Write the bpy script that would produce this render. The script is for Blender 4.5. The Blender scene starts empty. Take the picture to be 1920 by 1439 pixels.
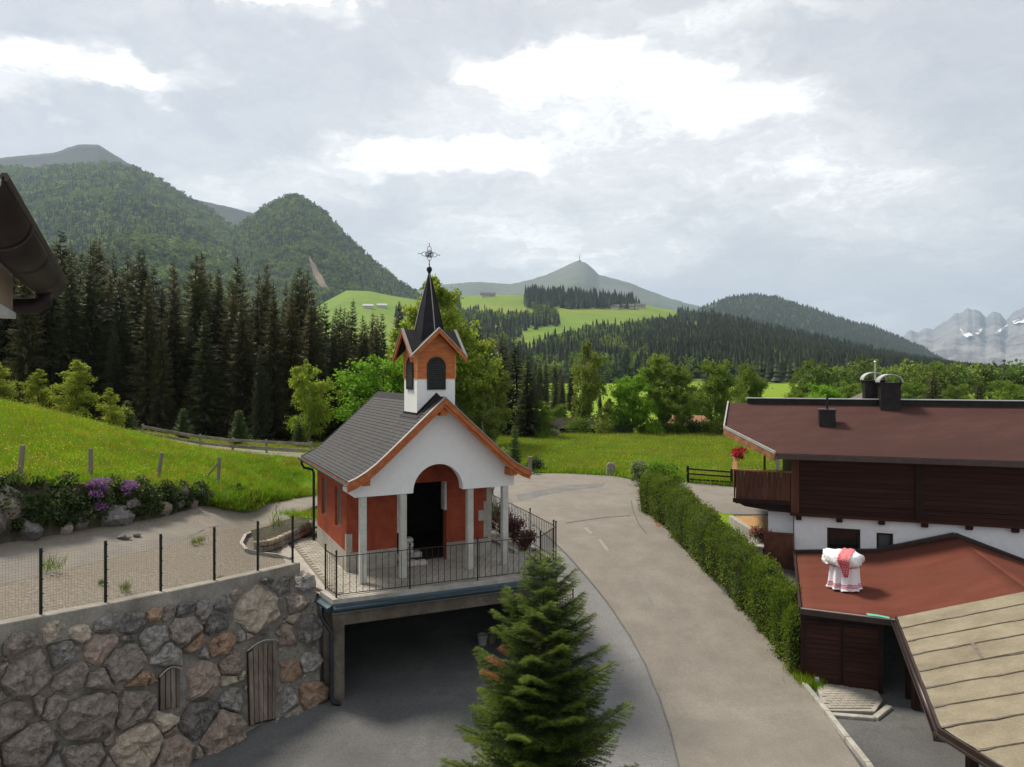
import bpy, bmesh, math, random
import numpy as np
from mathutils import Vector, Matrix, noise as mnoise
from mathutils.geometry import delaunay_2d_cdt

# ------------------------------------------------------------------ camera, sky, sun, exposure
SC = bpy.context.scene
F = 1333.0            # focal length in photo pixels (1920 wide)
CZ = 5.25             # camera height over the chapel terrace
cam_d = bpy.data.cameras.new("camera")
cam = bpy.data.objects.new("camera", cam_d)
SC.collection.objects.link(cam)
cam.location = (0, 0, CZ)
cam.rotation_euler = (math.radians(90), 0, 0)
cam_d.sensor_width = 36.0
cam_d.lens = 36.0 * F / 1920.0
cam_d.shift_y = -19.5 / 1920.0
cam_d.clip_start = 0.05
cam_d.clip_end = 60000.0
SC.camera = cam

SUN = Vector((-0.58, 0.42, 1.0)).normalized()
sun_el = math.asin(SUN.z)
sun_d = bpy.data.lights.new("sun", 'SUN')
sun_d.energy = 4.2
sun_d.angle = math.radians(12.0)
sun_d.color = (1.0, 0.92, 0.79)
sun = bpy.data.objects.new("sun", sun_d)
SC.collection.objects.link(sun)
sun.rotation_euler = SUN.to_track_quat('Z', 'Y').to_euler()
sun.location = (-30, 10, 60)

world = bpy.data.worlds.new("World")
SC.world = world
world.use_nodes = True


def build_world():
    nt = world.node_tree
    N, L = nt.nodes, nt.links
    N.clear()
    out = N.new('ShaderNodeOutputWorld')
    bg = N.new('ShaderNodeBackground')
    bg.inputs[1].default_value = 0.10
    L.new(bg.outputs[0], out.inputs[0])
    sky = N.new('ShaderNodeTexSky')
    sky.sky_type = 'NISHITA'
    sky.sun_disc = False
    sky.sun_elevation = sun_el
    sky.sun_rotation = math.atan2(SUN.x, SUN.y)
    sky.air_density = 1.0
    sky.dust_density = 2.0
    tc = N.new('ShaderNodeTexCoord')
    sep = N.new('ShaderNodeSeparateXYZ')
    L.new(tc.outputs['Generated'], sep.inputs[0])

    def m(op, a, b=None, c=None, clamp=False):
        n = N.new('ShaderNodeMath'); n.operation = op; n.use_clamp = clamp
        for i, q in enumerate((a, b, c)):
            if q is None: continue
            if isinstance(q, (int, float)): n.inputs[i].default_value = q
            else: L.new(q, n.inputs[i])
        return n.outputs[0]
    K = 0.25
    zz = m('ADD', m('MAXIMUM', sep.outputs[2], 0.0), K)
    px = m('DIVIDE', sep.outputs[0], zz)
    py = m('DIVIDE', sep.outputs[1], zz)
    comb = N.new('ShaderNodeCombineXYZ')
    L.new(px, comb.inputs[0]); L.new(py, comb.inputs[1])
    # domain warp
    wn = N.new('ShaderNodeTexNoise'); wn.inputs['Scale'].default_value = 3.2
    wn.inputs['Detail'].default_value = 5; wn.inputs['Roughness'].default_value = 0.62
    L.new(comb.outputs[0], wn.inputs['Vector'])
    vs = N.new('ShaderNodeVectorMath'); vs.operation = 'SUBTRACT'
    L.new(wn.outputs['Color'], vs.inputs[0]); vs.inputs[1].default_value = (.5, .5, .5)
    vsc = N.new('ShaderNodeVectorMath'); vsc.operation = 'SCALE'
    L.new(vs.outputs[0], vsc.inputs[0]); vsc.inputs['Scale'].default_value = 0.50
    va = N.new('ShaderNodeVectorMath'); va.operation = 'ADD'
    L.new(comb.outputs[0], va.inputs[0]); L.new(vsc.outputs[0], va.inputs[1])
    # general thin cloud
    g = N.new('ShaderNodeTexNoise'); g.inputs['Scale'].default_value = 1.1
    g.inputs['Detail'].default_value = 6; g.inputs['Roughness'].default_value = 0.55
    L.new(va.outputs[0], g.inputs['Vector'])
    field = m('MULTIPLY_ADD', g.outputs['Fac'], 0.9, -0.30)
    # cumulus banks, placed by their direction in the sky: (photo u, v, half width, half height, weight)
    blobs = [(1030, 108, 150, 40, .40), (1170, 145, 230, 50, .20), (1400, 185, 150, 52, .26), (1200, 250, 400, 110, .14), (790, 298, 190, 32, .34),
             (60, 135, 190, 48, .52), (270, 150, 120, 34, .38), (560, 10, 160, 24, .55), (600, 45, 90, 26, .25),
             (500, 350, 160, 40, .26), (1350, 45, 130, 42, .28), (1560, 15, 90, 26, .26), (1150, 360, 460, 150, .20),
             (1700, 350, 260, 110, .16), (1000, 480, 300, 70, .16)]
    for (u, v, hw, hh, wt) in blobs:
        def pp(uu, vv):
            d = Vector(((uu - 960) / F, 1, (700 - vv) / F)).normalized()
            return Vector((d.x / (d.z + K), d.y / (d.z + K)))
        c = pp(u, v)
        ex = (pp(u + hw, v) - pp(u - hw, v)) / 2
        ey = (pp(u, v + hh) - pp(u, v - hh)) / 2
        det = ex.x * ey.y - ex.y * ey.x
        s1 = N.new('ShaderNodeVectorMath'); s1.operation = 'SUBTRACT'
        L.new(va.outputs[0], s1.inputs[0]); s1.inputs[1].default_value = (c.x, c.y, 0)
        d1 = N.new('ShaderNodeVectorMath'); d1.operation = 'DOT_PRODUCT'
        L.new(s1.outputs[0], d1.inputs[0]); d1.inputs[1].default_value = (ey.y / det, -ey.x / det, 0)
        d2 = N.new('ShaderNodeVectorMath'); d2.operation = 'DOT_PRODUCT'
        L.new(s1.outputs[0], d2.inputs[0]); d2.inputs[1].default_value = (-ex.y / det, ex.x / det, 0)
        r2 = m('ADD', m('MULTIPLY', d1.outputs['Value'], d1.outputs['Value']), m('MULTIPLY', d2.outputs['Value'], d2.outputs['Value']))
        f = m('MULTIPLY', m('SUBTRACT', 1.0, m('MULTIPLY', r2, 0.5), clamp=True), wt)
        field = m('ADD', field, f)
    fine = N.new('ShaderNodeTexNoise'); fine.inputs['Scale'].default_value = 7.0
    fine.inputs['Detail'].default_value = 6; fine.inputs['Roughness'].default_value = 0.65
    L.new(va.outputs[0], fine.inputs['Vector'])
    field = m('ADD', field, m('MULTIPLY_ADD', fine.outputs['Fac'], 0.50, -0.25))
    puff = N.new('ShaderNodeTexNoise'); puff.inputs['Scale'].default_value = 22.0
    puff.inputs['Detail'].default_value = 5; puff.inputs['Roughness'].default_value = 0.6
    L.new(va.outputs[0], puff.inputs['Vector'])
    field = m('ADD', field, m('MULTIPLY_ADD', puff.outputs['Fac'], 0.16, -0.08))
    ramp = N.new('ShaderNodeValToRGB')
    cr = ramp.color_ramp
    cr.elements[0].position = 0.0; cr.elements[0].color = (4.6, 4.75, 5.15, 1)
    cr.elements[1].position = 1.0; cr.elements[1].color = (12.2, 12.0, 11.5, 1)
    e = cr.elements.new(0.30); e.color = (6.0, 6.05, 6.15, 1)
    e = cr.elements.new(0.47); e.color = (7.6, 7.58, 7.5, 1); e = cr.elements.new(0.60); e.color = (10.3, 10.2, 9.9, 1)
    L.new(m('MULTIPLY_ADD', field, 1.0, 0.06, clamp=True), ramp.inputs[0])
    mx = N.new('ShaderNodeMixRGB')
    mx.inputs[0].default_value = 0.90
    L.new(sky.outputs[0], mx.inputs[1]); L.new(ramp.outputs[0], mx.inputs[2])
    L.new(mx.outputs[0], bg.inputs[0])


build_world()
SC.view_settings.view_transform = 'Standard'
SC.view_settings.look = 'None'
SC.view_settings.exposure = 0.42
SC.view_settings.gamma = 1.0
SC.view_settings.use_curve_mapping = False
SC.render.engine = 'CYCLES'
SC.cycles.use_denoising = True
SC.cycles.max_bounces = 5
SC.cycles.diffuse_bounces = 3
SC.cycles.glossy_bounces = 2
SC.cycles.transmission_bounces = 2
SC.cycles.volume_bounces = 0
SC.cycles.caustics_reflective = False
SC.cycles.caustics_refractive = False

# ------------------------------------------------------------------ helpers
COL = SC.collection
R = random.Random(7)
RN = np.random.default_rng(11)
ORIG = {}


def A(u, v, d):
    """a point of the place seen at photo pixel (u, v), d metres ahead of the camera"""
    return Vector(((u - 960) / F * d, d, CZ - (v - 700) / F * d))


def lerp(a, b, t): return a + (b - a) * t


def sstep(a, b, x):
    t = min(1.0, max(0.0, (x - a) / (b - a)))
    return t * t * (3 - 2 * t)


def pl(pts, x):
    """piecewise linear"""
    if x <= pts[0][0]: return pts[0][1]
    for (x0, y0), (x1, y1) in zip(pts, pts[1:]):
        if x <= x1: return y0 + (y1 - y0) * (x - x0) / (x1 - x0)
    return pts[-1][1]


def tag(o, label=None, cat=None, group=None, kind=None):
    if label: o['label'] = label
    if cat: o['category'] = cat
    if group: o['group'] = group
    if kind: o['kind'] = kind
    return o


def thing(name, loc, label, cat, group=None):
    o = bpy.data.objects.new(name, None)
    o.empty_display_size = 0.1
    COL.objects.link(o)
    o.location = loc
    ORIG[o.name] = Vector(loc)
    return tag(o, label, cat, group)


def origin_of(p):
    return ORIG.get(p.name, Vector((0, 0, 0)))


def mesh_np(name, V, faces, mats=None, mi=None, smooth=False):
    """V (n,3); faces = list of (m,k) int arrays"""
    me = bpy.data.meshes.new(name)
    V = np.asarray(V, dtype=np.float32)
    fl = [np.asarray(f, dtype=np.int32) for f in faces if len(f)]
    me.vertices.add(len(V)); me.vertices.foreach_set('co', V.ravel())
    idx = np.concatenate([f.ravel() for f in fl])
    tot = np.concatenate([np.full(len(f), f.shape[1], np.int32) for f in fl])
    me.loops.add(len(idx)); me.loops.foreach_set('vertex_index', idx)
    me.polygons.add(len(tot))
    st = np.zeros(len(tot), np.int32); st[1:] = np.cumsum(tot)[:-1]
    me.polygons.foreach_set('loop_start', st)
    if mi is not None: me.polygons.foreach_set('material_index', np.asarray(mi, np.int32))
    me.update(calc_edges=True)
    if smooth: me.polygons.foreach_set('use_smooth', np.ones(len(tot), bool))
    for mm in (mats or []): me.materials.append(mm)
    return me


def put(name, me, parent=None, loc=(0, 0, 0), rot=None, scale=None):
    """link a mesh; loc in the parent's coordinates"""
    o = bpy.data.objects.new(name, me)
    COL.objects.link(o)
    o.location = loc
    if rot is not None: o.rotation_euler = rot
    if scale is not None: o.scale = scale
    if parent is not None:
        o.parent = parent
    ORIG[o.name] = (origin_of(parent) if parent is not None else Vector((0, 0, 0))) + Vector(loc)
    return o


class MB:
    """collects shapes; T maps local coordinates to the world"""
    def __init__(s, T=None):
        s.v, s.f, s.m, s.T = [], [], [], T
        s.cur = 0

    def P(s, p):
        p = Vector(p)
        s.v.append(s.T(p) if s.T else p)
        return len(s.v) - 1

    def face(s, ids):
        s.f.append(list(ids)); s.m.append(s.cur)

    def poly(s, pts): s.face([s.P(p) for p in pts])

    def box(s, a, b):
        (x0, y0, z0), (x1, y1, z1) = a, b
        c = [(x0, y0, z0), (x1, y0, z0), (x1, y1, z0), (x0, y1, z0), (x0, y0, z1), (x1, y0, z1), (x1, y1, z1), (x0, y1, z1)]
        return s.hexa(c)

    def hexa(s, c):
        i = [s.P(p) for p in c]
        for q in ((3, 2, 1, 0), (4, 5, 6, 7), (0, 1, 5, 4), (1, 2, 6, 5), (2, 3, 7, 6), (3, 0, 4, 7)):
            s.face([i[k] for k in q])
        return s

    def prism(s, pts, off):
        """extrude a polygon (3d points) by a vector, closed with n-gon caps"""
        off = Vector(off)
        a = [s.P(p) for p in pts]; b = [s.P(Vector(p) + off) for p in pts]
        n = len(pts)
        s.face(a[::-1]); s.face(b)
        for k in range(n):
            s.face([a[k], a[(k + 1) % n], b[(k + 1) % n], b[k]])
        return s

    def tube(s, path, r, n=8, caps=True, closed=False):
        path = [Vector(p) for p in path]
        rr = r if isinstance(r, (list, tuple)) else [r] * len(path)
        rings = []
        up = None
        for k, p in enumerate(path):
            if closed:
                t = path[(k + 1) % len(path)] - path[k - 1]
            else:
                t = path[min(k + 1, len(path) - 1)] - path[max(k - 1, 0)]
            t.normalize()
            if up is None:
                up = Vector((0, 0, 1)) if abs(t.z) < .9 else Vector((1, 0, 0))
            x = t.cross(up)
            if x.length < 1e-4: x = t.cross(Vector((0, 1, 0)))
            x.normalize(); y = x.cross(t); up = y
            rings.append([s.P(p + (x * math.cos(2 * math.pi * j / n) + y * math.sin(2 * math.pi * j / n)) * rr[k]) for j in range(n)])
        m = len(rings)
        for k in range(m if closed else m - 1):
            a, b = rings[k], rings[(k + 1) % m]
            for j in range(n):
                s.face([a[j], a[(j + 1) % n], b[(j + 1) % n], b[j]])
        if caps and not closed:
            s.face(rings[0][::-1]); s.face(rings[-1])
        return s

    def bar(s, p, q, w, h, up=(0, 0, 1)):
        """rectangular bar from p to q"""
        p, q = Vector(p), Vector(q)
        t = (q - p).normalized(); up = Vector(up)
        x = t.cross(up)
        if x.length < 1e-4: x = t.cross(Vector((1, 0, 0)))
        x.normalize(); y = x.cross(t)
        c = []
        for e in (p, q):
            for (i, j) in ((-1, -1), (1, -1), (1, 1), (-1, 1)):
                c.append(e + x * (i * w / 2) + y * (j * h / 2))
        return s.hexa(c)

    def lathe(s, c, prof, n=16):
        """prof: list of (r, z) round vertical axis at c"""
        c = Vector(c)
        rings = [[s.P(c + Vector((r * math.cos(2 * math.pi * j / n), r * math.sin(2 * math.pi * j / n), z))) for j in range(n)] for r, z in prof]
        for a, b in zip(rings, rings[1:]):
            for j in range(n): s.face([a[j], a[(j + 1) % n], b[(j + 1) % n], b[j]])
        s.face(rings[0][::-1]); s.face(rings[-1])
        return s

    def grid(s, rows):
        ids = [[s.P(p) for p in r] for r in rows]
        for a, b in zip(ids, ids[1:]):
            for k in range(len(a) - 1): s.face([a[k], a[k + 1], b[k + 1], b[k]])
        return s

    def build(s, name, mats, parent=None, origin=None, smooth=False, bevel=0):
        if origin is None:
            if parent is not None: origin = origin_of(parent)
            else:
                lo = Vector((min(p[i] for p in s.v) for i in range(3))); hi = Vector((max(p[i] for p in s.v) for i in range(3)))
                origin = Vector(((lo.x + hi.x) / 2, (lo.y + hi.y) / 2, lo.z))
        origin = Vector(origin)
        me = bpy.data.meshes.new(name)
        me.from_pydata([p - origin for p in s.v], [], s.f)
        for mm in (mats if isinstance(mats, (list, tuple)) else [mats]): me.materials.append(mm)
        if any(s.m): me.polygons.foreach_set('material_index', s.m)
        bm = bmesh.new(); bm.from_mesh(me)
        bmesh.ops.recalc_face_normals(bm, faces=bm.faces)
        if bevel:
            bmesh.ops.bevel(bm, geom=list(bm.edges), offset=bevel, segments=1, affect='EDGES')
        bm.to_mesh(me); bm.free()
        if smooth: me.polygons.foreach_set('use_smooth', [True] * len(me.polygons))
        me.update()
        o = bpy.data.objects.new(name, me)
        COL.objects.link(o)
        if parent is not None:
            o.parent = parent
            o.location = origin - origin_of(parent)
        else:
            o.location = origin
        ORIG[o.name] = origin
        return o


# ------------------------------------------------------------------ materials
def mat(name, c1, c2=None, scale=4.0, rough=0.85, bump=0.0, bscale=None, detail=5, metal=0.0, spec=0.15, stretch=(1, 1, 1),
        c3=None, lo=.38, hi=.66, objvar=0.0, s2=None, c4=None, worldco=False, grain=0.0, gscale=22.0, c3f=1.0):
    """noise-mottled surface; c3 a second, larger stain colour; objvar varies brightness per object"""
    m = bpy.data.materials.new(name); m.use_nodes = True
    nt = m.node_tree; N, L = nt.nodes, nt.links
    b = N['Principled BSDF']
    b.inputs['Roughness'].default_value = rough
    b.inputs['Metallic'].default_value = metal
    b.inputs['Specular IOR Level'].default_value = spec
    c2 = c2 or c1
    tc = N.new('ShaderNodeTexCoord')
    mp = N.new('ShaderNodeMapping'); mp.inputs['Scale'].default_value = stretch
    if worldco:
        geo = N.new('ShaderNodeNewGeometry'); L.new(geo.outputs['Position'], mp.inputs[0])
    else:
        L.new(tc.outputs['Object'], mp.inputs[0])
    no = N.new('ShaderNodeTexNoise'); no.inputs['Scale'].default_value = scale
    no.inputs['Detail'].default_value = detail; no.inputs['Roughness'].default_value = .62
    L.new(mp.outputs[0], no.inputs['Vector'])
    rp = N.new('ShaderNodeValToRGB')
    rp.color_ramp.elements[0].position = lo; rp.color_ramp.elements[0].color = (*c1, 1)
    rp.color_ramp.elements[1].position = hi; rp.color_ramp.elements[1].color = (*c2, 1)
    L.new(no.outputs['Fac'], rp.inputs[0])
    col = rp.outputs[0]
    if c3:
        n2 = N.new('ShaderNodeTexNoise'); n2.inputs['Scale'].default_value = s2 or scale * .22
        n2.inputs['Detail'].default_value = 6; n2.inputs['Roughness'].default_value = .6
        L.new(mp.outputs[0], n2.inputs['Vector'])
        r2 = N.new('ShaderNodeMapRange'); r2.inputs[1].default_value = .48; r2.inputs[2].default_value = .68
        r2.inputs[4].default_value = c3f
        L.new(n2.outputs['Fac'], r2.inputs[0])
        mx = N.new('ShaderNodeMixRGB'); L.new(r2.outputs[0], mx.inputs[0]); L.new(col, mx.inputs[1])
        mx.inputs[2].default_value = (*c3, 1); col = mx.outputs[0]
    if grain:
        gn = N.new('ShaderNodeTexNoise'); gn.inputs['Scale'].default_value = gscale; gn.inputs['Detail'].default_value = 3
        L.new(mp.outputs[0], gn.inputs['Vector'])
        gr = N.new('ShaderNodeMapRange'); gr.inputs[1].default_value = .3; gr.inputs[2].default_value = .7
        gr.inputs[3].default_value = 1 - grain; gr.inputs[4].default_value = 1 + grain
        L.new(gn.outputs['Fac'], gr.inputs[0])
        gh = N.new('ShaderNodeHueSaturation'); L.new(gr.outputs[0], gh.inputs['Value']); L.new(col, gh.inputs['Color']); col = gh.outputs[0]
    if objvar:
        oi = N.new('ShaderNodeObjectInfo')
        mr = N.new('ShaderNodeMapRange'); mr.inputs[3].default_value = 1 - objvar; mr.inputs[4].default_value = 1 + objvar
        L.new(oi.outputs['Random'], mr.inputs[0])
        hs = N.new('ShaderNodeHueSaturation'); L.new(mr.outputs[0], hs.inputs['Value']); L.new(col, hs.inputs['Color'])
        col = hs.outputs[0]
    L.new(col, b.inputs['Base Color'])
    if bump:
        bn = N.new('ShaderNodeTexNoise'); bn.inputs['Scale'].default_value = bscale or scale * 3
        bn.inputs['Detail'].default_value = 6
        L.new(mp.outputs[0], bn.inputs['Vector'])
        bp = N.new('ShaderNodeBump'); bp.inputs['Strength'].default_value = bump; bp.inputs['Distance'].default_value = .03
        L.new(bn.outputs['Fac'], bp.inputs['Height']); L.new(bp.outputs[0], b.inputs['Normal'])
    return m


def leafmat(name, c1, c2, tr=.45, objvar=.12, scale=.6, rough=.6, trc=None):
    """leaf: diffuse + translucent, mottled, varied per object"""
    m = bpy.data.materials.new(name); m.use_nodes = True
    nt = m.node_tree; N, L = nt.nodes, nt.links
    N.clear()
    out = N.new('ShaderNodeOutputMaterial')
    geo = N.new('ShaderNodeNewGeometry')
    no = N.new('ShaderNodeTexNoise'); no.inputs['Scale'].default_value = scale; no.inputs['Detail'].default_value = 4
    L.new(geo.outputs['Position'], no.inputs['Vector'])
    rp = N.new('ShaderNodeValToRGB')
    rp.color_ramp.elements[0].position = .36; rp.color_ramp.elements[0].color = (*c1, 1)
    rp.color_ramp.elements[1].position = .64; rp.color_ramp.elements[1].color = (*c2, 1)
    L.new(no.outputs['Fac'], rp.inputs[0])
    oi = N.new('ShaderNodeObjectInfo')
    mr = N.new('ShaderNodeMapRange'); mr.inputs[3].default_value = 1 - objvar; mr.inputs[4].default_value = 1 + objvar
    L.new(oi.outputs['Random'], mr.inputs[0])
    mi = N.new('ShaderNodeMapRange'); mi.inputs[3].default_value = .75; mi.inputs[4].default_value = 1.25
    L.new(geo.outputs['Random Per Island'], mi.inputs[0])
    mm = N.new('ShaderNodeMath'); mm.operation = 'MULTIPLY'; L.new(mr.outputs[0], mm.inputs[0]); L.new(mi.outputs[0], mm.inputs[1])
    hs = N.new('ShaderNodeHueSaturation'); L.new(mm.outputs[0], hs.inputs['Value']); L.new(rp.outputs[0], hs.inputs['Color'])
    d = N.new('ShaderNodeBsdfPrincipled'); d.inputs['Roughness'].default_value = rough; d.inputs['Specular IOR Level'].default_value = .25
    L.new(hs.outputs[0], d.inputs['Base Color'])
    t = N.new('ShaderNodeBsdfTranslucent')
    if trc:
        t.inputs[0].default_value = (*trc, 1)
    else:
        L.new(hs.outputs[0], t.inputs[0])
    mx = N.new('ShaderNodeMixShader'); mx.inputs[0].default_value = tr
    L.new(d.outputs[0], mx.inputs[1]); L.new(t.outputs[0], mx.inputs[2])
    L.new(mx.outputs[0], out.inputs[0])
    return m


M = {}
M['road'] = mat('road', (0.18, 0.1626, 0.1406), (0.2212, 0.1991, 0.1709), 1.3, .9, .25, 60, c3=(0.1591, 0.1444, 0.1263), s2=.35, worldco=True, grain=.13, c3f=.45)
M['asphalt_old'] = mat('asphalt_old', (0.1661, 0.1637, 0.1599), (0.2152, 0.2115, 0.2041), 1.6, .9, .3, 70, c3=(0.1291, 0.1279, 0.1279), s2=.4, worldco=True, grain=.16, c3f=.7)
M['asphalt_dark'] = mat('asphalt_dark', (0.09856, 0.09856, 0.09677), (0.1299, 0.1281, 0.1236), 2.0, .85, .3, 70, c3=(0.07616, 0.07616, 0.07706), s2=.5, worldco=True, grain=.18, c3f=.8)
M['asphalt_patch'] = mat('asphalt_patch', (0.135, 0.1332, 0.1287), (0.171, 0.1683, 0.162), 2, .9, .3, 70, worldco=True, grain=.15)
M['gravel'] = mat('gravel', (0.168, 0.144, 0.114), (0.252, 0.22, 0.1786), 14, .95, .6, 50, c3=(0.1932, 0.164, 0.1254), s2=.5, worldco=True, grain=.22, gscale=30)
M['soil'] = mat('soil', (.045, .04, .028), (.09, .075, .05), 5, .95, .8, 12, c3=(.035, .05, .02), s2=1.2, worldco=True)
M['meadow'] = mat('meadow', (0.1037, 0.196, 0.0088), (0.1708, 0.2673, 0.0132), .9, .95, .5, 9, c3=(0.2403, 0.2495, 0.0132), s2=.35, worldco=True)
M['forest_floor'] = mat('forest_floor', (.03, .04, .015), (.05, .06, .02), 1, .95, worldco=True)
M['concrete'] = mat('concrete', (0.306, 0.288, 0.252), (0.405, 0.387, 0.3465), 3, .9, .25, 30, c3=(0.225, 0.2115, 0.18), s2=.9, grain=.12)
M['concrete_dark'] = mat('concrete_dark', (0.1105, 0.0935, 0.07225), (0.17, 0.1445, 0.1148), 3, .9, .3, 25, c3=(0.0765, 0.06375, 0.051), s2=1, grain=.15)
M['coping'] = mat('coping', (0.2295, 0.2125, 0.1827), (0.306, 0.2848, 0.2465), 3, .9, .25, 30, c3=(0.17, 0.153, 0.1275), s2=.9, grain=.14)
M['mortar'] = mat('mortar', (0.1688, 0.1553, 0.135), (0.243, 0.2268, 0.1958), 6, .95, .7, 22, c3=(0.108, 0.0972, 0.081), s2=1.1, grain=.2, gscale=30)
M['paver'] = mat('paver', (0.289, 0.2677, 0.2295), (0.3655, 0.34, 0.2932), 2.2, .9, .2, 40, c3=(0.2465, 0.2253, 0.1913), s2=.6, grain=.14)
M['column'] = mat('column', (0.45, 0.45, 0.405), (0.54, 0.531, 0.477), 4, .85, .15, 40, c3=(0.378, 0.369, 0.324), grain=.1)
M['white'] = mat('white_plaster', (0.68, 0.68, 0.663), (0.714, 0.714, 0.697), 5, .9, .12, 80, grain=.03)
M['white2'] = mat('white_render', (.70, .71, .72), (.76, .77, .78), 3, .9, .12, 60, grain=.04)
M['red'] = mat('red_undercoat', (0.2621, 0.05544, 0.02759), (0.3407, 0.0798, 0.03775), 5, .92, .25, 30, c3=(0.2097, 0.0462, 0.02468), s2=1.6, stretch=(1, 1, .5))
def brick_relief(m):
    nt = m.node_tree; N, L = nt.nodes, nt.links
    tc = [n for n in N if n.type == 'TEX_COORD'][0]; b = N['Principled BSDF']
    vr = N.new('ShaderNodeVectorRotate'); vr.rotation_type = 'Z_AXIS'; vr.inputs['Angle'].default_value = math.radians(-26.565)
    L.new(tc.outputs['Object'], vr.inputs['Vector'])
    sp = N.new('ShaderNodeSeparateXYZ'); L.new(vr.outputs[0], sp.inputs[0])
    ad = N.new('ShaderNodeMath'); L.new(sp.outputs[0], ad.inputs[0]); L.new(sp.outputs[1], ad.inputs[1])
    cb = N.new('ShaderNodeCombineXYZ'); L.new(ad.outputs[0], cb.inputs[0]); L.new(sp.outputs[2], cb.inputs[1])
    bt = N.new('ShaderNodeTexBrick'); bt.inputs['Scale'].default_value = 1.0; bt.inputs['Brick Width'].default_value = .37; bt.inputs['Row Height'].default_value = .125
    bt.inputs['Mortar Size'].default_value = .006; bt.inputs['Mortar Smooth'].default_value = .6
    bt.inputs['Color1'].default_value = (1, 1, 1, 1); bt.inputs['Color2'].default_value = (.80, .80, .80, 1); bt.inputs['Mortar'].default_value = (.72, .72, .72, 1)
    L.new(cb.outputs[0], bt.inputs['Vector'])
    src = b.inputs['Base Color'].links[0].from_socket
    mx = N.new('ShaderNodeMixRGB'); mx.blend_type = 'MULTIPLY'; mx.inputs[0].default_value = .55
    L.new(src, mx.inputs[1]); L.new(bt.outputs['Color'], mx.inputs[2]); L.new(mx.outputs[0], b.inputs['Base Color'])


brick_relief(M['red'])
M['plinth'] = mat('plinth', (.30, .28, .24), (.40, .38, .33), 4, .92, .3, 30, c3=(.24, .22, .18), grain=.14)
M['insul'] = mat('insulation', (.36, .36, .34), (.5, .5, .47), 6, .9)
M['dark'] = mat('interior_shade', (.03, .026, .022), (.05, .04, .033), 4, .95)  # near-black: the shade inside closed spaces is put into the colour
M['board_dark'] = mat('window_boards', (.10, .09, .075), (.15, .135, .11), 4, .9)
M['slate'] = mat('slate', (0.01835, 0.01789, 0.01927), (0.03028, 0.0289, 0.03074), 3, .72, .2, 40, c3=(0.02569, 0.02386, 0.02432), s2=.8, spec=.35, grain=.18)
M['slate_dark'] = mat('slate_dark', (.009, .009, .011), (.016, .016, .018), 4, .75, .2, 40, spec=.2)
M['flash'] = mat('metal_flashing', (.30, .27, .25), (.36, .33, .31), 5, .45, metal=.4)
M['larch'] = mat('larch', (.40, .125, .04), (.52, .19, .07), 3, .6, .25, 14, stretch=(1, 1, 7), c3=(.33, .09, .03), s2=2)
M['larch_h'] = mat('larch_beam', (0.324, 0.095, 0.03), (0.432, 0.1472, 0.05), 2.2, .6, .25, 14, stretch=(3, 3, 3), c3=(0.261, 0.07125, 0.025), s2=2)
M['larch_light'] = mat('larch_light', (.46, .19, .075), (.56, .25, .11), 4, .6, .2, 14, stretch=(1, 1, 6))
M['teal'] = mat('teal_sheet', (.022, .042, .055), (.04, .07, .088), 2, .38, metal=.4, spec=.5)
M['drain'] = mat('dark_pipe', (.02, .026, .03), (.03, .036, .04), 3, .4, metal=.3)
M['iron'] = mat('wrought_iron', (.03, .022, .02), (.055, .038, .032), 20, .6, metal=.35)
M['post_g'] = mat('fence_post', (.018, .024, .02), (.03, .036, .03), 10, .5, metal=.2)
M['wire'] = mat('wire', (.10, .105, .10), (.14, .14, .13), 10, .5, metal=.5)
M['wood_grey'] = mat('weathered_wood', (.17, .14, .115), (.27, .23, .19), 3, .9, .4, 30, stretch=(1, 1, .15), c3=(.12, .1, .085))
M['wood_grey_h'] = mat('weathered_rail', (.2, .175, .15), (.3, .265, .225), 5, .9, .3, 30, c3=(.15, .13, .11))
M['plank_old'] = mat('old_plank', (0.1365, 0.1063, 0.0837), (0.2205, 0.1812, 0.1485), 4, .9, .4, 30, stretch=(3, 3, .3), c3=(0.0945, 0.075, 0.06075), objvar=.22)
M['chalet'] = mat('chalet_wood', (0.0333, 0.01258, 0.00888), (0.0555, 0.02146, 0.01406), 3, .65, .3, 22, stretch=(.25, .25, 5), c3=(0.02368, 0.00888, 0.00666), s2=1, objvar=.16)
M['chalet_d'] = mat('chalet_dark', (0.0176, 0.0088, 0.0072), (0.0288, 0.0144, 0.0112), 3, .6, .2, 20)
M['chalet_b'] = mat('chalet_balcony', (0.07225, 0.0289, 0.01785), (0.1105, 0.0442, 0.0272), 3, .65, .3, 22, stretch=(4, 4, .4), objvar=.18)
M['chalet_e'] = mat('chalet_edge', (.26, .12, .06), (.36, .18, .09), 4, .65, .3, 22, c3=(.13, .055, .03), s2=3)
M['roof_b'] = mat('roof_felt_brown', (0.0576, 0.02542, 0.02088), (0.07344, 0.03348, 0.02726), 2.5, .85, .2, 90, c3=(0.0504, 0.02294, 0.01972), s2=.4, stretch=(.4, 1, 1), grain=.12, gscale=30)
M['roof_r'] = mat('roof_felt_red', (0.1075, 0.03128, 0.0198), (0.1333, 0.0408, 0.0258), 2, .85, .15, 90, c3=(0.09632, 0.03264, 0.0222), s2=.45, stretch=(.3, 1, 1), grain=.10, gscale=30)
M['roof_l'] = mat('roof_felt_pale', (0.1918, 0.1641, 0.114), (0.2407, 0.2098, 0.1502), 2, .92, .25, 60, c3=(0.155, 0.1321, 0.09394), s2=1.1, objvar=.04, grain=.12, gscale=26)
M['bitumen'] = mat('bitumen', (.10, .085, .075), (.17, .145, .12), 8, .6)
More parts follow.
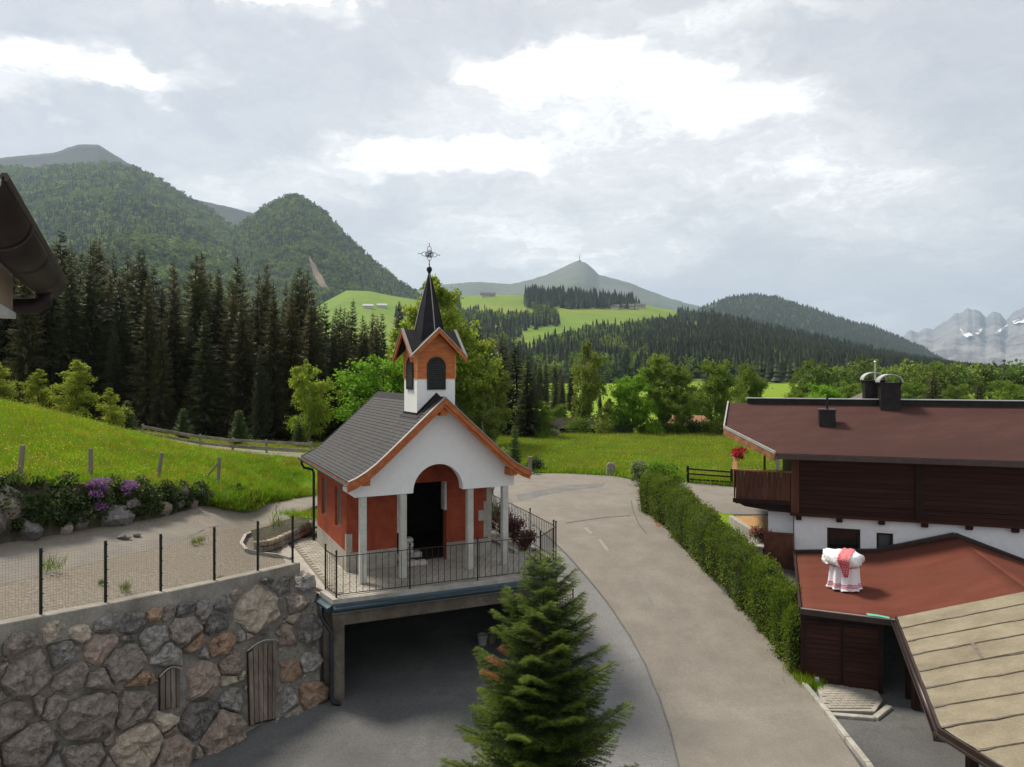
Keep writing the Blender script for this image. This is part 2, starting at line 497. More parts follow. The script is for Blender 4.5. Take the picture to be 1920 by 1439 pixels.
M['brown_m'] = mat('brown_metal', (.045, .03, .026), (.062, .042, .036), 4, .38, metal=.4, spec=.5)
M['grey_m'] = mat('grey_metal', (.42, .41, .40), (.52, .51, .5), 4, .4, metal=.4)
M['black_m'] = mat('black_sheet', (.016, .014, .014), (.026, .022, .022), 4, .45, metal=.2)
M['glass'] = mat('window_glass', (.012, .012, .013), (.018, .017, .017), 2, .06, spec=.6)
M['curtain_g'] = mat('window_blind', (.06, .07, .07), (.08, .09, .09), 2, .2, spec=.5)
M['deck'] = mat('deck_boards', (.36, .21, .09), (.46, .28, .13), 3, .7, .2, 20, objvar=.1)
M['lattice'] = mat('lattice_wood', (.10, .042, .026), (.15, .063, .04), 4, .7)
M['bark'] = mat('spruce_bark', (.035, .026, .02), (.06, .045, .035), 8, .95, .5, 20)
M['birch_bark'] = mat('birch_bark', (.25, .24, .21), (.5, .48, .44), 3, .85, .3, 20, stretch=(1, 1, 4), c3=(.05, .045, .04), s2=4)
M['bark_d'] = mat('broadleaf_bark', (.06, .05, .04), (.1, .085, .065), 6, .95, .4, 20)
M['spruce'] = leafmat('spruce_needles', (.036, .048, .017), (.066, .078, .026), .32, .3, .25)
M['spruce_b'] = leafmat('spruce_brownish', (.054, .053, .019), (.09, .082, .028), .32, .25, .25)
M['spruce_y'] = leafmat('young_spruce_needles', (.05, .085, .02), (.085, .13, .03), .35, .15, .8)
M['fg_needle'] = leafmat('spruce_twig', (.030, .055, .012), (.058, .09, .018), .4, .05, 1.4)
M['fg_tip'] = leafmat('spruce_new_growth', (.13, .19, .024), (.20, .265, .04), .5, .05, 1.4)
M['fg_dead'] = leafmat('dead_twig', (.22, .085, .03), (.30, .13, .05), .3, .05, 2)
M['birch'] = leafmat('birch_leaf', (.18, .25, .022), (.29, .36, .04), .55, .14, .5)
M['birch_d'] = leafmat('birch_leaf_olive', (.14, .185, .028), (.22, .27, .045), .5, .12, .4)
M['maple'] = leafmat('maple_leaf', (.13, .28, .016), (.20, .36, .026), .5, .1, .5)
M['alder'] = leafmat('alder_leaf', (.115, .19, .022), (.19, .27, .036), .5, .14, .4)
M['ylw'] = leafmat('young_leaf', (.22, .27, .025), (.32, .36, .04), .55, .12, .6)
M['hedge'] = leafmat('hedge_leaf', (.085, .15, .012), (.17, .25, .022), .45, .05, 1.3)
M['hedge_br'] = leafmat('hedge_brown_leaf', (.12, .12, .024), (.17, .16, .035), .4, .05, 2)
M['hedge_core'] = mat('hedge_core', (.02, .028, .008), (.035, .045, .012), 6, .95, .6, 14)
M['shrub'] = leafmat('shrub_leaf', (.045, .075, .02), (.08, .115, .03), .35, .15, 1)
M['shrub_b'] = leafmat('bank_leaf', (.032, .055, .014), (.06, .085, .022), .3, .15, 1)
M['shrub_red'] = leafmat('red_shrub_leaf', (.055, .022, .022), (.09, .04, .03), .3, .15, 2)
M['vib'] = leafmat('viburnum_leaf', (.16, .2, .09), (.33, .36, .22), .3, .1, 2)
M['purple'] = leafmat('purple_blossom', (.30, .12, .36), (.42, .19, .47), .4, .1, 3)
M['redfl'] = leafmat('red_blossom', (.55, .03, .05), (.68, .06, .08), .3, .05, 6)
M['pinkfl'] = leafmat('pink_blossom', (.52, .12, .12), (.6, .25, .2), .3, .05, 6)
M['blade'] = leafmat('grass_blade', (.14, .29, .008), (.235, .39, .013), .45, .22, .45)
M['blade_y'] = leafmat('grass_seed', (.22, .235, .018), (.33, .30, .028), .4, .2, .5)
M['flower_y'] = leafmat('buttercup', (.60, .48, .02), (.7, .58, .04), .3, .1, 3)
M['flower_w'] = leafmat('daisy', (.6, .6, .5), (.7, .7, .62), .3, .1, 3)
M['tuft'] = leafmat('tuft_blade', (.13, .19, .03), (.2, .25, .05), .4, .1, 3)
M['cloth'] = None


def stonemat(name, c1, c2, c3, ov=.18):
    """rough natural stone: coarse and fine relief, veins of another colour"""
    m = mat(name, c1, c2, 9, .95, 0, None, 8, c3=c3, s2=3.2, objvar=ov, lo=.33, hi=.7, spec=.15)
    nt = m.node_tree; N, L = nt.nodes, nt.links
    b = N['Principled BSDF']; tc = [n for n in N if n.type == 'TEX_COORD'][0]
    a = N.new('ShaderNodeTexNoise'); a.inputs['Scale'].default_value = 6.5; a.inputs['Detail'].default_value = 9; a.inputs['Roughness'].default_value = .72
    v = N.new('ShaderNodeTexVoronoi'); v.feature = 'DISTANCE_TO_EDGE'; v.inputs['Scale'].default_value = 9
    L.new(tc.outputs['Object'], a.inputs['Vector']); L.new(tc.outputs['Object'], v.inputs['Vector'])
    ml = N.new('ShaderNodeMath'); ml.operation = 'MINIMUM'; L.new(v.outputs['Distance'], ml.inputs[0]); ml.inputs[1].default_value = .12
    ad = N.new('ShaderNodeMath'); ad.operation = 'MULTIPLY_ADD'; L.new(ml.outputs[0], ad.inputs[0]); ad.inputs[1].default_value = 1.2; L.new(a.outputs['Fac'], ad.inputs[2])
    bp = N.new('ShaderNodeBump'); bp.inputs['Strength'].default_value = 1.0; bp.inputs['Distance'].default_value = .11
    L.new(ad.outputs[0], bp.inputs['Height']); L.new(bp.outputs[0], b.inputs['Normal'])
    return m


STONES = [stonemat('stone_grey', (0.171, 0.161, 0.146), (0.512, 0.488, 0.451), (0.268, 0.238, 0.207)),
          stonemat('stone_mauve', (0.183, 0.152, 0.128), (0.512, 0.439, 0.378), (0.305, 0.262, 0.226)),
          stonemat('stone_rust', (0.268, 0.165, 0.104), (0.537, 0.378, 0.256), (0.366, 0.281, 0.213)),
          stonemat('stone_beige', (0.329, 0.281, 0.207), (0.683, 0.598, 0.476), (0.439, 0.366, 0.287)),
          stonemat('stone_dark', (0.0976, 0.0891, 0.083), (0.378, 0.354, 0.323), (0.171, 0.152, 0.14)),
          stonemat('stone_pink', (0.256, 0.183, 0.14), (0.549, 0.439, 0.366), (0.342, 0.281, 0.238))]
BSTONE = [stonemat('bank_stone_grey', (.12, .115, .11), (.33, .32, .305), (.17, .15, .14)),
          stonemat('bank_stone_mauve', (.13, .105, .095), (.33, .285, .26), (.19, .175, .165)),
          stonemat('bank_stone_rust', (.21, .125, .075), (.38, .27, .19), (.25, .20, .165)),
          stonemat('bank_stone_beige', (.24, .205, .155), (.45, .40, .32), (.27, .235, .2)),
          stonemat('bank_stone_dark', (.07, .065, .065), (.24, .23, .225), (.11, .10, .098)),
          stonemat('bank_stone_pink', (.19, .135, .11), (.38, .31, .27), (.22, .19, .17))]
HAZE = 0.75e-4
# ------------------------------------------------------------------ terrain functions
CA, SA = math.cos(math.radians(26.565)), math.sin(math.radians(26.565))
CH0 = Vector((-1.97, 18.65, 0.0))


def ch(p):
    """chapel coordinates: t across the front, s back from the column line, z up"""
    return Vector((CH0.x + p[0] * CA - p[1] * SA, CH0.y + p[0] * SA + p[1] * CA, p[2]))


def zr(y):
    return pl([(4, -2.66), (13, -2.6), (17.5, -2.55), (19, -2.2), (21.3, -1.6), (24, -1.0), (27.4, -.52), (30, -.3), (37, -.03), (45, 0)], y)


def zlow(x, y):
    c = (1 - sstep(-.5, 2.8, x)) * (1 - sstep(18.5, 25.5, y))
    return lerp(zr(y), -2.38 - .04 * (16 - min(y, 16)), c)


def zup0(x, y):
    e = -3.06 - ((x - CH0.x) * CA + (y - CH0.y) * SA)      # metres out from the terrace edge
    return .22 * max(0.0, -5.0 - x) * sstep(.1, 2.4, e)


# control points of the left-hand meadow and the ground behind the chapel
_ctl = [(-11.6, 16.9, 2.75), (-10.95, 19.3, 2.3), (-10.3, 21.2, 1.9), (-9.2, 23.4, 1.5), (-8.2, 25.2, .95), (-7.1, 26.2, .5),
        (-21.6, 30, 3.95), (-18.8, 31, 3.12), (-17.6, 34, 2.0), (-14.2, 35, 1.3), (-9.2, 33, .98), (-16, 24, 3.05), (-13, 27, 2.1),
        (-11, 28.5, 1.5), (-25, 22, 4.6), (-18, 14, 4.2), (-30, 32, 4.6), (-24, 42, 1.9), (-18, 44, .9), (-10, 42, .7), (-5, 29, .25), (-2, 27, -.45), (-1, 30, -.28),
        (-1, 36, -.04), (-1, 45, 0), (-1, 60, 0), (-12, 60, 0), (-25, 60, 0), (-45, 60, .5), (-45, 40, 3), (-45, 25, 5.5), (-35, 10, 6.5), (-20, 8, 5.2), (-6, 36, .35)]


def _tps(ctl):
    P = np.array(ctl); n = len(P)
    d = np.linalg.norm(P[:, None, :2] - P[None, :, :2], axis=2)
    K = np.where(d > 0, d * d * np.log(d + 1e-9), 0) + np.eye(n) * 1.5
    Q = np.c_[np.ones(n), P[:, :2]]
    S = np.block([[K, Q], [Q.T, np.zeros((3, 3))]])
    w = np.linalg.solve(S, np.r_[P[:, 2], np.zeros(3)])
    return P[:, :2], w


_tp, _tw = _tps(_ctl)


def zmead(x, y):
    d = np.hypot(_tp[:, 0] - x, _tp[:, 1] - y)
    z = float((_tw[:-3] * d * d * np.log(d + 1e-9)).sum() + _tw[-3] + _tw[-2] * x + _tw[-1] * y)
    w = sstep(-4.5, -1.0, x)
    return lerp(z, zr(y), w)


def hit(u, v, zf, d0=6.0, d1=90.0):
    """where the view ray of a photo pixel meets a ground function"""
    prev = None
    d = d0
    while d < d1:
        p = A(u, v, d)
        e = p.z - zf(p.x, p.y)
        if e <= 0:
            a, b = d - .25, d
            for _ in range(20):
                c = (a + b) / 2; q = A(u, v, c)
                if q.z - zf(q.x, q.y) > 0: a = c
                else: b = c
            q = A(u, v, b)
            return Vector((q.x, q.y))
        d += .25
    q = A(u, v, d1)
    return Vector((q.x, q.y))


def inpoly(x, y, poly):
    c = False
    n = len(poly)
    for i in range(n):
        x0, y0 = poly[i][0], poly[i][1]; x1, y1 = poly[i - 1][0], poly[i - 1][1]
        if (y0 > y) != (y1 > y) and x < (x1 - x0) * (y - y0) / (y1 - y0) + x0: c = not c
    return c


def sheet(name, poly, zf, m, step=.6, lift=0.0, kind='structure', skirt=0.0, parent=None, far=None):
    """a surface of the ground: polygon in plan, triangulated, following the height function"""
    poly = [Vector((p[0], p[1])) for p in poly]
    bd = []
    n = len(poly)
    for i in range(n):
        a, b = poly[i], poly[(i + 1) % n]
        k = max(1, int((b - a).length / (step if far is None else step * max(1.0, ((a + b) / 2).length / far))))
        for j in range(k): bd.append(a.lerp(b, j / k))
    pts = list(bd)
    x0, x1 = min(p.x for p in poly), max(p.x for p in poly); y0, y1 = min(p.y for p in poly), max(p.y for p in poly)
    rr = random.Random(3)
    y = y0 + step / 2
    while y < y1:
        st = step if far is None else step * max(1.0, y / far)
        x = x0 + st / 2
        while x < x1:
            q = (x + rr.uniform(-.2, .2) * st, y + rr.uniform(-.2, .2) * st)
            if inpoly(q[0], q[1], poly): pts.append(Vector(q))
            x += st
        y += st
    edges = [(i, (i + 1) % len(bd)) for i in range(len(bd))]
    vs, es, fs, *_ = delaunay_2d_cdt(pts, edges, [list(range(len(bd)))], 1, 1e-5)
    me = bpy.data.meshes.new(name)
    V = [(v.x, v.y, zf(v.x, v.y) + lift) for v in vs]
    me.from_pydata(V, [], [list(f) for f in fs])
    bm = bmesh.new(); bm.from_mesh(me)
    bmesh.ops.recalc_face_normals(bm, faces=bm.faces)
    if sum(f.normal.z for f in bm.faces) < 0:
        bmesh.ops.reverse_faces(bm, faces=bm.faces)
    if skirt:
        be = [e for e in bm.edges if e.is_boundary]
        r = bmesh.ops.extrude_edge_only(bm, edges=be)
        for v in [g for g in r['geom'] if isinstance(g, bmesh.types.BMVert)]: v.co.z -= skirt
        bmesh.ops.recalc_face_normals(bm, faces=bm.faces)
    bm.to_mesh(me); bm.free()
    me.materials.append(m)
    me.polygons.foreach_set('use_smooth', [not skirt] * len(me.polygons))
    o = put(name, me, parent)
    if kind: tag(o, kind=kind)
    return o


# ------------------------------------------------------------------ ground sheets
def flat(z): return lambda x, y: z


# far ground to the horizon
o = sheet('valley_ground', [(-9000, 58), (9000, 58), (12000, 12000), (-12000, 12000)], flat(-.25), M['meadow'], 600, far=600)
BASE_UV = [(-60, 1030), (0, 1020), (100, 1004), (200, 986), (300, 971), (420, 956), (500, 943), (560, 932), (592, 927)]
BASE = [hit(u, v, zup0) for u, v in BASE_UV]                      # foot of the planted bank
BANKH = [1.35, 1.3, 1.2, 1.0, .8, .55, .3, .12, .05]
TOP = []
for (p, h) in zip(BASE, BANKH):
    out = Vector((-.55, .84))
    q = p + out * (.25 + .25 * h)
    TOP.append(q)
TOPZ = [max(zup0(p.x, p.y) + h, 0) for p, h in zip(BASE, BANKH)]
for q, z in zip(TOP, TOPZ): _ctl.append((q.x, q.y, z))
_ctl[:6] = []
_tp, _tw = _tps(_ctl)

REARC = ch((4.2, 5.7, 0))
REARL = ch((-3.1, 5.7, 0))
WALL_TOP = [Vector((-4.75, 17.1)), Vector((-5.5, 17.3)), Vector((-7.6, 13.35)), Vector((-8.48, 11.8)), Vector((-10.6, 7.9))]
UPPER = [WALL_TOP[4] + Vector((-.2, 0)), WALL_TOP[3] + Vector((-.2, .1)), WALL_TOP[2] + Vector((-.2, .1)), Vector((-5.5, 17.5)), Vector((-4.85, 17.4)),
         ch((-3.06, -.1, 0)).to_2d(), REARL.to_2d(), Vector((-6.2, 26.0))] + BASE[::-1] + [Vector((-16, 11)), Vector((-15, 7))]
sheet('gravel_yard', UPPER, zup0, M['gravel'], .5)
# upper road on the gravel
RD = [(-80, 1120), (0, 1098), (150, 1062), (330, 1020), (480, 985), (570, 962), (600, 955)]
RDP = [hit(u, v, zup0) for u, v in RD]
up_in = [p + (q - p) * .07 for p, q in zip(BASE, [Vector((-4, 16))] * len(BASE))]
sheet('ground_fill', [ch((-3.0, -.3, 0)).to_2d(), ch((-3.0, 6.4, 0)).to_2d(), Vector((-5.5, 27.5)), Vector((-9.5, 27.5)), Vector((-10, 21)), Vector((-5.6, 17.6))], flat(-.06), M['gravel'], .8)
sheet('rear_fill', [ch((-3.2, 5.71, 0)).to_2d(), ch((4.15, 5.71, 0)).to_2d(), Vector((-.9, 31)), Vector((-6, 30)), Vector((-8.5, 25))], lambda x, y: lerp(-.05, zr(y) - .02, sstep(-5.5, -1.5, x)), M['gravel'], .7)
sheet('upper_road', RDP + up_in[::-1], zup0, M['road'], .5, .003)

# meadow on the left and the ground behind the chapel
MEAD = TOP + [Vector((-6.2, 26.0)), REARL.to_2d(), REARC.to_2d(), Vector((-.9, 27.5)), Vector((-.9, 60)), Vector((-50, 60)), Vector((-50, 6)), Vector((-16.5, 8))]
sheet('meadow_bank', MEAD, zmead, M['meadow'], .9)
# lane that runs behind the chapel
LANE = [hit(u, v, zmead) for u, v in [(455, 878), (520, 880), (592, 884)]]
lane_path = [Vector((-22, 38.5)), Vector((-15, 37.2)), Vector((-10, 35.6)), Vector((-6, 34.5)), Vector((-2.5, 34.2)), Vector((-.9, 34.4))]
lw = 1.5
sheet('lane', [p + Vector((0, -lw)) for p in lane_path] + [p + Vector((0, lw)) for p in lane_path[::-1]], zmead, M['road'], .6, .07)
cut = [Vector((-7.0, 25.6)), Vector((-5.4, 26.5)), Vector((-3, 29.5)), Vector((-.9, 32)), Vector((-.9, 34)), Vector((-4, 33.4)), Vector((-8, 28)), Vector((-8.2, 26.4))]
sheet('lane_link', cut, zmead, M['road'], .6, .09)
# bank face (soil) between road and meadow
mb = MB()
rows = []
for i in range(len(BASE) - 1):
    for k in range(6):
        f = k / 6
        b = BASE[i].lerp(BASE[i + 1], f); t = TOP[i].lerp(TOP[i + 1], f)
        zb = zup0(b.x, b.y) - .05; zt = zmead(t.x, t.y) + .01
        rows.append([Vector((*b.lerp(t, g), lerp(zb, zt, g ** .75))) + Vector((R.uniform(-.06, .06), R.uniform(-.06, .06), R.uniform(-.04, .04) if 0 < g < 1 else 0)) for g in (0, .2, .4, .6, .8, 1)])
mb.grid(rows)
bank_face = tag(mb.build('bank_earth', M['soil'], origin=(0, 0, 0)), kind='structure')

# lower ground: car park, road, yard, meadow in the middle distance
LOWER = [Vector((-14, 5)), Vector((60, 5)), Vector((60, 60)), Vector((-.9, 60)), Vector((-.9, 27.5)), REARC.to_2d(), ch((-3.0, 5.7, 0)).to_2d(), ch((-3.0, -.3, 0)).to_2d() + Vector((-.6, .5)), Vector((-5.6, 16.6)), Vector((-8.4, 12.4)), Vector((-13, 7))]
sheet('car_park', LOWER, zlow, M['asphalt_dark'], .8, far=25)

# road: pale chip-seal between the old strip and the hedge
LE = [(930, 905), (940, 915), (960, 945), (1000, 985), (1050, 1030), (1100, 1085), (1140, 1135), (1180, 1195), (1210, 1250), (1235, 1310), (1255, 1370), (1272, 1440), (1290, 1520)]
RE = [(1640, 1520), (1612, 1440), (1560, 1362), (1504, 1285), (1458, 1222), (1402, 1158), (1335, 1090), (1285, 1035), (1240, 985), (1210, 945), (1200, 918), (1192, 902), (1150, 894), (1060, 889), (985, 889), (935, 892)]
RL = [hit(u, v, zlow) for u, v in LE]; RR = [hit(u, v, zlow) for u, v in RE]
sheet('road', RL + RR, zlow, M['road'], .5, .034)
# older grey strip along the terrace
SO = [(1275, 1520), (1050, 1520), (1080, 1380), (1085, 1300), (1060, 1200), (1045, 1130), (1025, 1060), (985, 1010), (935, 950), (925, 925)]
sheet('asphalt_strip', RL + [hit(u, v, zlow) for u, v in SO[1:]], zlow, M['asphalt_old'], .5, .02)
PATCH = [(968, 930), (1060, 912), (1135, 908), (1130, 914), (1060, 922), (972, 941)]
sheet('asphalt_patch', [hit(u, v, zlow) for u, v in PATCH], zlow, M['asphalt_patch'], .5, .04)
EDGE = [(400, 1440), (560, 1375), (700, 1335), (860, 1310), (1000, 1300), (1080, 1300), (1080, 1520), (300, 1520)]
# middle meadow
MM = [(900, 896), (985, 888), (1060, 888), (1150, 893), (1192, 900), (1215, 893), (1275, 897), (1292, 905), (1370, 912), (1470, 920)]
mid_m = [hit(u, v, zlow) for u, v in MM] + [Vector((34, 36)), Vector((48, 59)), Vector((-.9, 59)), Vector((-.9, 37))]
sheet('meadow', mid_m, zlow, M['meadow'], .9, .03, far=25)
DR = [(1275, 899), (1292, 907), (1370, 914), (1480, 922), (1480, 965), (1395, 966), (1330, 963), (1290, 935)]
sheet('driveway', [hit(u, v, zlow) for u, v in DR], zlow, M['road'], .6, .02)
MU = [(1200, 918), (1222, 918), (1236, 960), (1242, 990), (1232, 990), (1215, 962)]
M['mulch'] = mat('mulch', (.16, .085, .055), (.27, .155, .10), 20, .95, .8, 40, worldco=True)
sheet('mulch_bed', [hit(u, v, zlow) for u, v in MU], zlow, M['mulch'], .4, .04)
LW = [(1325, 963), (1376, 966), (1374, 990), (1340, 985)]
sheet('lawn', [hit(u, v, zlow) for u, v in LW], zlow, M['meadow'], .5, .03)
# faded lane markings and joints on the road
M['mark'] = mat('faded_paint', (.23, .215, .19), (.27, .255, .23), 9, .8, worldco=True)
for q in ([(1094, 992), (1100, 991), (1112, 1003), (1106, 1004)], [(1121, 1014), (1126, 1013), (1143, 1035), (1137, 1036)]):
    tag(sheet('lane_marking', [hit(u, v, zlow) for u, v in q], zlow, M['mark'], .4, .044), kind='structure')
M['joint'] = mat('tar_joint', (.10, .098, .095), (.14, .138, .13), 9, .8, worldco=True)
for q in ([(1062, 982), (1130, 972), (1182, 968), (1182, 969.2), (1130, 973.4), (1062, 983.5)], [(1182, 940), (1186, 960), (1196, 985), (1212, 1004), (1214, 1003), (1198, 984), (1188, 959), (1184, 940)]):
    sheet('road_joint', [hit(u, v, zlow) for u, v in q], zlow, M['joint'], .3, .042)
M['tyre'] = mat('tyre_mark', (.165, .158, .148), (.19, .182, .17), 5, .85, worldco=True)
sheet('tyre_mark', [hit(u, v, zlow) for u, v in [(1188, 1085), (1192, 1084), (1212, 1108), (1226, 1136), (1222, 1137), (1207, 1110)]], zlow, M['tyre'], .3, .042)
JL = [(a + 1.3, b) for a, b in LE[3:]]
sheet('road_joint', [hit(u, v, zlow) for u, v in LE[3:]] + [hit(u + 2.6, v, zlow) for u, v in LE[3:][::-1]], zlow, M['joint'], .3, .042)

# ------------------------------------------------------------------ hills and mountains
def fbm(x, y, seed, oct=5, base=1.0):
    """cheap smooth value noise on arrays"""
    tot = np.zeros_like(x); amp = 1.0; fr = base; s = 0
    for k in range(oct):
        xi = np.floor(x * fr).astype(np.int64); yi = np.floor(y * fr).astype(np.int64)
        fx = x * fr - xi; fy = y * fr - yi
        fx = fx * fx * (3 - 2 * fx); fy = fy * fy * (3 - 2 * fy)

        def h(a, b):
            q = (a * 374761393 + b * 668265263 + (seed + k) * 144269504) & 0x7fffffff
            q = ((q ^ (q >> 13)) * 1274126177) & 0x7fffffff
            return ((q ^ (q >> 16)) & 0xffff) / 65535.0
        v = (h(xi, yi) * (1 - fx) + h(xi + 1, yi) * fx) * (1 - fy) + (h(xi, yi + 1) * (1 - fx) + h(xi + 1, yi + 1) * fx) * fy
        tot += (v - .5) * amp; s += amp; amp *= .5; fr *= 2
    return tot / s


class Hill:
    """crest: [(u, v, distance)], foot: (v, distance); a solid landform with a near slope and a back slope"""
    def __init__(s, crest, foot_v, foot_d, gamma=1.0, rough=.05, seed=1, nf=7.0, back=1.35, jag=0.0):
        s.jag = jag
        s.u0, s.u1 = crest[0][0], crest[-1][0]
        s.cv = [(c[0], c[1]) for c in crest]; s.cd = [(c[0], c[2]) for c in crest]
        s.fv, s.fd, s.g, s.rough, s.seed, s.nf, s.back = foot_v, foot_d, gamma, rough, seed, nf, back

    def pos(s, U, T):
        """U pixel column, T 0 foot .. 1 crest .. 2 back (arrays)"""
        cv = np.interp(U, [c[0] for c in s.cv], [c[1] for c in s.cv])
        if s.jag: cv = cv + s.jag * (fbm(U / 14.0, U * 0, s.seed + 3, 4) * 1.6)
        cd = np.interp(U, [c[0] for c in s.cd], [c[1] for c in s.cd])
        t = np.minimum(T, 1); tb = np.maximum(T - 1, 0)
        d = s.fd * (cd / s.fd) ** t
        zf = CZ - (s.fv - 700) / F * s.fd
        zc = CZ - (cv - 700) / F * cd
        # heights follow the sight-line so that the near slope is seen all the way up
        vv = s.fv + (cv - s.fv) * t ** s.g
        z = CZ - (vv - 700) / F * d
        d = d + tb * cd * (s.back - 1)
        z = z - tb ** 1.3 * np.maximum(zc - zf + 5, 10) * 1.2
        x = (U - 960) / F * d
        n = fbm(x / cd * s.nf + 50, d / cd * s.nf + 50, s.seed)
        amp = s.rough * np.maximum(zc - zf, 10) * np.minimum(1, np.maximum(0, (1 - t) * 4) + tb * 4) * np.minimum(1, t * 5)
        return np.stack([x, d, z + n * amp], -1)

    def mesh(s, name, m, nu=160, nt=50, label=None):
        U, T = np.meshgrid(np.linspace(s.u0, s.u1, nu), np.concatenate([np.linspace(0, 1, nt), np.linspace(1.08, 2, 8)]))
        P = s.pos(U, T); h, w = U.shape
        i = np.arange(h * w).reshape(h, w)
        Fq = np.stack([i[:-1, :-1], i[:-1, 1:], i[1:, 1:], i[1:, :-1]], -1).reshape(-1, 4)
        me = mesh_np(name, P.reshape(-1, 3), [Fq], [m], smooth=True)
        o = put(name, me)
        return tag(o, label, None, None, 'structure')

    def pick(s, n, mask=None, tmin=0.0, tmax=1.0, rng=RN, crest=0.0):
        """points spread evenly over the slope"""
        out = []
        tries = 0
        while len(out) < n and tries < 60:
            tries += 1
            U = rng.uniform(s.u0, s.u1, n); T = rng.uniform(tmin, tmax, n)
            P = s.pos(U, T)
            cd = np.interp(U, [c[0] for c in s.cd], [c[1] for c in s.cd])
            k = rng.uniform(0, 1, n) < (P[:, 1] / cd.max()) ** 1.2
            V = 700 + (CZ - P[:, 2]) / P[:, 1] * F
            for j in np.nonzero(k)[0]:
                if mask is None or mask(U[j], V[j], P[j]): out.append(P[j])
        return np.array(out[:n])


M['h_forest'] = mat('hill_forest', (.045, .075, .018), (.085, .125, .026), .012, .95, c3=(.03, .045, .018), s2=.004, worldco=True)
M['h_meadow'] = mat('hill_meadow', (0.1025, 0.1755, 0.02), (0.1476, 0.2184, 0.025), .012, .95, c3=(0.1722, 0.2028, 0.03), s2=.004, worldco=True)
M['h_alp'] = mat('alpine_turf', (0.02475, 0.03025, 0.0165), (0.044, 0.04675, 0.0275), .006, .95, c3=(0.04125, 0.0385, 0.03025), s2=.002, worldco=True)
M['h_horn'] = mat('alpine_slope', (.06, .085, .05), (.10, .12, .075), .004, .95, c3=(.12, .12, .11), s2=.0016, worldco=True)
M['h_mix'] = mat('wooded_slope', (.025, .042, .016), (.045, .065, .022), .01, .95, c3=(.09, .14, .03), s2=.0022, worldco=True)
M['h_rock'] = mat('limestone', (.10, .10, .105), (.26, .255, .25), .004, .95, worldco=True, c3=(.22, .22, .22), s2=.001)
M['scree'] = mat('landslip', (0.186, 0.1364, 0.1023), (0.248, 0.1922, 0.1488), .02, .95, worldco=True)
M['snow'] = mat('snow_patch', (.78, .8, .83), (.85, .86, .88), .01, .8, worldco=True)

D1 = 4000
H_peak = Hill([(-420, 330, D1), (-200, 318, D1), (0, 296, D1), (50, 292, D1), (100, 287, D1), (128, 276, D1), (147, 271, D1), (185, 272, D1), (205, 284, D1), (230, 300, D1), (262, 318, D1), (340, 362, D1), (362, 373, D1), (420, 386, D1), (480, 401, D1), (540, 430, D1), (640, 520, D1)], 640, 2700, 1.0, .16, 3, 12, jag=2.0)
H_peak.mesh('summit', M['h_alp'], 260, 60)
D2 = 2600
H_west = Hill([(-500, 330, D2), (-250, 320, D2), (0, 318, D2), (60, 322, D2), (110, 316, D2), (200, 311, D2), (252, 318, D2), (300, 342, D2), (350, 374, D2), (392, 398, D2), (430, 425, D2), (460, 450, D2), (520, 520, D2), (560, 560, D2)], 690, 700, .85, .16, 5, 11)
H_west.mesh('forested_mountain', M['h_forest'])
D3 = 2300
H_cone = Hill([(330, 520, D3), (400, 460, D3), (455, 425, D3), (500, 390, D3), (530, 374, D3), (550, 368, D3), (580, 382, D3), (612, 406, D3), (650, 449, D3), (700, 495, D3), (750, 534, D3), (782, 556, D3), (820, 585, D3), (880, 640, D3)], 680, 1250, .9, .17, 9, 10)
H_cone.mesh('forested_peak', M['h_forest'])
D4 = 1300
H_past = Hill([(480, 640, D4), (560, 598, D4), (610, 566, D4), (650, 545, D4), (690, 546, D4), (730, 554, D4), (790, 564, D4), (850, 570, D4), (920, 592, D4), (1000, 640, D4)], 722, 420, .95, .05, 12)
H_past.mesh('pasture_slope', M['h_meadow'])
D5 = 6000
H_horn = Hill([(700, 560, D5), (780, 543, D5), (840, 533, D5), (900, 528, D5), (915, 531, D5), (960, 533, D5), (1000, 524, D5), (1040, 509, D5), (1068, 496, D5), (1083, 490, D5), (1098, 492, D5), (1110, 502, D5), (1124, 516, D5), (1150, 522, D5), (1180, 531, D5), (1215, 544, D5), (1260, 561, D5), (1300, 572, D5), (1400, 600, D5)], 660, 2600, 1.0, .10, 15, 16, jag=2.0)
H_horn.mesh('horn_mountain', M['h_horn'])
D6 = 1500
H_mid = Hill([(760, 600, D6), (840, 566, D6), (870, 556, D6), (930, 553, D6), (985, 554, D6), (1050, 557, D6), (1150, 566, D6), (1210, 572, D6), (1250, 580, D6), (1300, 590, D6), (1360, 620, D6), (1420, 660, D6)], 724, 380, .95, .045, 21)
H_mid.mesh('meadow_hill', M['h_meadow'])
D7 = 1000
H_fir = Hill([(930, 700, D7), (1000, 676, D7), (1100, 652, D7), (1200, 622, D7), (1260, 606, D7), (1330, 597, D7), (1400, 612, D7), (1500, 636, D7), (1600, 658, D7), (1700, 680, D7), (1800, 698, D7), (1920, 714, D7), (2200, 740, D7)], 736, 330, .9, .05, 25)
H_fir.mesh('forest_ridge', M['h_meadow'])
D8 = 3000
H_east = Hill([(1230, 610, D8), (1300, 585, D8), (1335, 570, D8), (1372, 556, D8), (1420, 553, D8), (1460, 558, D8), (1500, 572, D8), (1540, 584, D8), (1562, 592, D8), (1600, 606, D8), (1640, 613, D8), (1680, 631, D8), (1730, 653, D8), (1800, 690, D8)], 700, 1500, 1.0, .04, 31)
H_east.mesh('wooded_hill', M['h_mix'])
D9 = 9500
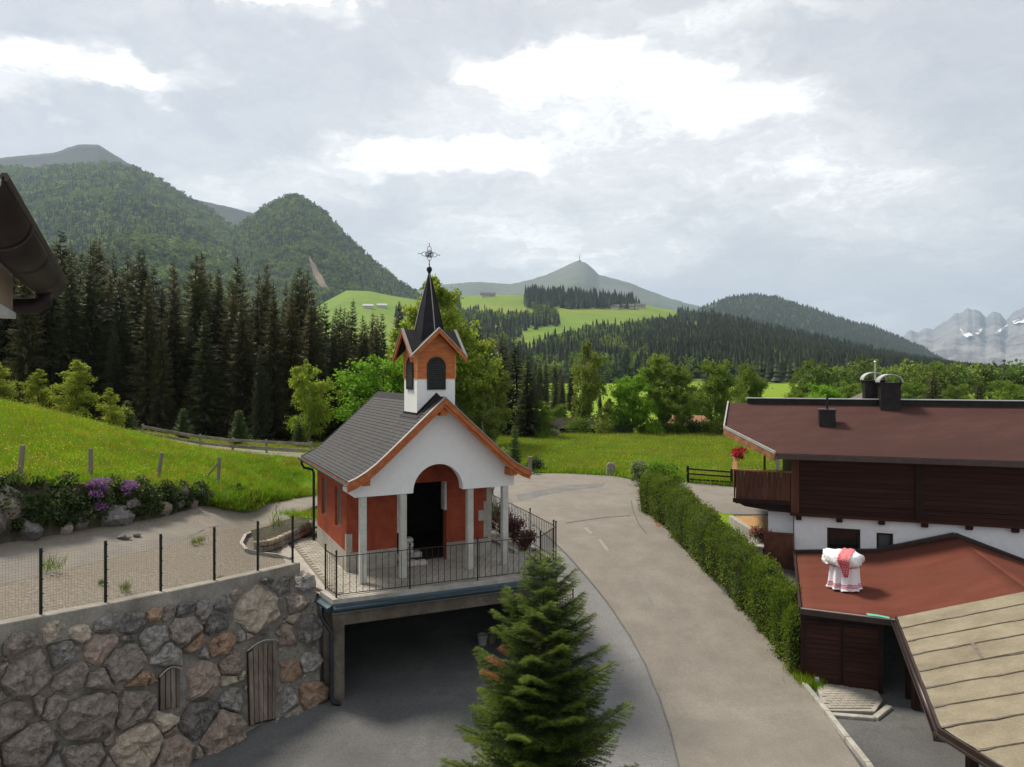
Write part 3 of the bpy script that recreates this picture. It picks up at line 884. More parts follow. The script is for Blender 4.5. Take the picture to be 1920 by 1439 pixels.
H_snow = Hill([(1560, 680, D9), (1660, 652, D9), (1700, 624, D9), (1726, 620, D9), (1750, 617, D9), (1768, 604, D9), (1790, 590, D9), (1802, 588, D9), (1815, 580, D9), (1832, 585, D9), (1850, 592, D9), (1866, 587, D9), (1875, 589, D9), (1886, 601, D9), (1896, 590, D9), (1910, 580, D9), (1925, 572, D9), (1960, 565, D9), (2040, 580, D9), (2200, 620, D9), (2500, 650, D9)], 710, 4200, 1.0, .26, 37, 26, jag=7.0)
H_snow.mesh('limestone_massif', M['h_rock'], 420, 90)


def patch_on(hill, name, outline, m, lift, n=14):
    """a surface patch lying on a hill: outline in (u, v) of the slope"""
    us = [p[0] for p in outline]
    rows = []
    u0, u1 = min(us), max(us)
    U = np.linspace(u0 + .5, u1 - .5, n)
    Ts = np.linspace(0, 1, 400)
    for u in U:
        ys = []
        k = len(outline)
        for i in range(k):
            (a, b), (c, d) = outline[i], outline[(i + 1) % k]
            if (a <= u < c) or (c <= u < a): ys.append(b + (d - b) * (u - a) / (c - a))
        if len(ys) < 2: continue
        P = hill.pos(np.full(400, u), Ts)
        V = 700 + (CZ - P[:, 2]) / P[:, 1] * F
        row = []
        for g in np.linspace(0, 1, 8):
            v = max(ys) + (min(ys) - max(ys)) * g
            j = int(np.argmin(np.abs(V - v)))
            row.append(Vector(P[j]) + Vector((0, -lift * .6, lift)))
        rows.append(row)
    mb = MB(); mb.grid(rows)
    return tag(mb.build(name, m, origin=(0, 0, 0), smooth=True), kind='structure')


patch_on(H_cone, 'landslip_scar', [(580, 484), (586, 494), (591, 500), (597, 514), (606, 524), (611, 538), (622, 552), (610, 547), (603, 549), (597, 536), (590, 530), (586, 512), (581, 500)], M['scree'], 6)
SNOW = [[(1797, 619), (1803, 624), (1809, 628), (1820, 629), (1822, 634), (1812, 637), (1805, 633)], [(1826, 630), (1833, 622), (1841, 620), (1838, 627), (1831, 633)], 
        [(1862, 628), (1874, 621), (1886, 613), (1890, 614), (1878, 624), (1868, 631)], [(1896, 606), (1908, 603), (1922, 604), (1924, 610), (1910, 609), (1900, 612)]]
for q in SNOW: patch_on(H_snow, 'snow_patch', q, M['snow'], 22, 9)
# ------------------------------------------------------------------ plants
def diamonds(C, D, W, k=.5):
    n = len(C)
    V = np.empty((n, 4, 3), np.float32)
    V[:, 0] = C; V[:, 1] = C + D * k + W * .5; V[:, 2] = C + D; V[:, 3] = C + D * k - W * .5
    return V.reshape(-1, 3), np.arange(n * 4).reshape(n, 4)


def unit(v):
    return v / np.maximum(np.linalg.norm(v, axis=-1, keepdims=True), 1e-9)


def rdir(n, rng=RN):
    return unit(rng.normal(size=(n, 3)))


def trunk_mesh(name, h, r, m, bend=.02, n=7, seg=6):
    mb = MB()
    rr = random.Random(int(h * 100))
    path = [Vector((rr.uniform(-bend, bend) * h * k / seg, rr.uniform(-bend, bend) * h * k / seg, h * k / seg)) for k in range(seg + 1)]
    path[0] = Vector((0, 0, -.25))
    mb.tube(path, [r * (1.25 if k == 0 else (1 - k / seg) ** .8 + .04) for k in range(seg + 1)], n)
    me = bpy.data.meshes.new(name)
    me.from_pydata(mb.v, [], mb.f); me.materials.append(m)
    me.polygons.foreach_set('use_smooth', [True] * len(me.polygons))
    return me, path


def spruce_crown(h, R, seed, whorls=34, nb=8, twigs=7, base=.06, droop=.35, thin=1.0, mat_=None, tipup=.12):
    rng = np.random.default_rng(seed)
    C, D, W = [], [], []
    for k in range(whorls):
        f = base + (1 - base) * (k / whorls) ** .92
        z = h * f
        n = nb if f < .85 else max(4, nb - 2)
        a0 = rng.uniform(0, 6.28)
        for j in range(n):
            if rng.uniform() > thin * .93: continue
            a = a0 + 6.283 * j / n + rng.uniform(-.3, .3)
            prof = (1 - f) ** .78 * (1.0 if f > .18 else (.72 + 1.5 * f))
            L = (R * prof + .12) * rng.uniform(.68, 1.12)
            dr = np.array([math.cos(a), math.sin(a), 0]); sd = np.array([-math.sin(a), math.cos(a), 0])
            dz = -droop * rng.uniform(.5, 1.3) * (1.15 - f)
            if f > .8: dz = .25
            zz = z + rng.uniform(-.4, .4) * h / whorls
            s = np.linspace(.12, 1, twigs)
            ax = np.outer(s * L, dr) + np.outer(dz * L * s + tipup * L * s ** 3 * 1.4, [0, 0, 1]) + [0, 0, zz]
            # limb
            C.append(ax[:1] * [.05, .05, 1]); D.append((ax[-1:] - ax[:1] * [.05, .05, 1]) * 1.02); W.append(sd[None] * L * .13)
            for sg in (-1, 1):
                l = L * .42 * (1 - s * .72) * rng.uniform(.7, 1.25, twigs) + .05
                d = (np.outer(l, sd * sg) * .85 + np.outer(l, dr) * .6 + np.outer(l, [0, 0, 1]) * rng.uniform(-.75, -.1, twigs)[:, None])
                C.append(ax); D.append(d); W.append(np.outer(l * .34, dr) + np.outer(l * .12, [0, 0, 1]))
            # hanging sprays
            l = L * .30 * (1 - s * .5) * rng.uniform(.6, 1.3, twigs)
            d = np.outer(l, dr) * .35 + np.outer(l, [0, 0, -1]) + np.outer(l * rng.uniform(-.4, .4, twigs), sd)
            C.append(ax); D.append(d); W.append(np.outer(l * .42, sd))
    # leader
    C.append(np.array([[0, 0, h * .93]])); D.append(np.array([[0, 0, h * .085]])); W.append(np.array([[.10, .03, 0]]))
    V, Fq = diamonds(np.concatenate(C), np.concatenate(D), np.concatenate(W), .42)
    return mesh_np('crown', V, [Fq], [mat_ or M['spruce']])


def leaf_crown(h, seed, kind='birch', n=7000, lw=.16, mat_=None, bmat=None, rx=.24, base=.14, branches=34, spread=.3):
    """limbs + leaves; returns (limb mesh, leaf mesh)"""
    rng = np.random.default_rng(seed); rr = random.Random(seed)
    mb = MB()
    seg = 8
    path = [Vector((0, 0, -.2))]
    for k in range(1, seg + 1):
        path.append(Vector((rr.uniform(-.012, .012) * h * k ** .6, rr.uniform(-.012, .012) * h * k ** .6, h * .96 * k / seg)))
    r0 = h * .013 + .02
    mb.tube(path, [r0 * ((1 - k / seg) ** .9 + .05) for k in range(seg + 1)], 7)
    anchors = []
    for b in range(branches):
        f = base + (.98 - base) * (b + rr.random()) / branches
        k = f * seg; i = min(int(k), seg - 1)
        p = path[i].lerp(path[i + 1], k - i)
        g = (f - base) / (1 - base)
        if kind == 'birch': prof = (math.sin(math.pi * min(1, g * .86 + .16)) ** .75)
        elif kind == 'poplar': prof = (math.sin(math.pi * min(1, g * .9 + .08)) ** .6)
        elif kind == 'cone': prof = max(.1, (1 - g) ** .8 * min(1, .5 + g * 3))
        else: prof = math.sin(math.pi * min(1, g * .78 + .2)) ** .6
        L = h * rx * prof * rr.uniform(.65, 1.15) + .1
        a = rr.uniform(0, 6.283)
        el = rr.uniform(.35, .8) if kind in ('birch', 'poplar', 'cone') else rr.uniform(.1, .7)
        d = Vector((math.cos(a) * math.cos(el), math.sin(a) * math.cos(el), math.sin(el)))
        q1 = p + d * L * .55
        q2 = q1 + (d + Vector((0, 0, -.45 if kind == 'birch' else -.1))).normalized() * L * .55
        mb.tube([p, q1, q2], [r0 * .32 * (1.1 - f), r0 * .2 * (1.1 - f), .006], 4, caps=False)
        for t in (.35, .6, .8, 1.0, 1.15):
            pt = p.lerp(q1, t / .6) if t < .6 else q1.lerp(q2, (t - .6) / .55)
            anchors.append((pt, L * (.34 if t > .5 else .25) + .12))
            if rr.random() < .7:
                s = Vector((rr.gauss(0, 1), rr.gauss(0, 1), rr.gauss(0, .6))) * L * .28
                anchors.append((pt + s, L * .24 + .1))
    AP = np.array([a[0][:] for a in anchors]); AR = np.array([a[1] for a in anchors])
    wgt = AR ** 1.6 * rng.uniform(.35, 1.3, len(AR)); wgt /= wgt.sum()
    idx = rng.choice(len(AP), n, p=wgt)
    off = rng.normal(size=(n, 3)) * AR[idx][:, None] * spread * [1, 1, .8]
    if kind == 'birch':
        off[:, 2] -= np.abs(rng.normal(size=n)) * AR[idx] * .45
    C = AP[idx] + off
    C = C[C[:, 2] > h * base * .45]
    n = len(C)
    D = unit(rdir(n, rng) + [0, 0, -.35]) * (lw * rng.uniform(.7, 1.35, n))[:, None]
    W = unit(np.cross(D, rdir(n, rng))) * (lw * .75 * rng.uniform(.7, 1.2, n))[:, None]
    V, Fq = diamonds(C, D, W, .45)
    limbs = bpy.data.meshes.new('trunk'); limbs.from_pydata(mb.v, [], mb.f); limbs.materials.append(bmat or M['bark_d'])
    limbs.polygons.foreach_set('use_smooth', [True] * len(limbs.polygons))
    return limbs, mesh_np('crown', V, [Fq], [mat_ or M['birch']])


TREES = {}


def plant(key, name, pos, h, label, cat='tree', group=None, wide=1.0, rz=None):
    """place a copy of a tree: an empty at its foot with trunk and crown"""
    (tm, cm, h0) = TREES[key]
    o = thing(name, pos, label, cat, group)
    s = h / h0
    o.scale = (s * wide, s * wide, s)
    o.rotation_euler = (R.uniform(-.02, .02), R.uniform(-.02, .02), R.uniform(0, 6.28) if rz is None else rz)
    put('trunk', tm, o); put('crown', cm, o)
    return o


for k in range(6):
    h = 16.0
    tm, _ = trunk_mesh('trunk', h * .96, .2, M['bark'])
    TREES['sp%d' % k] = (tm, spruce_crown(h, 2.5 + .25 * (k % 3), 100 + k, 40, 8, 7, .05, .36, [1, .95, .85][k % 3], M['spruce' if k % 2 else 'spruce_b']), h)
for k in range(2):
    h = 3.5
    tm, _ = trunk_mesh('trunk', h * .96, .06, M['bark'])
    TREES['ys%d' % k] = (tm, spruce_crown(h, 1.0, 130 + k, 20, 8, 6, .03, .12, .96, M['spruce_y']), h)
for k in range(3):
    TREES['bi%d' % k] = (*leaf_crown(10, 200 + k, 'birch', 15000, .21, M['birch'], M['birch_bark'], .22, .12, 40), 10)
for k in range(2):
    TREES['bd%d' % k] = (*leaf_crown(10, 210 + k, 'birch', 16000, .21, M['birch_d'], M['birch_bark'], .21, .12, 44), 10)
for k in range(2):
    TREES['po%d' % k] = (*leaf_crown(12, 220 + k, 'poplar', 18000, .22, M['alder'], M['bark_d'], .20, .05, 60), 12)
for k in range(2):
    TREES['ma%d' % k] = (*leaf_crown(7, 230 + k, 'round', 14000, .21, M['maple'], M['bark_d'], .38, .14, 40), 7)
for k in range(2):
    TREES['al%d' % k] = (*leaf_crown(8, 240 + k, 'round', 15000, .22, M['alder'], M['bark_d'], .36, .05, 44), 8)
for k in range(3):
    TREES['yl%d' % k] = (*leaf_crown(5, 250 + k, 'cone', 9000, .10, M['ylw'], M['bark_d'], .27, .06, 44), 5)

# --- the dark spruce wood behind the meadow
ENV = [(-80, 440), (0, 430), (40, 400), (75, 440), (110, 425), (150, 450), (180, 448), (215, 468), (260, 462), (300, 500), (330, 490), (372, 472), (410, 492), (440, 482), (470, 500), (500, 492), (540, 508), (575, 497), (602, 540), (640, 572), (662, 560), (700, 582), (750, 566), (780, 600)]
named = [(40, 400, 52), (110, 428, 56), (180, 448, 60), (262, 461, 52), (372, 471, 54), (440, 481, 62), (500, 491, 60), (560, 498, 55), (575, 505, 63), (660, 560, 66), (640, 574, 60), (750, 564, 68), (700, 585, 70), (215, 470, 64), (325, 490, 66), (150, 470, 58)]
ngrp = 'spruces of the dark wood behind the meadow'
cnt = 0
for (u, v, d) in named:
    p = A(u, v, d); g = zmead(p.x, min(d, 59)) - .1
    lab = {40: 'tall dark spruce whose tip stands above the brown gutter end', 262: 'pointed dark spruce rising clear of the wood, below the forested mountainside',
           372: 'broad dark spruce with the rounded top in the middle of the wood', 575: 'ragged open-branched spruce at the right shoulder of the tall wood',
           560: 'dense spruce just beside the ragged open-branched one at the shoulder of the wood', 660: 'slim spruce standing lower, right of the tall wood',
           750: 'small pointed spruce closest to the slate steeple', 700: 'lower spruce between the slim one and the steeple'}.get(u, 'tall spruce tipping the skyline of the wood, ' + {110: 'next to the gutter-end spruce', 180: 'above the largest yellow-green tree', 440: 'right of the round-topped spruce', 500: 'midway between round-topped and ragged spruce', 640: 'just left of the slim spruce', 215: 'left of the pointed free-standing one', 325: 'between the pointed and the round-topped spruce', 150: 'third from the photo edge'}.get(u, ''))
    plant('sp%d' % (cnt % 6), 'spruce_tree', (p.x, d, g), p.z - g, lab, 'spruce', ngrp, R.uniform(.85, 1.1))
    cnt += 1
for row, (d, n) in enumerate([(49, 26), (54, 26), (59, 26), (66, 26), (74, 24)]):
    for i in range(n):
        u = -70 + (830) * (i + R.uniform(.15, .85)) / n
        dd = d + R.uniform(-2.5, 2.5)
        v = pl(ENV, u) + R.choice([8, 20, 35, 60, 95]) * R.uniform(.6, 1.3) + (28 if row == 0 else 0)
        if u > 600 and row == 0: continue
        p = A(u, v, dd); g = zmead(p.x, min(dd, 59)) - .1
        where = ['by the photo edge below the brown gutter', 'above the small yellow-green tree', 'above the largest yellow-green tree', 'above the small spruce ending the young row', 'above the middle of the rail fence',
                 'between the rail fence middle and the slender birch', 'directly behind the slender birch', 'between slender birch and maple', 'behind the maple and tower'][min(8, max(0, int(u / 84)))]
        plant('sp%d' % R.randrange(6), 'spruce_tree', (p.x, dd, g), max(4, p.z - g),
              ['front', 'second', 'third', 'fourth', 'rear'][row] + '-row dark spruce of the wood, ' + where, 'spruce', ngrp, R.uniform(.72, 1.25))

# --- spruces right of the steeple
for (u, v, d, lab) in [(893, 600, 60, 'dark spruce right behind the birch at the steeple'), (915, 625, 66, 'dark spruce second from the steeple birch'), (942, 622, 62, 'dark spruce in the clump right of the steeple, behind the bare-looking birch'),
                       (968, 632, 58, 'broad dark spruce in the clump right of the steeple'), (990, 655, 56, 'dark spruce at the outer right side of the clump right of the steeple'), (872, 640, 70, 'spruce mostly hidden behind the steeple birch')]:
    p = A(u, v, d)
    plant('sp%d' % R.randrange(6), 'spruce_tree', (p.x, d, -.1), p.z + .1, lab, 'spruce', 'dark spruces right of the steeple', R.uniform(1.3, 1.6))
# --- mid-distance conifers further off
for i in range(30):
    d = R.uniform(85, 150); u = R.choice([R.uniform(1000, 1080), R.uniform(1120, 1300), R.uniform(995, 1320)])
    v = R.uniform(672, 715) if u < 1075 else R.uniform(712, 745)
    p = A(u, v, d)
    plant('sp%d' % R.randrange(6), 'spruce_tree', (p.x, d, -.3), max(3, p.z + .3), ('nearer ' if d < 115 else 'farther ') + 'spruce of the small wood beyond the meadow, ' + ('left of the tallest olive tree' if u < 1085 else 'behind the bright maple' if u < 1210 else 'behind the tall narrow tree' if u < 1262 else 'behind the broad leafy tree'), 'spruce', 'spruces of the small wood beyond the meadow', R.uniform(.9, 1.2))

# --- broadleaf trees, each with its own place
SPOT = [
    ('yl0', 'young_tree', -5, 672, 33, 862, 1.5, 'yellow-green young tree cut by the photo edge above the flowery slope'),
    ('yl1', 'young_tree', 72, 688, 34.5, 800, 1.15, 'small yellow-green tree between the edge tree and the big yellow-green one'),
    ('yl2', 'young_tree', 146, 668, 35, 830, 1.45, 'largest of the yellow-green young trees along the flowery slope'),
    ('yl0', 'young_tree', 208, 722, 36, 830, 1.2, 'yellow-green young tree beside the small spruce at the foot of the slope'),
    ('bi0', 'birch_tree', 578, 664, 43, 848, .95, 'slender light green birch beside the slate chapel roof'),
    ('ma0', 'maple_tree', 722, 672, 46, 850, 1.25, 'bright green maple behind the chapel roof, left of the tower'),
    ('bi1', 'birch_tree', 815, 498, 48, 846, .92, 'tall birch directly behind the steeple'),
    ('bi2', 'birch_tree', 860, 560, 50, 846, .95, 'drooping birch close right of the steeple'),
    ('bi0', 'birch_tree', 770, 590, 52, 846, .9, 'birch peeping out left of the tower, behind the maple'),
    ('bd0', 'birch_tree', 928, 664, 50, 836, .8, 'olive birch with its pale trunk showing through, above the gable slope'),
    ('bd1', 'birch_tree', 905, 730, 46, 842, 1.1, 'low olive birch right behind the gable slope'),
    ('al0', 'alder_tree', 1013, 750, 56, 822, .8, 'small bluish green tree between the dark spruces and the black barn'),
    ('al1', 'alder_tree', 1050, 757, 70, 815, .9, 'grey-green small tree above the black barn roof'),
    ('bd1', 'birch_tree', 1105, 640, 62, 818, .78, 'tallest olive-green tree alone in the meadow line'),
    ('ma1', 'maple_tree', 1185, 713, 60, 818, .92, 'bright green round maple in the meadow line'),
    ('po0', 'poplar_tree', 1236, 668, 61, 818, .95, 'tall narrow tree right of the bright maple'),
    ('po1', 'poplar_tree', 1270, 692, 59, 820, 1.05, 'dense dark green tree next to the tall narrow one'),
    ('al0', 'alder_tree', 1342, 684, 60, 818, .78, 'broad leafy tree just left of the brown house roof'),
    ('al1', 'alder_tree', 1400, 690, 66, 814, .6, 'narrow leafy tree rising behind the roof corner of the brown house'),
    ('al1', 'alder_tree', 1308, 742, 72, 812, .9, 'lower leafy tree filling the gap left of the broad one'),
    ('bd0', 'birch_tree', 1140, 752, 68, 815, .9, 'low olive tree at the foot of the tallest one'),
    ('al0', 'leafy_tree', 1505, 718, 75, 800, .9, 'leafy tree just clear of the house ridge, nearest the small chimney'),
    ('ma1', 'leafy_tree', 1540, 722, 70, 800, .95, 'bright bushy tree over the house ridge above the small chimney'),
    ('al1', 'leafy_tree', 1592, 714, 72, 800, .95, 'bushy tree over the house ridge left of the arched chimneys'),
    ('al0', 'leafy_tree', 1710, 716, 72, 800, .95, 'bushy tree over the house ridge right of the arched chimneys'),
    ('al1', 'leafy_tree', 1880, 712, 90, 790, 1.2, 'leafy tree over the house ridge at the far end of the roof'),
    ('al0', 'leafy_tree', 1792, 720, 95, 790, 1.0, 'leafy tree between the two spruces above the house ridge'),
]
for (key, name, u, vt, d, vb, wide, lab) in SPOT:
    if 1080 < u < 1420: vt -= 10
    p = A(u, vt, d); g = zmead(p.x, d) if p.x < -1 and d < 59 else -.15
    if u > 1480: g = -1.2
    plant(key, name, (p.x, d, g - .05), p.z - g, lab, 'tree', None, wide)
for (u, vt, d, wide, lab) in [(1750, 691, 66, 1.15, 'dark spruce over the house ridge nearest the arched chimneys'), (1836, 708, 70, 1.2, 'dark spruce over the house ridge further right')]:
    p = A(u, vt, d)
    plant('sp%d' % R.randrange(6), 'spruce_tree', (p.x, d, -2), p.z + 2, lab, 'spruce', None, wide * 1.25)
for (u, vt, d, vb, lab) in [(342, 764, 41, 830, 'small young spruce behind the rail fence, middle one of three'), (448, 768, 41, 833, 'small young spruce behind the rail fence closest to the birch'), (238, 750, 38, 825, 'small young spruce at the end of the row of yellow-green trees'),
                            (560, 790, 42, 840, 'low young spruce at the foot of the slender birch')]:
    p = A(u, vt, d); g = zmead(p.x, d)
    plant('ys%d' % R.randrange(2), 'young_spruce', (p.x, d, g), max(1.2, p.z - g), lab, 'spruce', None, 1.15)

# --- woods on the hills (nobody could count them)
def lowspruce(seed, m):
    rng = random.Random(seed); mb = MB()
    for k in range(5):
        z0 = .06 + k * .17; r = .17 * (1 - k * .175) * rng.uniform(.9, 1.1)
        n = 7
        ring = [mb.P((math.cos(6.283 * j / n + k) * r * rng.uniform(.7, 1.2), math.sin(6.283 * j / n + k) * r * rng.uniform(.7, 1.2), z0 + rng.uniform(-.03, .03))) for j in range(n)]
        ap = mb.P((rng.uniform(-.01, .01), rng.uniform(-.01, .01), min(1, z0 + .30)))
        for j in range(n): mb.face([ring[j], ring[(j + 1) % n], ap])
    me = bpy.data.meshes.new('far_spruce'); me.from_pydata(mb.v, [], mb.f); me.materials.append(m)
    return me


def lowbroad(seed, m):
    rng = random.Random(seed)
    bm = bmesh.new(); bmesh.ops.create_icosphere(bm, subdivisions=2, radius=.5)
    for v in bm.verts:
        v.co *= rng.uniform(.72, 1.2); v.co.z = v.co.z * .9 + .42
    me = bpy.data.meshes.new('far_broadleaf'); bm.to_mesh(me); bm.free(); me.materials.append(m)
    return me


M['far_sp'] = leafmat('far_spruce_needles', (.020, .034, .014), (.036, .052, .020), .15, .4, .02)
M['far_br'] = leafmat('far_leaves', (.075, .13, .018), (.125, .185, .028), .35, .4, .02)
M['far_br2'] = leafmat('far_leaves_light', (.125, .19, .024), (.18, .24, .035), .35, .35, .02)


def scatter(name, pts, scl, protos, wide=1.0, tilt=0.0, normal=None, kind='stuff', label=None):
    """many copies of small meshes on points, one object"""
    n = len(pts)
    me = bpy.data.meshes.new(name)
    me.vertices.add(n); me.vertices.foreach_set('co', np.asarray(pts, np.float32).ravel())
    a = me.attributes.new('sc', 'FLOAT_VECTOR', 'POINT')
    s = np.asarray(scl, np.float32)
    S = np.stack([s * wide, s * wide, s], 1) if s.ndim == 1 else s
    a.data.foreach_set('vector', S.astype(np.float32).ravel())
    a = me.attributes.new('ro', 'FLOAT_VECTOR', 'POINT')
    rot = np.zeros((n, 3), np.float32); rot[:, 2] = RN.uniform(0, 6.283, n); rot[:, 0] = RN.uniform(-tilt, tilt, n); rot[:, 1] = RN.uniform(-tilt, tilt, n)
    a.data.foreach_set('vector', rot.ravel())
    a = me.attributes.new('ix', 'INT', 'POINT'); a.data.foreach_set('value', RN.integers(0, len(protos), n).astype(np.int32))
    col = bpy.data.collections.new(name + '_kinds')
    for i, p in enumerate(protos):
        col.objects.link(bpy.data.objects.new('%s_kind%02d' % (name, i), p))
    ng = bpy.data.node_groups.new(name + '_scatter', 'GeometryNodeTree')
    ng.interface.new_socket('Geometry', in_out='INPUT', socket_type='NodeSocketGeometry')
    ng.interface.new_socket('Geometry', in_out='OUTPUT', socket_type='NodeSocketGeometry')
    N, L = ng.nodes, ng.links
    gi = N.new('NodeGroupInput'); go = N.new('NodeGroupOutput')
    m2p = N.new('GeometryNodeMeshToPoints')
    L.new(gi.outputs[0], m2p.inputs['Mesh'])
    ip = N.new('GeometryNodeInstanceOnPoints')
    L.new(m2p.outputs[0], ip.inputs['Points'])
    ci = N.new('GeometryNodeCollectionInfo'); ci.inputs['Collection'].default_value = col
    ci.inputs['Separate Children'].default_value = True; ci.inputs['Reset Children'].default_value = True
    L.new(ci.outputs[0], ip.inputs['Instance'])
    ip.inputs['Pick Instance'].default_value = True

    def att(nm, ty):
        q = N.new('GeometryNodeInputNamedAttribute'); q.data_type = ty; q.inputs['Name'].default_value = nm
        return q.outputs['Attribute']
    L.new(att('ix', 'INT'), ip.inputs['Instance Index'])
    e2r = N.new('FunctionNodeEulerToRotation'); L.new(att('ro', 'FLOAT_VECTOR'), e2r.inputs[0])
    L.new(e2r.outputs[0], ip.inputs['Rotation'])
    L.new(att('sc', 'FLOAT_VECTOR'), ip.inputs['Scale'])
    L.new(ip.outputs[0], go.inputs[0])
    o = put(name, me)
    md = o.modifiers.new('scatter', 'NODES'); md.node_group = ng
    return tag(o, label, None, None, kind)


SPK = [lowspruce(k, M['far_sp']) for k in range(5)]
BRK = [lowbroad(k, M['far_br']) for k in range(3)] + [lowbroad(9 + k, M['far_br2']) for k in range(2)]


def farleafy(seed, m, n=420, tall=1.0, big=1.0):
    """crown of leaf clumps for a tree a few hundred metres off"""
    rng = np.random.default_rng(seed)
    nc = 22
    cc = rdir(nc, rng) * rng.uniform(.15, .36, nc)[:, None] * [1, 1, 1.15 * tall] + [0, 0, .5]
    ix = rng.integers(0, nc, n)
    d = rdir(n, rng); C = cc[ix] + d * rng.uniform(.06, .14, n)[:, None]
    D = unit(d + rdir(n, rng) * .8) * big * rng.uniform(.05, .10, n)[:, None]; W = unit(np.cross(D, rdir(n, rng))) * big * rng.uniform(.05, .09, n)[:, None]
    C[:, 2] = np.maximum(C[:, 2], .04)
    V, Fq = diamonds(C - D * .5, D, W, .5)
    return mesh_np('far_tree', V, [Fq], [m])


LFK = [farleafy(60 + k, M['far_br'], 420, [1, 1.2, .9][k]) for k in range(3)] + [farleafy(70 + k, M['far_br2'], 420) for k in range(2)]
FFK = [farleafy(80 + k, M['far_br'], 130, 1, 1.9) for k in range(3)] + [farleafy(90 + k, M['far_br2'], 130, 1, 1.9) for k in range(2)]
SPR = [TREES['sp%d' % k][1] for k in range(4)]


def pin(u, v, polys): return any(inpoly(u, v, q) for q in polys)


MEADC = [[(858, 550), (992, 550), (996, 575), (1006, 600), (945, 600), (865, 592)], [(1030, 578), (1070, 566), (1120, 568), (1185, 580), (1275, 578), (1265, 606), (1150, 624), (1050, 614)], [(945, 660), (985, 622), (1070, 610), (1135, 614), (1075, 636), (1000, 664)]]
MEADD = [[(1250, 604), (1290, 603), (1335, 617), (1300, 621)], [(1020, 684), (1110, 670), (1190, 671), (1225, 690), (1215, 738), (1120, 738), (1040, 730)], [(1418, 718), (1500, 718), (1510, 750), (1418, 750)], [(1210, 700), (1310, 705), (1340, 740), (1210, 740)]]


def clump(P, f, seed, thr):
    return fbm(np.array([P[0] * f]), np.array([P[1] * f]), seed, 3)[0] > thr


pts = H_fir.pick(9500, lambda u, v, p: not pin(u, v, MEADD) and v < 722)
scatter('ridge_spruce_forest', pts, RN.uniform(9, 17, len(pts)), SPK, 1.2, label='dense dark spruce forest over the long ridge behind the house')
pts = H_fir.pick(650, lambda u, v, p: not pin(u, v, MEADD) and v > 655 and clump(p, .004, 77, .06))
scatter('ridge_broadleaf_woods', pts, RN.uniform(7, 13, len(pts)), LFK, .9, label='lighter broadleaf crowns among the ridge spruces')
pts = H_mid.pick(2600, lambda u, v, p: not pin(u, v, MEADC) and (v > 580 or 985 < u < 1200 or u < 870) and clump(p, .003, 5, -.10))
scatter('hill_spruce_forest', pts, RN.uniform(11, 20, len(pts)), SPK, 1.15, label='spruce woods on the meadow hill')
pts = H_mid.pick(1700, lambda u, v, p: not pin(u, v, MEADC) and v > 578 and clump(p, .003, 15, -.06))
scatter('hill_broadleaf_woods', pts, RN.uniform(10, 17, len(pts)), LFK, .95, label='broadleaf woods on the meadow hill')
pts = H_mid.pick(500, lambda u, v, p: 985 < u < 1188 and v < 580)
scatter('hilltop_spruce_wood', pts, RN.uniform(18, 30, len(pts)), SPK, 1.05, label='dark spruce wood crowning the meadow hill')
pts = H_past.pick(700, lambda u, v, p: v > 590 and clump(p, .004, 8, .06))
scatter('pasture_spruces', pts, RN.uniform(12, 22, len(pts)), SPK, 1.15, label='spruce groups on the pasture slope')
pts = H_west.pick(17000, None, .12, 1.0)
pts = pts[pts[:, 1] > 1000]
scatter('mountain_broadleaf_forest', pts, RN.uniform(13, 27, len(pts)), FFK, 1.05, label='broadleaf forest covering the big mountainside')
pts = H_west.pick(4200, lambda u, v, p: clump(p, .0022, 61, .0), .2, 1.0)
scatter('mountain_spruce_forest', pts, RN.uniform(18, 32, len(pts)), SPK, 1.1, label='spruces mixed into the mountainside forest')
SCAR = [[(576, 476), (590, 490), (607, 520), (622, 548), (622, 556), (596, 550), (584, 524), (576, 500)]]
pts = H_cone.pick(11000, lambda u, v, p: not pin(u, v, SCAR), .0, 1.0)
scatter('peak_broadleaf_forest', pts, RN.uniform(12, 24, len(pts)), FFK, 1.05, label='broadleaf forest covering the steep pointed peak')
pts = H_cone.pick(3600, lambda u, v, p: not pin(u, v, SCAR) and (clump(p, .003, 91, .02) or u > 640), .1, 1.0)
scatter('peak_spruce_forest', pts, RN.uniform(16, 28, len(pts)), SPK, 1.1, label='spruces on the steep pointed peak')
pts = H_east.pick(9000, lambda u, v, p: clump(p, .0014, 33, .0), .25, 1.0)
scatter('east_hill_forest', pts, RN.uniform(9, 16, len(pts)), SPK, 1.7, label='forest on the wooded hill behind the ridge')
# valley floor groves between the meadow and the hills
vp = []
while len(vp) < 260:
    d = 130 * (330 / 130) ** RN.uniform(); u = RN.uniform(900, 2100)
    if u < 1500: continue
    vp.append(((u - 960) / F * d, d, -.4))
scatter('valley_broadleaf_grove', np.array(vp), RN.uniform(5, 9.5, len(vp)), LFK + LFK[:3], .95, label='broadleaf grove on the valley floor beyond the house')
vp = []
while len(vp) < 60:
    d = 150 * (330 / 150) ** RN.uniform(); u = RN.uniform(960, 2100)
    if u < 1500: continue
    vp.append(((u - 960) / F * d, d, -.4))
scatter('valley_spruce_grove', np.array(vp), RN.uniform(.35, .62, len(vp)), SPR, 1.3, label='spruces scattered on the valley floor beyond the house')
# ------------------------------------------------------------------ chapel
chapel = thing('chapel', ch((0, 2.5, 0)), 'small unfinished chapel with red walls, white gable, slate roof and wooden bell tower', 'chapel')
PROF = [(0, 4.61), (.5, 4.16), (1.0, 3.71), (1.5, 3.26), (1.8, 3.0), (2.05, 2.82), (2.28, 2.69), (2.48, 2.61)]


def pz(t): return pl(PROF, abs(t))


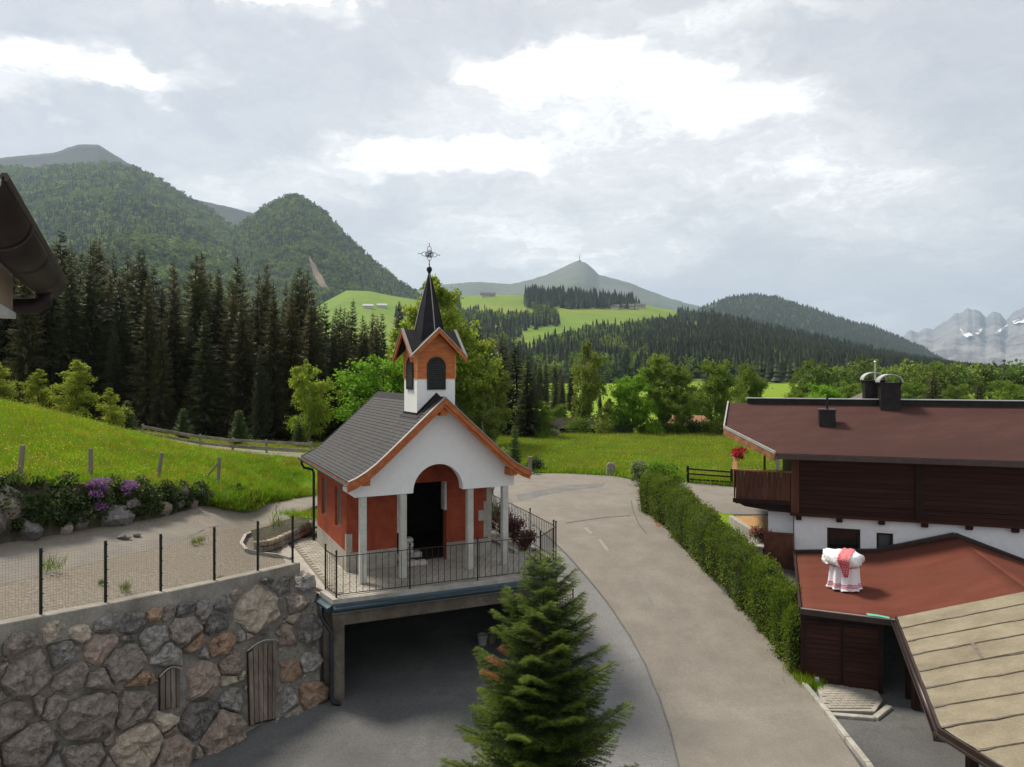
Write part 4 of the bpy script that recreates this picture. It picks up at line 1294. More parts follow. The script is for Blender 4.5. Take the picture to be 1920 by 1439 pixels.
def wallbox(name, a, b, m, parent=chapel, bev=0):
    mb = MB(ch); mb.box(a, b)
    return mb.build(name, m, parent, bevel=bev)


# side walls with window openings, front wall with doorway, rear wall
def holed_wall(name, axis, c0, c1, a0, a1, z0, z1, holes, m):
    """wall slab between c0..c1 (thickness), a0..a1 (length); holes (a, b, za, zb)"""
    mb = MB(ch)
    def bx(l0, l1, y0, y1):
        if axis == 's': mb.box((c0, l0, y0), (c1, l1, y1))
        else: mb.box((l0, c0, y0), (l1, c1, y1))
    e = a0
    for (h0, h1, y0, y1) in holes:
        bx(e, h0, z0, z1)
        if y0 > z0: bx(h0, h1, z0, y0)
        if y1 < z1: bx(h0, h1, y1, z1)
        e = h1
    bx(e, a1, z0, z1)
    return mb.build(name, m, chapel)


holed_wall('wall', 's', -2.1, -1.82, 1.15, 4.95, .0, 2.72, [(1.8, 2.5, 1.0, 2.1), (3.6, 4.3, 1.0, 2.1)], M['red'])
holed_wall('wall', 's', 1.82, 2.1, 1.15, 4.95, .0, 2.72, [(1.8, 2.5, 1.0, 2.1), (3.6, 4.3, 1.0, 2.1)], M['red'])
holed_wall('wall', 't', 1.152, 1.43, -1.818, 1.818, .0, 2.72, [(-.72, .72, -.01, 2.22)], M['red'])
mb = MB(ch); mb.prism([(-1.95, 1.155, 2.7205), (1.95, 1.155, 2.7205), (1.2, 1.155, 3.4), (0, 1.155, 4.45), (-1.2, 1.155, 3.4)], (0, .2, 0)); mb.build('wall', M['red'], chapel)
wallbox('wall', (-1.818, 4.67, 0), (1.818, 4.948, 2.72), M['red'])
mb = MB(ch); mb.prism([(-1.95, 4.7, 2.722), (1.95, 4.7, 2.722), (1.2, 4.7, 3.4), (0, 4.7, 4.45), (-1.2, 4.7, 3.4)], (0, .2, 0)); mb.build('wall', M['red'], chapel)
# plinth render (grey), a little proud
mb = MB(ch)
mb.box((-2.106, 1.144, 0), (-1.99, 4.956, .52)); mb.box((1.99, 1.144, 0), (2.106, 4.956, .52))
mb.box((-1.988, 1.146, 0), (-.722, 1.30, .50)); mb.box((.722, 1.146, 0), (1.988, 1.30, .48))
mb.build('plinth', M['plinth'], chapel)
mb = MB(ch)
mb.box((1.86, 1.141, .522), (2.11, 1.28, 1.55)); mb.box((1.70, 1.143, 1.0), (1.86, 1.28, 1.3)); mb.box((1.95, 1.142, 1.55), (2.109, 1.28, 2.3))
mb.build('grey_patch', M['plinth'], chapel)
mb = MB(ch); mb.box((-2.109, 1.141, .522), (-1.95, 1.28, 1.0)); mb.build('grey_patch', M['plinth'], chapel)
mb = MB(ch); mb.box((.66, 1.147, 1.4), (.722, 1.42, 2.2)); mb.box((-.722, 1.147, .9), (-.65, 1.42, 2.2)); mb.build('door_lining', M['insul'], chapel)
for s0 in (1.8, 3.6):
    w = wallbox('window', (-2.02, s0, 1.0), (-1.97, s0 + .7, 2.1), M['board_dark'])
    mb = MB(ch); mb.box((-2.04, s0 + .02, 1.0), (-2.022, s0 + .07, 2.1)); mb.box((-2.04, s0 + .63, 1.0), (-2.022, s0 + .68, 2.1)); mb.box((-2.04, s0 + .07, 1.0), (-2.022, s0 + .63, 1.05))
    f = mb.build('frame', M['wood_grey'], w)
    wallbox('window', (1.97, s0, 1.0), (2.02, s0 + .7, 2.1), M['board_dark'])
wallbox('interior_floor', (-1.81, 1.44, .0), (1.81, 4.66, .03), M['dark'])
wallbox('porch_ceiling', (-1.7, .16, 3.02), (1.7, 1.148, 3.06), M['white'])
wallbox('shade_lining', (-1.80, 4.60, .03), (1.80, 4.66, 2.7), M['dark'])  # dark panels added over the red walls; the doorway's shade is their colour
for sx in (-1, 1): wallbox('shade_lining', (sx * 1.81, 1.45, .03), (sx * 1.78, 4.59, .98), M['dark'])
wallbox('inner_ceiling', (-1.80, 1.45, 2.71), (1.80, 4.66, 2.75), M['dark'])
# four porch columns
for t in (-1.97, -.93, .93, 1.97):
    mb = MB(ch); h = .085
    mb.box((t - h, -h, 0), (t + h, h, 2.168))
    mb.build('column', M['column'], chapel, bevel=.012)
# white gable wall with the round arch
mb = MB(ch)
out = [(-2.2, 2.17), (-.69, 2.17)]
out += [(-.69 * math.cos(a), 2.17 + .02 + .69 * math.sin(a)) for a in np.linspace(0, math.pi, 25)]
out += [(.69, 2.17), (2.2, 2.17)]
out += [(t, pz(t) - .11) for t in (2.2, 2.05, 1.8, 1.5, 1.0, .5, 0, -.5, -1.0, -1.5, -1.8, -2.05, -2.2)]
mb.prism([(t, -.12, z) for t, z in out], (0, .26, 0))
mb.build('gable_wall', M['white'], chapel)
mb = MB(ch)
for sg in (-1, 1): mb.box((sg * 2.2, .142, 2.17), (sg * 1.94, 1.138, 2.6))
mb.build('porch_beam', M['white'], chapel)
# roof: boarded shell, slates, verge boards, purlins, gutter
full = [(-t, z) for t, z in PROF[::-1]] + PROF[1:]
mb = MB(ch)
mb.prism([(t, -.56, z - .012) for t, z in full] + [(t, -.56, z - .10) for t, z in full[::-1]], (0, 6.08, 0))
roof = mb.build('roof', M['larch_h'], chapel)
mb = MB(ch)
rs = random.Random(4)
for sg in (-1, 1):
    arc = [0]
    for (a, b) in zip(PROF, PROF[1:]): arc.append(arc[-1] + math.hypot(b[0] - a[0], b[1] - a[1]))
    def at_arc(q):
        t = pl(list(zip(arc, [p[0] for p in PROF])), q); return t, pl(list(zip(arc, [p[1] for p in PROF])), q)
    nrow = 30
    for r in range(nrow):
        q0, q1 = arc[-1] * r / nrow, min(arc[-1] * (r + 1.12) / nrow, arc[-1])
        t0, z0 = at_arc(q0); t1, z1 = at_arc(q1)
        s = -.56 - (.12 if r % 2 else 0)
        while s < 5.5:
            w = .21; e0, e1 = max(s, -.56) + .004, min(s + w, 5.52) - .004
            if e1 > e0 + .03:
                j = rs.uniform(0, .006)
                h = .014 + j
                c = [(sg * t0, e0, z0 - .004), (sg * t1, e0, z1 + .004), (sg * t1, e1, z1 + .004), (sg * t0, e1, z0 - .004),
                     (sg * t0, e0, z0 + .006), (sg * t1, e0, z1 + .004 + h), (sg * t1, e1, z1 + .004 + h), (sg * t0, e1, z0 + .006)]
                mb.hexa(c)
            s += w
sl = mb.build('slates', M['slate'], roof); tag(sl, kind='stuff')
mb = MB(ch); mb.prism([(-.16, -.57, 4.49), (0, -.57, 4.645), (.16, -.57, 4.49), (.16, -.57, 4.475), (0, -.57, 4.62), (-.16, -.57, 4.475)], (0, 6.1, 0)); mb.build('ridge_cap', M['slate_dark'], roof)


def verge(name, s0, s1, top, bot, m, tmax=2.5):
    mb = MB(ch)
    for sg in (-1, 1):
        pr = [(t, z) for t, z in PROF if t <= tmax]
        mb.prism([(sg * t, s0, z + top) for t, z in pr] + [(sg * t, s0, z + bot) for t, z in pr[::-1]], (0, s1 - s0, 0))
    return mb.build(name, m, roof)


verge('verge_board', -.625, -.565, .012, -.145, M['larch_h'])
verge('verge_board', -.562, -.50, -.105, -.235, M['larch'])
verge('verge_cap', -.645, -.545, .040, .016, M['flash'])
verge('rear_verge', 5.53, 5.59, .03, -.17, M['slate_dark'])
for t, z in ((-2.0, 2.70), (2.0, 2.70), (0, 4.36)):
    mb = MB(ch); mb.box((t - .09, -.60 + .1, z - .2), (t + .09, .6, z - .005 - (0 if t else .02))); mb.build('purlin', M['larch_h'], roof)
for sg in (-1, 1):
    mb = MB(ch)
    n = 10
    a = [(sg * 2.53 + .07 * math.cos(math.pi + math.pi * k / n) , 2.60 + .075 * math.sin(math.pi + math.pi * k / n)) for k in range(n + 1)]
    b = [(sg * 2.53 + .06 * math.cos(math.pi + math.pi * k / n) , 2.60 + .065 * math.sin(math.pi + math.pi * k / n)) for k in range(n + 1)]
    mb.prism([(t, -.58, z) for t, z in a] + [(t, -.58, z) for t, z in b[::-1]], (0, 6.1, 0))
    mb.build('gutter', M['teal'], roof)
mb = MB(ch); mb.box((-2.47, -.56, 2.60), (-2.40, 5.5, 2.645)); mb.build('eave_flashing', M['teal'], roof)
mb = MB(ch)
mb.tube([(-2.53, 5.2, 2.54), (-2.53, 5.2, 2.42), (-2.46, 5.2, 2.30), (-2.2, 5.2, 2.22), (-2.16, 5.2, 2.1), (-2.16, 5.2, 0)], .04, 10)
mb.build('downpipe', M['drain'], chapel)
# bell tower
tw = .53; ts0, ts1 = .05, 1.11
TOWER = MB(ch); TOWER.box((-tw, ts0, 4.0), (tw, ts1, 5.09)); tower = TOWER.build('tower', M['white'], chapel)
mb = MB(ch); mb.box((-tw - .012, ts0 - .012, 5.09), (tw + .012, ts1 + .012, 5.12)); mb.build('tower_band', M['larch_light'], tower)
mb = MB(ch); mb.box((-tw + .005, ts0 + .005, 5.12), (tw - .005, ts1 - .005, 5.83))
c = (ts0 + ts1) / 2
mb.prism([(-tw + .005, ts0 + .008, 5.83), (tw - .005, ts0 + .008, 5.83), (0, ts0 + .008, 6.35)], (0, ts1 - ts0 - .016, 0))
mb.prism([(-tw + .008, ts0 + .005, 5.83), (-tw + .008, ts1 - .005, 5.83), (-tw + .008, c, 6.35)], (2 * tw - .016, 0, 0))
mb.build('tower_cladding', M['larch'], tower)
k = 0
mb = MB(ch)
for z in np.arange(5.14, 6.25, .075):
    hw = tw if z < 5.76 else max(0.02, tw * (6.27 - z) / .52)
    mb.box((-hw + .002, ts0 - .002, z), (hw - .002, ts0 + .004, z + .067))
    mb.box((-tw - .002, c - hw + .002, z), (-tw + .004, c + hw - .002, z + .067))
pk = mb.build('tower_planks', M['larch'], tower); tag(pk, kind='stuff')
for (t, s) in ((-tw, ts0), (tw, ts0), (-tw, ts1)):
    mb = MB(ch); mb.box((t - .02, s - .02, 5.12), (t + .02, s + .02, 5.74)); mb.build('corner_post', M['larch_light'], tower)


def arch_pts(w, z0, z1, n=12):
    r = w
    return [(-w, z0), (w, z0)] + [(w * math.cos(a), z1 - r + r * math.sin(a)) for a in np.linspace(0, math.pi, n + 1)]


def louver(place):
    """arched sound opening with slats; place(a, out, z) gives tower coordinates"""
    mb = MB(lambda p: ch(place(p)))
    mb.prism([(a, .012, z) for a, z in arch_pts(.235, 4.83, 5.655)], (0, .012, 0))
    lv = mb.build('louver', M['black_m'], tower)
    mb = MB(lambda p: ch(place(p)))
    po, pi_ = arch_pts(.255, 4.815, 5.68), arch_pts(.215, 4.85, 5.64)
    n = len(po)
    for i in range(n):
        j = (i + 1) % n
        mb.hexa([(po[i][0], .0, po[i][1]), (po[j][0], .0, po[j][1]), (pi_[j][0], .0, pi_[j][1]), (pi_[i][0], .0, pi_[i][1]),
                 (po[i][0], .04, po[i][1]), (po[j][0], .04, po[j][1]), (pi_[j][0], .04, pi_[j][1]), (pi_[i][0], .04, pi_[i][1])])
    mb.build('frame', M['post_g'], lv)
    for z in np.arange(4.88, 5.44, .055):
        mb = MB(lambda p: ch(place(p)))
        mb.hexa([(-.21, .024, z + .03), (.21, .024, z + .03), (.21, .038, z), (-.21, .038, z), (-.21, .024, z + .042), (.21, .024, z + .042), (.21, .038, z + .012), (-.21, .038, z + .012)])
        mb.build('slat', M['post_g'], lv)


louver(lambda p: (p[0], ts0 - p[1], p[2]))
louver(lambda p: (-tw - p[1], c + p[0], p[2]))
# four little gables over the tower
GZ0, GZ1, GW, GO = 5.66, 6.41, .76, .20


def gablet(k):
    """one of four gables: two triangular slopes from the tower's middle to the outer verge"""
    ca, sa = (1, 0, -1, 0)[k], (0, 1, 0, -1)[k]
    def Q(a, l, z): return (a * ca - l * sa, c + a * sa + l * ca, z)     # a across, l outward is negative
    E = GW
    for sg in (-1, 1):
        mb = MB(ch)
        tri = [Q(0, 0, GZ1), Q(0, -E, GZ1), Q(sg * GW, -E, GZ0)]
        mb.prism(tri, (0, 0, -.045))
        mb.build('tower_roof', M['slate_dark'], tower)
        mb = MB(ch)
        mb.hexa([Q(0, -E - .015, GZ1 - .12), Q(sg * (GW + .02), -E - .015, GZ0 - .13), Q(sg * (GW + .02), -E - .015, GZ0 + .004), Q(0, -E - .015, GZ1 + .004),
                 Q(0, -E + .035, GZ1 - .12), Q(sg * (GW + .02), -E + .035, GZ0 - .13), Q(sg * (GW + .02), -E + .035, GZ0 + .004), Q(0, -E + .035, GZ1 + .004)])
        mb.build('verge_board', M['larch_h'], tower)
        mb = MB(ch)
        mb.hexa([Q(0, -E - .03, GZ1 + .008), Q(sg * (GW + .03), -E - .03, GZ0 + .004), Q(sg * (GW + .03), -E - .03, GZ0 + .03), Q(0, -E - .03, GZ1 + .034),
                 Q(0, -E + .045, GZ1 + .008), Q(sg * (GW + .03), -E + .045, GZ0 + .004), Q(sg * (GW + .03), -E + .045, GZ0 + .03), Q(0, -E + .045, GZ1 + .034)])
        mb.build('verge_cap', M['flash'], tower)


for k in range(4): gablet(k)

# black sheet saddle where the tower meets the roof
mb = MB(ch)
for sg in (-1, 1):
    mb.prism([(0, -.16, 4.665), (sg * .62, -.16, pz(.62) + .035), (sg * .62, -.16, pz(.62) + .02), (0, -.16, 4.645)], (0, 1.42, 0))
mb.build('saddle_flashing', M['black_m'], tower)
mb = MB(ch); mb.prism([(-.55, ts0 - .02, 4.05), (.55, ts0 - .02, 4.05), (.55, ts0 - .02, pz(.55) + .1), (0, ts0 - .02, 4.74), (-.55, ts0 - .02, pz(.55) + .1)], (0, .015, 0)); mb.build('apron_flashing', M['black_m'], tower)
mb = MB(ch); mb.box((-.547, ts0 - .02, 4.05), (-.532, ts1 + .02, pz(.54) + .09)); mb.build('apron_flashing', M['black_m'], tower)
# spire
SPC = (0, c)
rings = [(6.06, .505), (6.2, .472), (6.32, .44), (6.45, .408), (7.0, .275), (7.5, .14), (7.93, .022)]
mb = MB(ch)
ids = [[mb.P((SPC[0] + r * math.cos(math.pi / 4 * k), SPC[1] + r * math.sin(math.pi / 4 * k), z)) for k in range(8)] for z, r in rings]
for a, b in zip(ids, ids[1:]):
    for k in range(8): mb.face([a[k], a[(k + 1) % 8], b[(k + 1) % 8], b[k]])
mb.face(ids[-1]); mb.face(ids[0][::-1])
spire = mb.build('spire', M['slate_dark'], tower)
for k in range(8):
    mb = MB(ch)
    mb.tube([(SPC[0] + (r + .004) * math.cos(math.pi / 4 * k), SPC[1] + (r + .004) * math.sin(math.pi / 4 * k), z) for z, r in rings], [.014] * 6 + [.008], 5)
    mb.build('hip_cap', M['black_m'] if k % 2 else M['flash'], spire)
mb = MB(ch); mb.lathe((SPC[0], SPC[1], 0), [(.02, 7.90), (.03, 7.93), (.045, 7.97), (.07, 8.01), (.075, 8.045), (.07, 8.08), (.045, 8.115), (.012, 8.13)], 14); mb.build('spire_ball', M['black_m'], spire, smooth=True)
mb = MB(ch)
CZc = 8.45
mb.tube([(0, c, 8.12), (0, c, 8.30)], .011, 6); mb.lathe((0, c, 8.16), [(.012, 0), (.022, .02), (.012, .04)], 8)


def loop(fn, r=.0075, n=20): mb.tube([fn(2 * math.pi * k / n) for k in range(n)], r, 5, closed=True)


for (dx, dz) in ((1, 0), (-1, 0), (0, 1), (0, -1)):
    def X(a, b): return (dx * a + dz * b, c, CZc + dz * a + dx * b)
    L_ = .27 if dz == 0 or dz == 1 else .2
    loop(lambda q: X(L_ * .55 - L_ * .28 * math.cos(q), .052 * math.sin(q) * (1.1 + .3 * math.cos(q))))
    loop(lambda q: X(L_ * .25 - L_ * .2 * math.cos(q), .038 * math.sin(q)))
    mb.tube([X(.8 * L_, 0), X(L_ * 1.08, 0)], .008, 5)
    p = X(L_ * 1.1, 0); mb.lathe((p[0], p[1], p[2] - .016), [(.004, 0), (.016, .016), (.004, .032)], 6)
    mb.tube([X(L_ * .1, .0), X(L_ * .32, .075), X(L_ * .42, .03)], .006, 5)
loop(lambda q: (.042 * math.cos(q), c, CZc + .042 * math.sin(q)), .012)
loop(lambda q: (.085 * math.cos(q), c, CZc + .085 * math.sin(q)), .006)
for k in range(4):
    q = math.pi / 4 + k * math.pi / 2
    mb.tube([(.03 * math.cos(q), c, CZc + .03 * math.sin(q)), (.12 * math.cos(q), c, CZc + .12 * math.sin(q))], .006, 5)
mb.build('cross', M['black_m'], spire)

# building material in the doorway
M['sack'] = mat('paper_sack', (.42, .40, .36), (.55, .53, .48), 6, .9)
for k, (t, s, w, d, h, z) in enumerate([(-.38, 1.0, .34, .26, .14, .0), (-.1, .95, .3, .24, .13, .0), (-.42, 1.62, .4, .3, .16, .03), (-.05, 1.75, .42, .3, .16, .03), (-.3, 1.68, .36, .28, .15, .19), (-.27, 1.7, .34, .26, .14, .345), (-.25, 1.72, .3, .24, .12, .49)]):
    mb = MB(ch); mb.box((t - w / 2, s - d / 2, z + .002), (t + w / 2, s + d / 2, z + h))
    o = mb.build('block', M['sack'], bevel=.025)
    tag(o, ['pale building block lying outside the chapel doorway, nearest the railing', 'pale block lying beside the one nearest the railing, before the doorway', 'lower pale block just inside the chapel doorway, on the window side', 'lower pale block just inside the doorway, towards the right jamb', 'second pale block of the pile inside the chapel doorway', 'third pale block up the pile inside the chapel doorway', 'topmost small pale block of the pile inside the chapel doorway'][k], 'block', 'blocks in the chapel doorway')

# ------------------------------------------------------------------ terrace, garage under it
terr = thing('terrace', ch((0, 2, -2.4)), 'paved concrete terrace carrying the chapel above a dark open garage', 'terrace')
OUT = [(-3.08, 5.7), (-3.08, -.30), (-2.95, -1.08), (2.45, -1.40), (3.52, -.42), (4.15, 5.7)]
mb = MB(ch); mb.prism([(t, s, -.22) for t, s in OUT], (0, 0, .17)); mb.build('slab', M['concrete'], terr)
mb = MB(ch)
n = len(OUT)
cen = Vector((.5, 2))
for i in range(1, 5):
    a, b = Vector(OUT[i]), Vector(OUT[i + 1])
    ai, bi = a + (cen - a).normalized() * .26, b + (cen - b).normalized() * .26
    mb.hexa([(a.x, a.y, -.05), (b.x, b.y, -.05), (bi.x, bi.y, -.05), (ai.x, ai.y, -.05), (a.x, a.y, .03), (b.x, b.y, .03), (bi.x, bi.y, .03), (ai.x, ai.y, .03)])
mb.build('edge_kerb', M['concrete'], terr)
# pavers
mb = MB(ch)
INN = [(-2.84, 5.68), (-2.84, -.2), (-2.72, -.86), (2.40, -1.16), (3.26, -.34), (3.9, 5.68)]
rp = random.Random(2)
s = -1.2; row = 0
while s < 5.68:
    t = -3.0 - (.1 if row % 2 else 0)
    while t < 4.0:
        if all(inpoly(x, y, INN) for x, y in ((t, s), (t + .2, s), (t, s + .14), (t + .2, s + .14))):
            z = rp.uniform(-.003, .003)
            mb.hexa([(t + .006, s + .006, -.05), (t + .194, s + .006, -.05), (t + .194, s + .134, -.05), (t + .006, s + .134, -.05), (t + .009, s + .009, z), (t + .191, s + .009, z), (t + .191, s + .131, z), (t + .009, s + .131, z)])
        t += .2
    s += .14; row += 1
pv = mb.build('pavers', M['paver'], terr); tag(pv, kind='stuff')
mb = MB(ch); mb.poly([(t, s, -.012) for t, s in INN]); mb.build('paver_bed', M['gravel'], terr)
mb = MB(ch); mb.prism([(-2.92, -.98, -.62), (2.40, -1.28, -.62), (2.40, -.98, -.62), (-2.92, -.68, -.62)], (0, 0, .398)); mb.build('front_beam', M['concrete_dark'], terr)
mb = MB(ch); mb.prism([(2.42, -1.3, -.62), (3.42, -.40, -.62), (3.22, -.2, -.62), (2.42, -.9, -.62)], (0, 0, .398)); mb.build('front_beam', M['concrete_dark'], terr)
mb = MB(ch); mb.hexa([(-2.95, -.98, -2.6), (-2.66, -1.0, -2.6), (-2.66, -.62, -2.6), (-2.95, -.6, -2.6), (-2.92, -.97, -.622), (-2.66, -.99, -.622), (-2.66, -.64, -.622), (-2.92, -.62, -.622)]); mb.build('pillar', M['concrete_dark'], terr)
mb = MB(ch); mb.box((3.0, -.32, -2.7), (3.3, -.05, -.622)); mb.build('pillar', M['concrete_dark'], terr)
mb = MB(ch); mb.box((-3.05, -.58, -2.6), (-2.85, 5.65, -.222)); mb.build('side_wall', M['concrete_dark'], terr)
mb = MB(ch); mb.hexa([(3.3, -.2, -2.7), (3.5, -.2, -2.7), (4.1, 5.65, -2.7), (3.9, 5.65, -2.7), (3.3, -.2, -.222), (3.48, -.2, -.222), (4.1, 5.65, -.222), (3.9, 5.65, -.222)]); mb.build('side_wall', M['concrete'], terr)
mb = MB(ch); mb.prism([(2.30, -1.12, -2.7), (3.1, -.36, -2.7), (3.0, -.24, -2.7), (2.2, -1.0, -2.7)], (0, 0, 2.07)); mb.build('side_wall', M['concrete_dark'], terr)  # added infill, not a known wall: closes the opening to darken the garage
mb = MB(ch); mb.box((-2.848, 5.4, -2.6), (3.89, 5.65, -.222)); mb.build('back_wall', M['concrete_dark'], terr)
# sheet-metal gutter along the slab edge and its downpipe
def gut(pts, name):
    mb = MB(ch)
    for i, (a, b) in enumerate(zip(pts, pts[1:])):
        a, b = Vector((*a, 0)), Vector((*b, 0)); d = (b - a).normalized(); nrm = Vector((d.y, -d.x, 0))
        prof = [(0, -.075), (.05, -.115), (.135, -.15), (.14, -.19), (.13, -.19), (.10, -.255), (.02, -.27), (0, -.27)]
        A0 = [a + nrm * q + Vector((0, 0, z)) for q, z in prof]; B0 = [b + nrm * q + Vector((0, 0, z)) for q, z in prof]
        ia = [mb.P(p) for p in A0]; ib = [mb.P(p) for p in B0]
        m_ = len(prof)
        for k in range(m_): mb.face([ia[k], ia[(k + 1) % m_], ib[(k + 1) % m_], ib[k]])
        mb.face(ia[::-1]); mb.face(ib)
    return mb.build(name, M['teal'], terr)


gut([OUT[1], OUT[2]], 'gutter'); gut([OUT[2], OUT[3]], 'gutter'); gut([OUT[3], OUT[4]], 'gutter')
mb = MB(ch)
for (a, b) in ((OUT[2], OUT[3]),):
    mb.hexa([(a[0], a[1] + .0, -.30), (b[0], b[1], -.30), (b[0], b[1] + .1, -.30), (a[0], a[1] + .1, -.30), (a[0], a[1], -.275), (b[0], b[1], -.275), (b[0], b[1] + .1, -.275), (a[0], a[1] + .1, -.275)])
mb.build('drip_edge', M['concrete'], terr)
mb = MB(ch); mb.tube([(-3.14, -.75, -.2), (-3.14, -.78, -.42), (-3.06, -.95, -.58), (-2.98, -1.06, -.7), (-2.98, -1.06, -2.2), (-2.94, -1.12, -2.32), (-2.8, -1.2, -2.36)], .05, 10); mb.build('downpipe', M['drain'], terr, smooth=True)
for z in (-.9, -1.6):
    mb = MB(ch); mb.lathe((-2.98, -1.06, z), [(.056, 0), (.056, .03)], 12); mb.build('pipe_clamp', M['drain'], terr)
M['bucket'] = mat('white_bucket', (.22, .22, .21), (.3, .3, .29), 4, .5)
for k, (u, v, d, r, h, lab) in enumerate([(905, 1163, 19.9, .15, .3, 'dirty white bucket standing at the back of the garage'), (922, 1161, 20.0, .14, .28, 'grey bucket beside the white one in the garage')]):
    p = A(u, v, d)
    mb = MB(); mb.lathe((p.x, p.y, -2.36), [(r * .8, 0), (r, h), (r * .9, h), (r * .72, .04)], 16)
    o = mb.build('bucket', M['bucket' if k == 0 else 'concrete_dark']); tag(o, lab, 'bucket')

# ------------------------------------------------------------------ wrought-iron railings
def bar_mesh(h, r, n=6):
    mb = MB(); mb.tube([(0, 0, 0), (0, 0, h)], r, n)
    me = bpy.data.meshes.new('bar'); me.from_pydata(mb.v, [], mb.f); me.materials.append(M['iron']); return me


def post_mesh(h, r):
    mb = MB(); mb.box((-r, -r, 0), (r, r, h)); mb.lathe((0, 0, h), [(r * .6, 0), (r * 1.5, .02), (r * 1.7, .04), (r * 1.2, .062), (.003, .075)], 8)
    me = bpy.data.meshes.new('post'); me.from_pydata(mb.v, [], mb.f); me.materials.append(M['iron']); return me


def railing(name, label, pts, h=.95, gap=.155, every=None, group=None, lift=.03):
    pts = [Vector(p) for p in pts]
    rt = thing(name, pts[0], label, 'railing', group)
    b0 = pts[0]
    bm_, pm_ = bar_mesh(h - .1, .0075), post_mesh(h + .06, .018)
    posts = []
    for i, (a, b) in enumerate(zip(pts, pts[1:])):
        d = b - a; L_ = d.length
        k = max(1, round(L_ / (every or 9)))
        for j in range(k + (1 if i == len(pts) - 2 else 0)): posts.append(a + d * j / k)
        n_ = max(2, round(L_ / gap))
        for j in range(1, n_):
            q = a + d * j / n_
            if min((q - p).length for p in posts) < .05: continue
            put('bar', bm_, rt, q - b0 + Vector((0, 0, lift + .06)))
        mb = MB(); mb.bar(a + Vector((0, 0, h + lift - .03)), b + Vector((0, 0, h + lift - .03)), .03, .014); mb.build('top_rail', M['iron'], rt)
        mb = MB(); mb.bar(a + Vector((0, 0, lift + .07)), b + Vector((0, 0, lift + .07)), .026, .012); mb.build('bottom_rail', M['iron'], rt)
    for p in posts: put('post', pm_, rt, p - b0 + Vector((0, 0, lift - .005)))
    return rt


fr = [ch((-2.93, -.20, 0)), ch((-2.84, -.96, 0)), ch((2.40, -1.27, 0)), ch((3.38, -.38, 0))]
railing('terrace_railing', 'black wrought-iron railing along the front edge of the chapel terrace', fr, .98, .155, 1.75)
rr_ = [ch((3.40, -.22, 0)), ch((3.62, 1.6, 0)), ch((3.82, 3.6, 0)), ch((4.0, 5.5, 0))]
railing('side_railing', 'black wrought-iron railing along the road side of the terrace', rr_, .98, .13, 2.0)
q0, q1 = hit(1045, 1168, zlow), hit(1066, 1162, zlow)
st = [Vector((q0.x, q0.y, zlow(q0.x, q0.y))), Vector((q1.x, q1.y, zlow(q1.x, q1.y)))]
railing('lower_railing', 'short low railing beside the road behind the foreground spruce', [st[0], st[1] + Vector((.15, .25, 0))], .7, .1, 2.0, lift=.0)

# ------------------------------------------------------------------ stone retaining wall
wallt = thing('stone_wall', (-6.3, 14.3, -2.5), 'rough boulder retaining wall with mortar joints and a concrete coping', 'wall')
BOT = [Vector((-4.42, 16.42, -2.42)), Vector((-5.3, 15.6, -2.5)), Vector((-6.35, 14.1, -2.56)), Vector((-8.6, 10.8, -2.68)), Vector((-10.6, 7.0, -2.75))]
TPZ = [Vector((-4.72, 17.1, .16)), Vector((-5.45, 17.35, .30)), Vector((-6.6, 15.2, .46)), Vector((-8.48, 11.8, .80)), Vector((-10.6, 7.9, .95))]


def cat(pts, k):
    k = max(0, min(len(pts) - 1.0001, k)); i = int(k); return pts[i].lerp(pts[i + 1], k - i)


def wp(k, h):
    """point of the wall face; k 0 at the garage end .. 4, h 0 foot .. 1 top"""
    return cat(BOT, k).lerp(cat(TPZ, k), h)


def wn(k, h):
    e = .01
    du = wp(k + e, h) - wp(k - e, h); dv = wp(k, h + e) - wp(k, h - e)
    n = du.cross(dv).normalized()
    return n if n.dot(Vector((.6, -1, .3))) > 0 else -n


def proj(p): return Vector((960 + p.x / p.y * F, 700 + (CZ - p.z) / p.y * F))


GRID = []
for i in range(0, 121):
    for j in range(-4, 61):
        k, h = i / 30, j / 56
        GRID.append((k, h, *proj(wp(k, h))))
GA = np.array(GRID)


def inv(u, v):
    j = int(np.argmin((GA[:, 2] - u) ** 2 + (GA[:, 3] - v) ** 2))
    k, h = GA[j, 0], GA[j, 1]
    for _ in range(6):
        e = 1e-3
        p = proj(wp(k, h)); pk = (proj(wp(k + e, h)) - p) / e; ph = (proj(wp(k, h + e)) - p) / e
        det = pk.x * ph.y - pk.y * ph.x
        if abs(det) < 1e-6: break
        r = Vector((u, v)) - p
        k += max(-.1, min(.1, (r.x * ph.y - r.y * ph.x) / det)); h += max(-.1, min(.1, (pk.x * r.y - pk.y * r.x) / det))
    return k, h


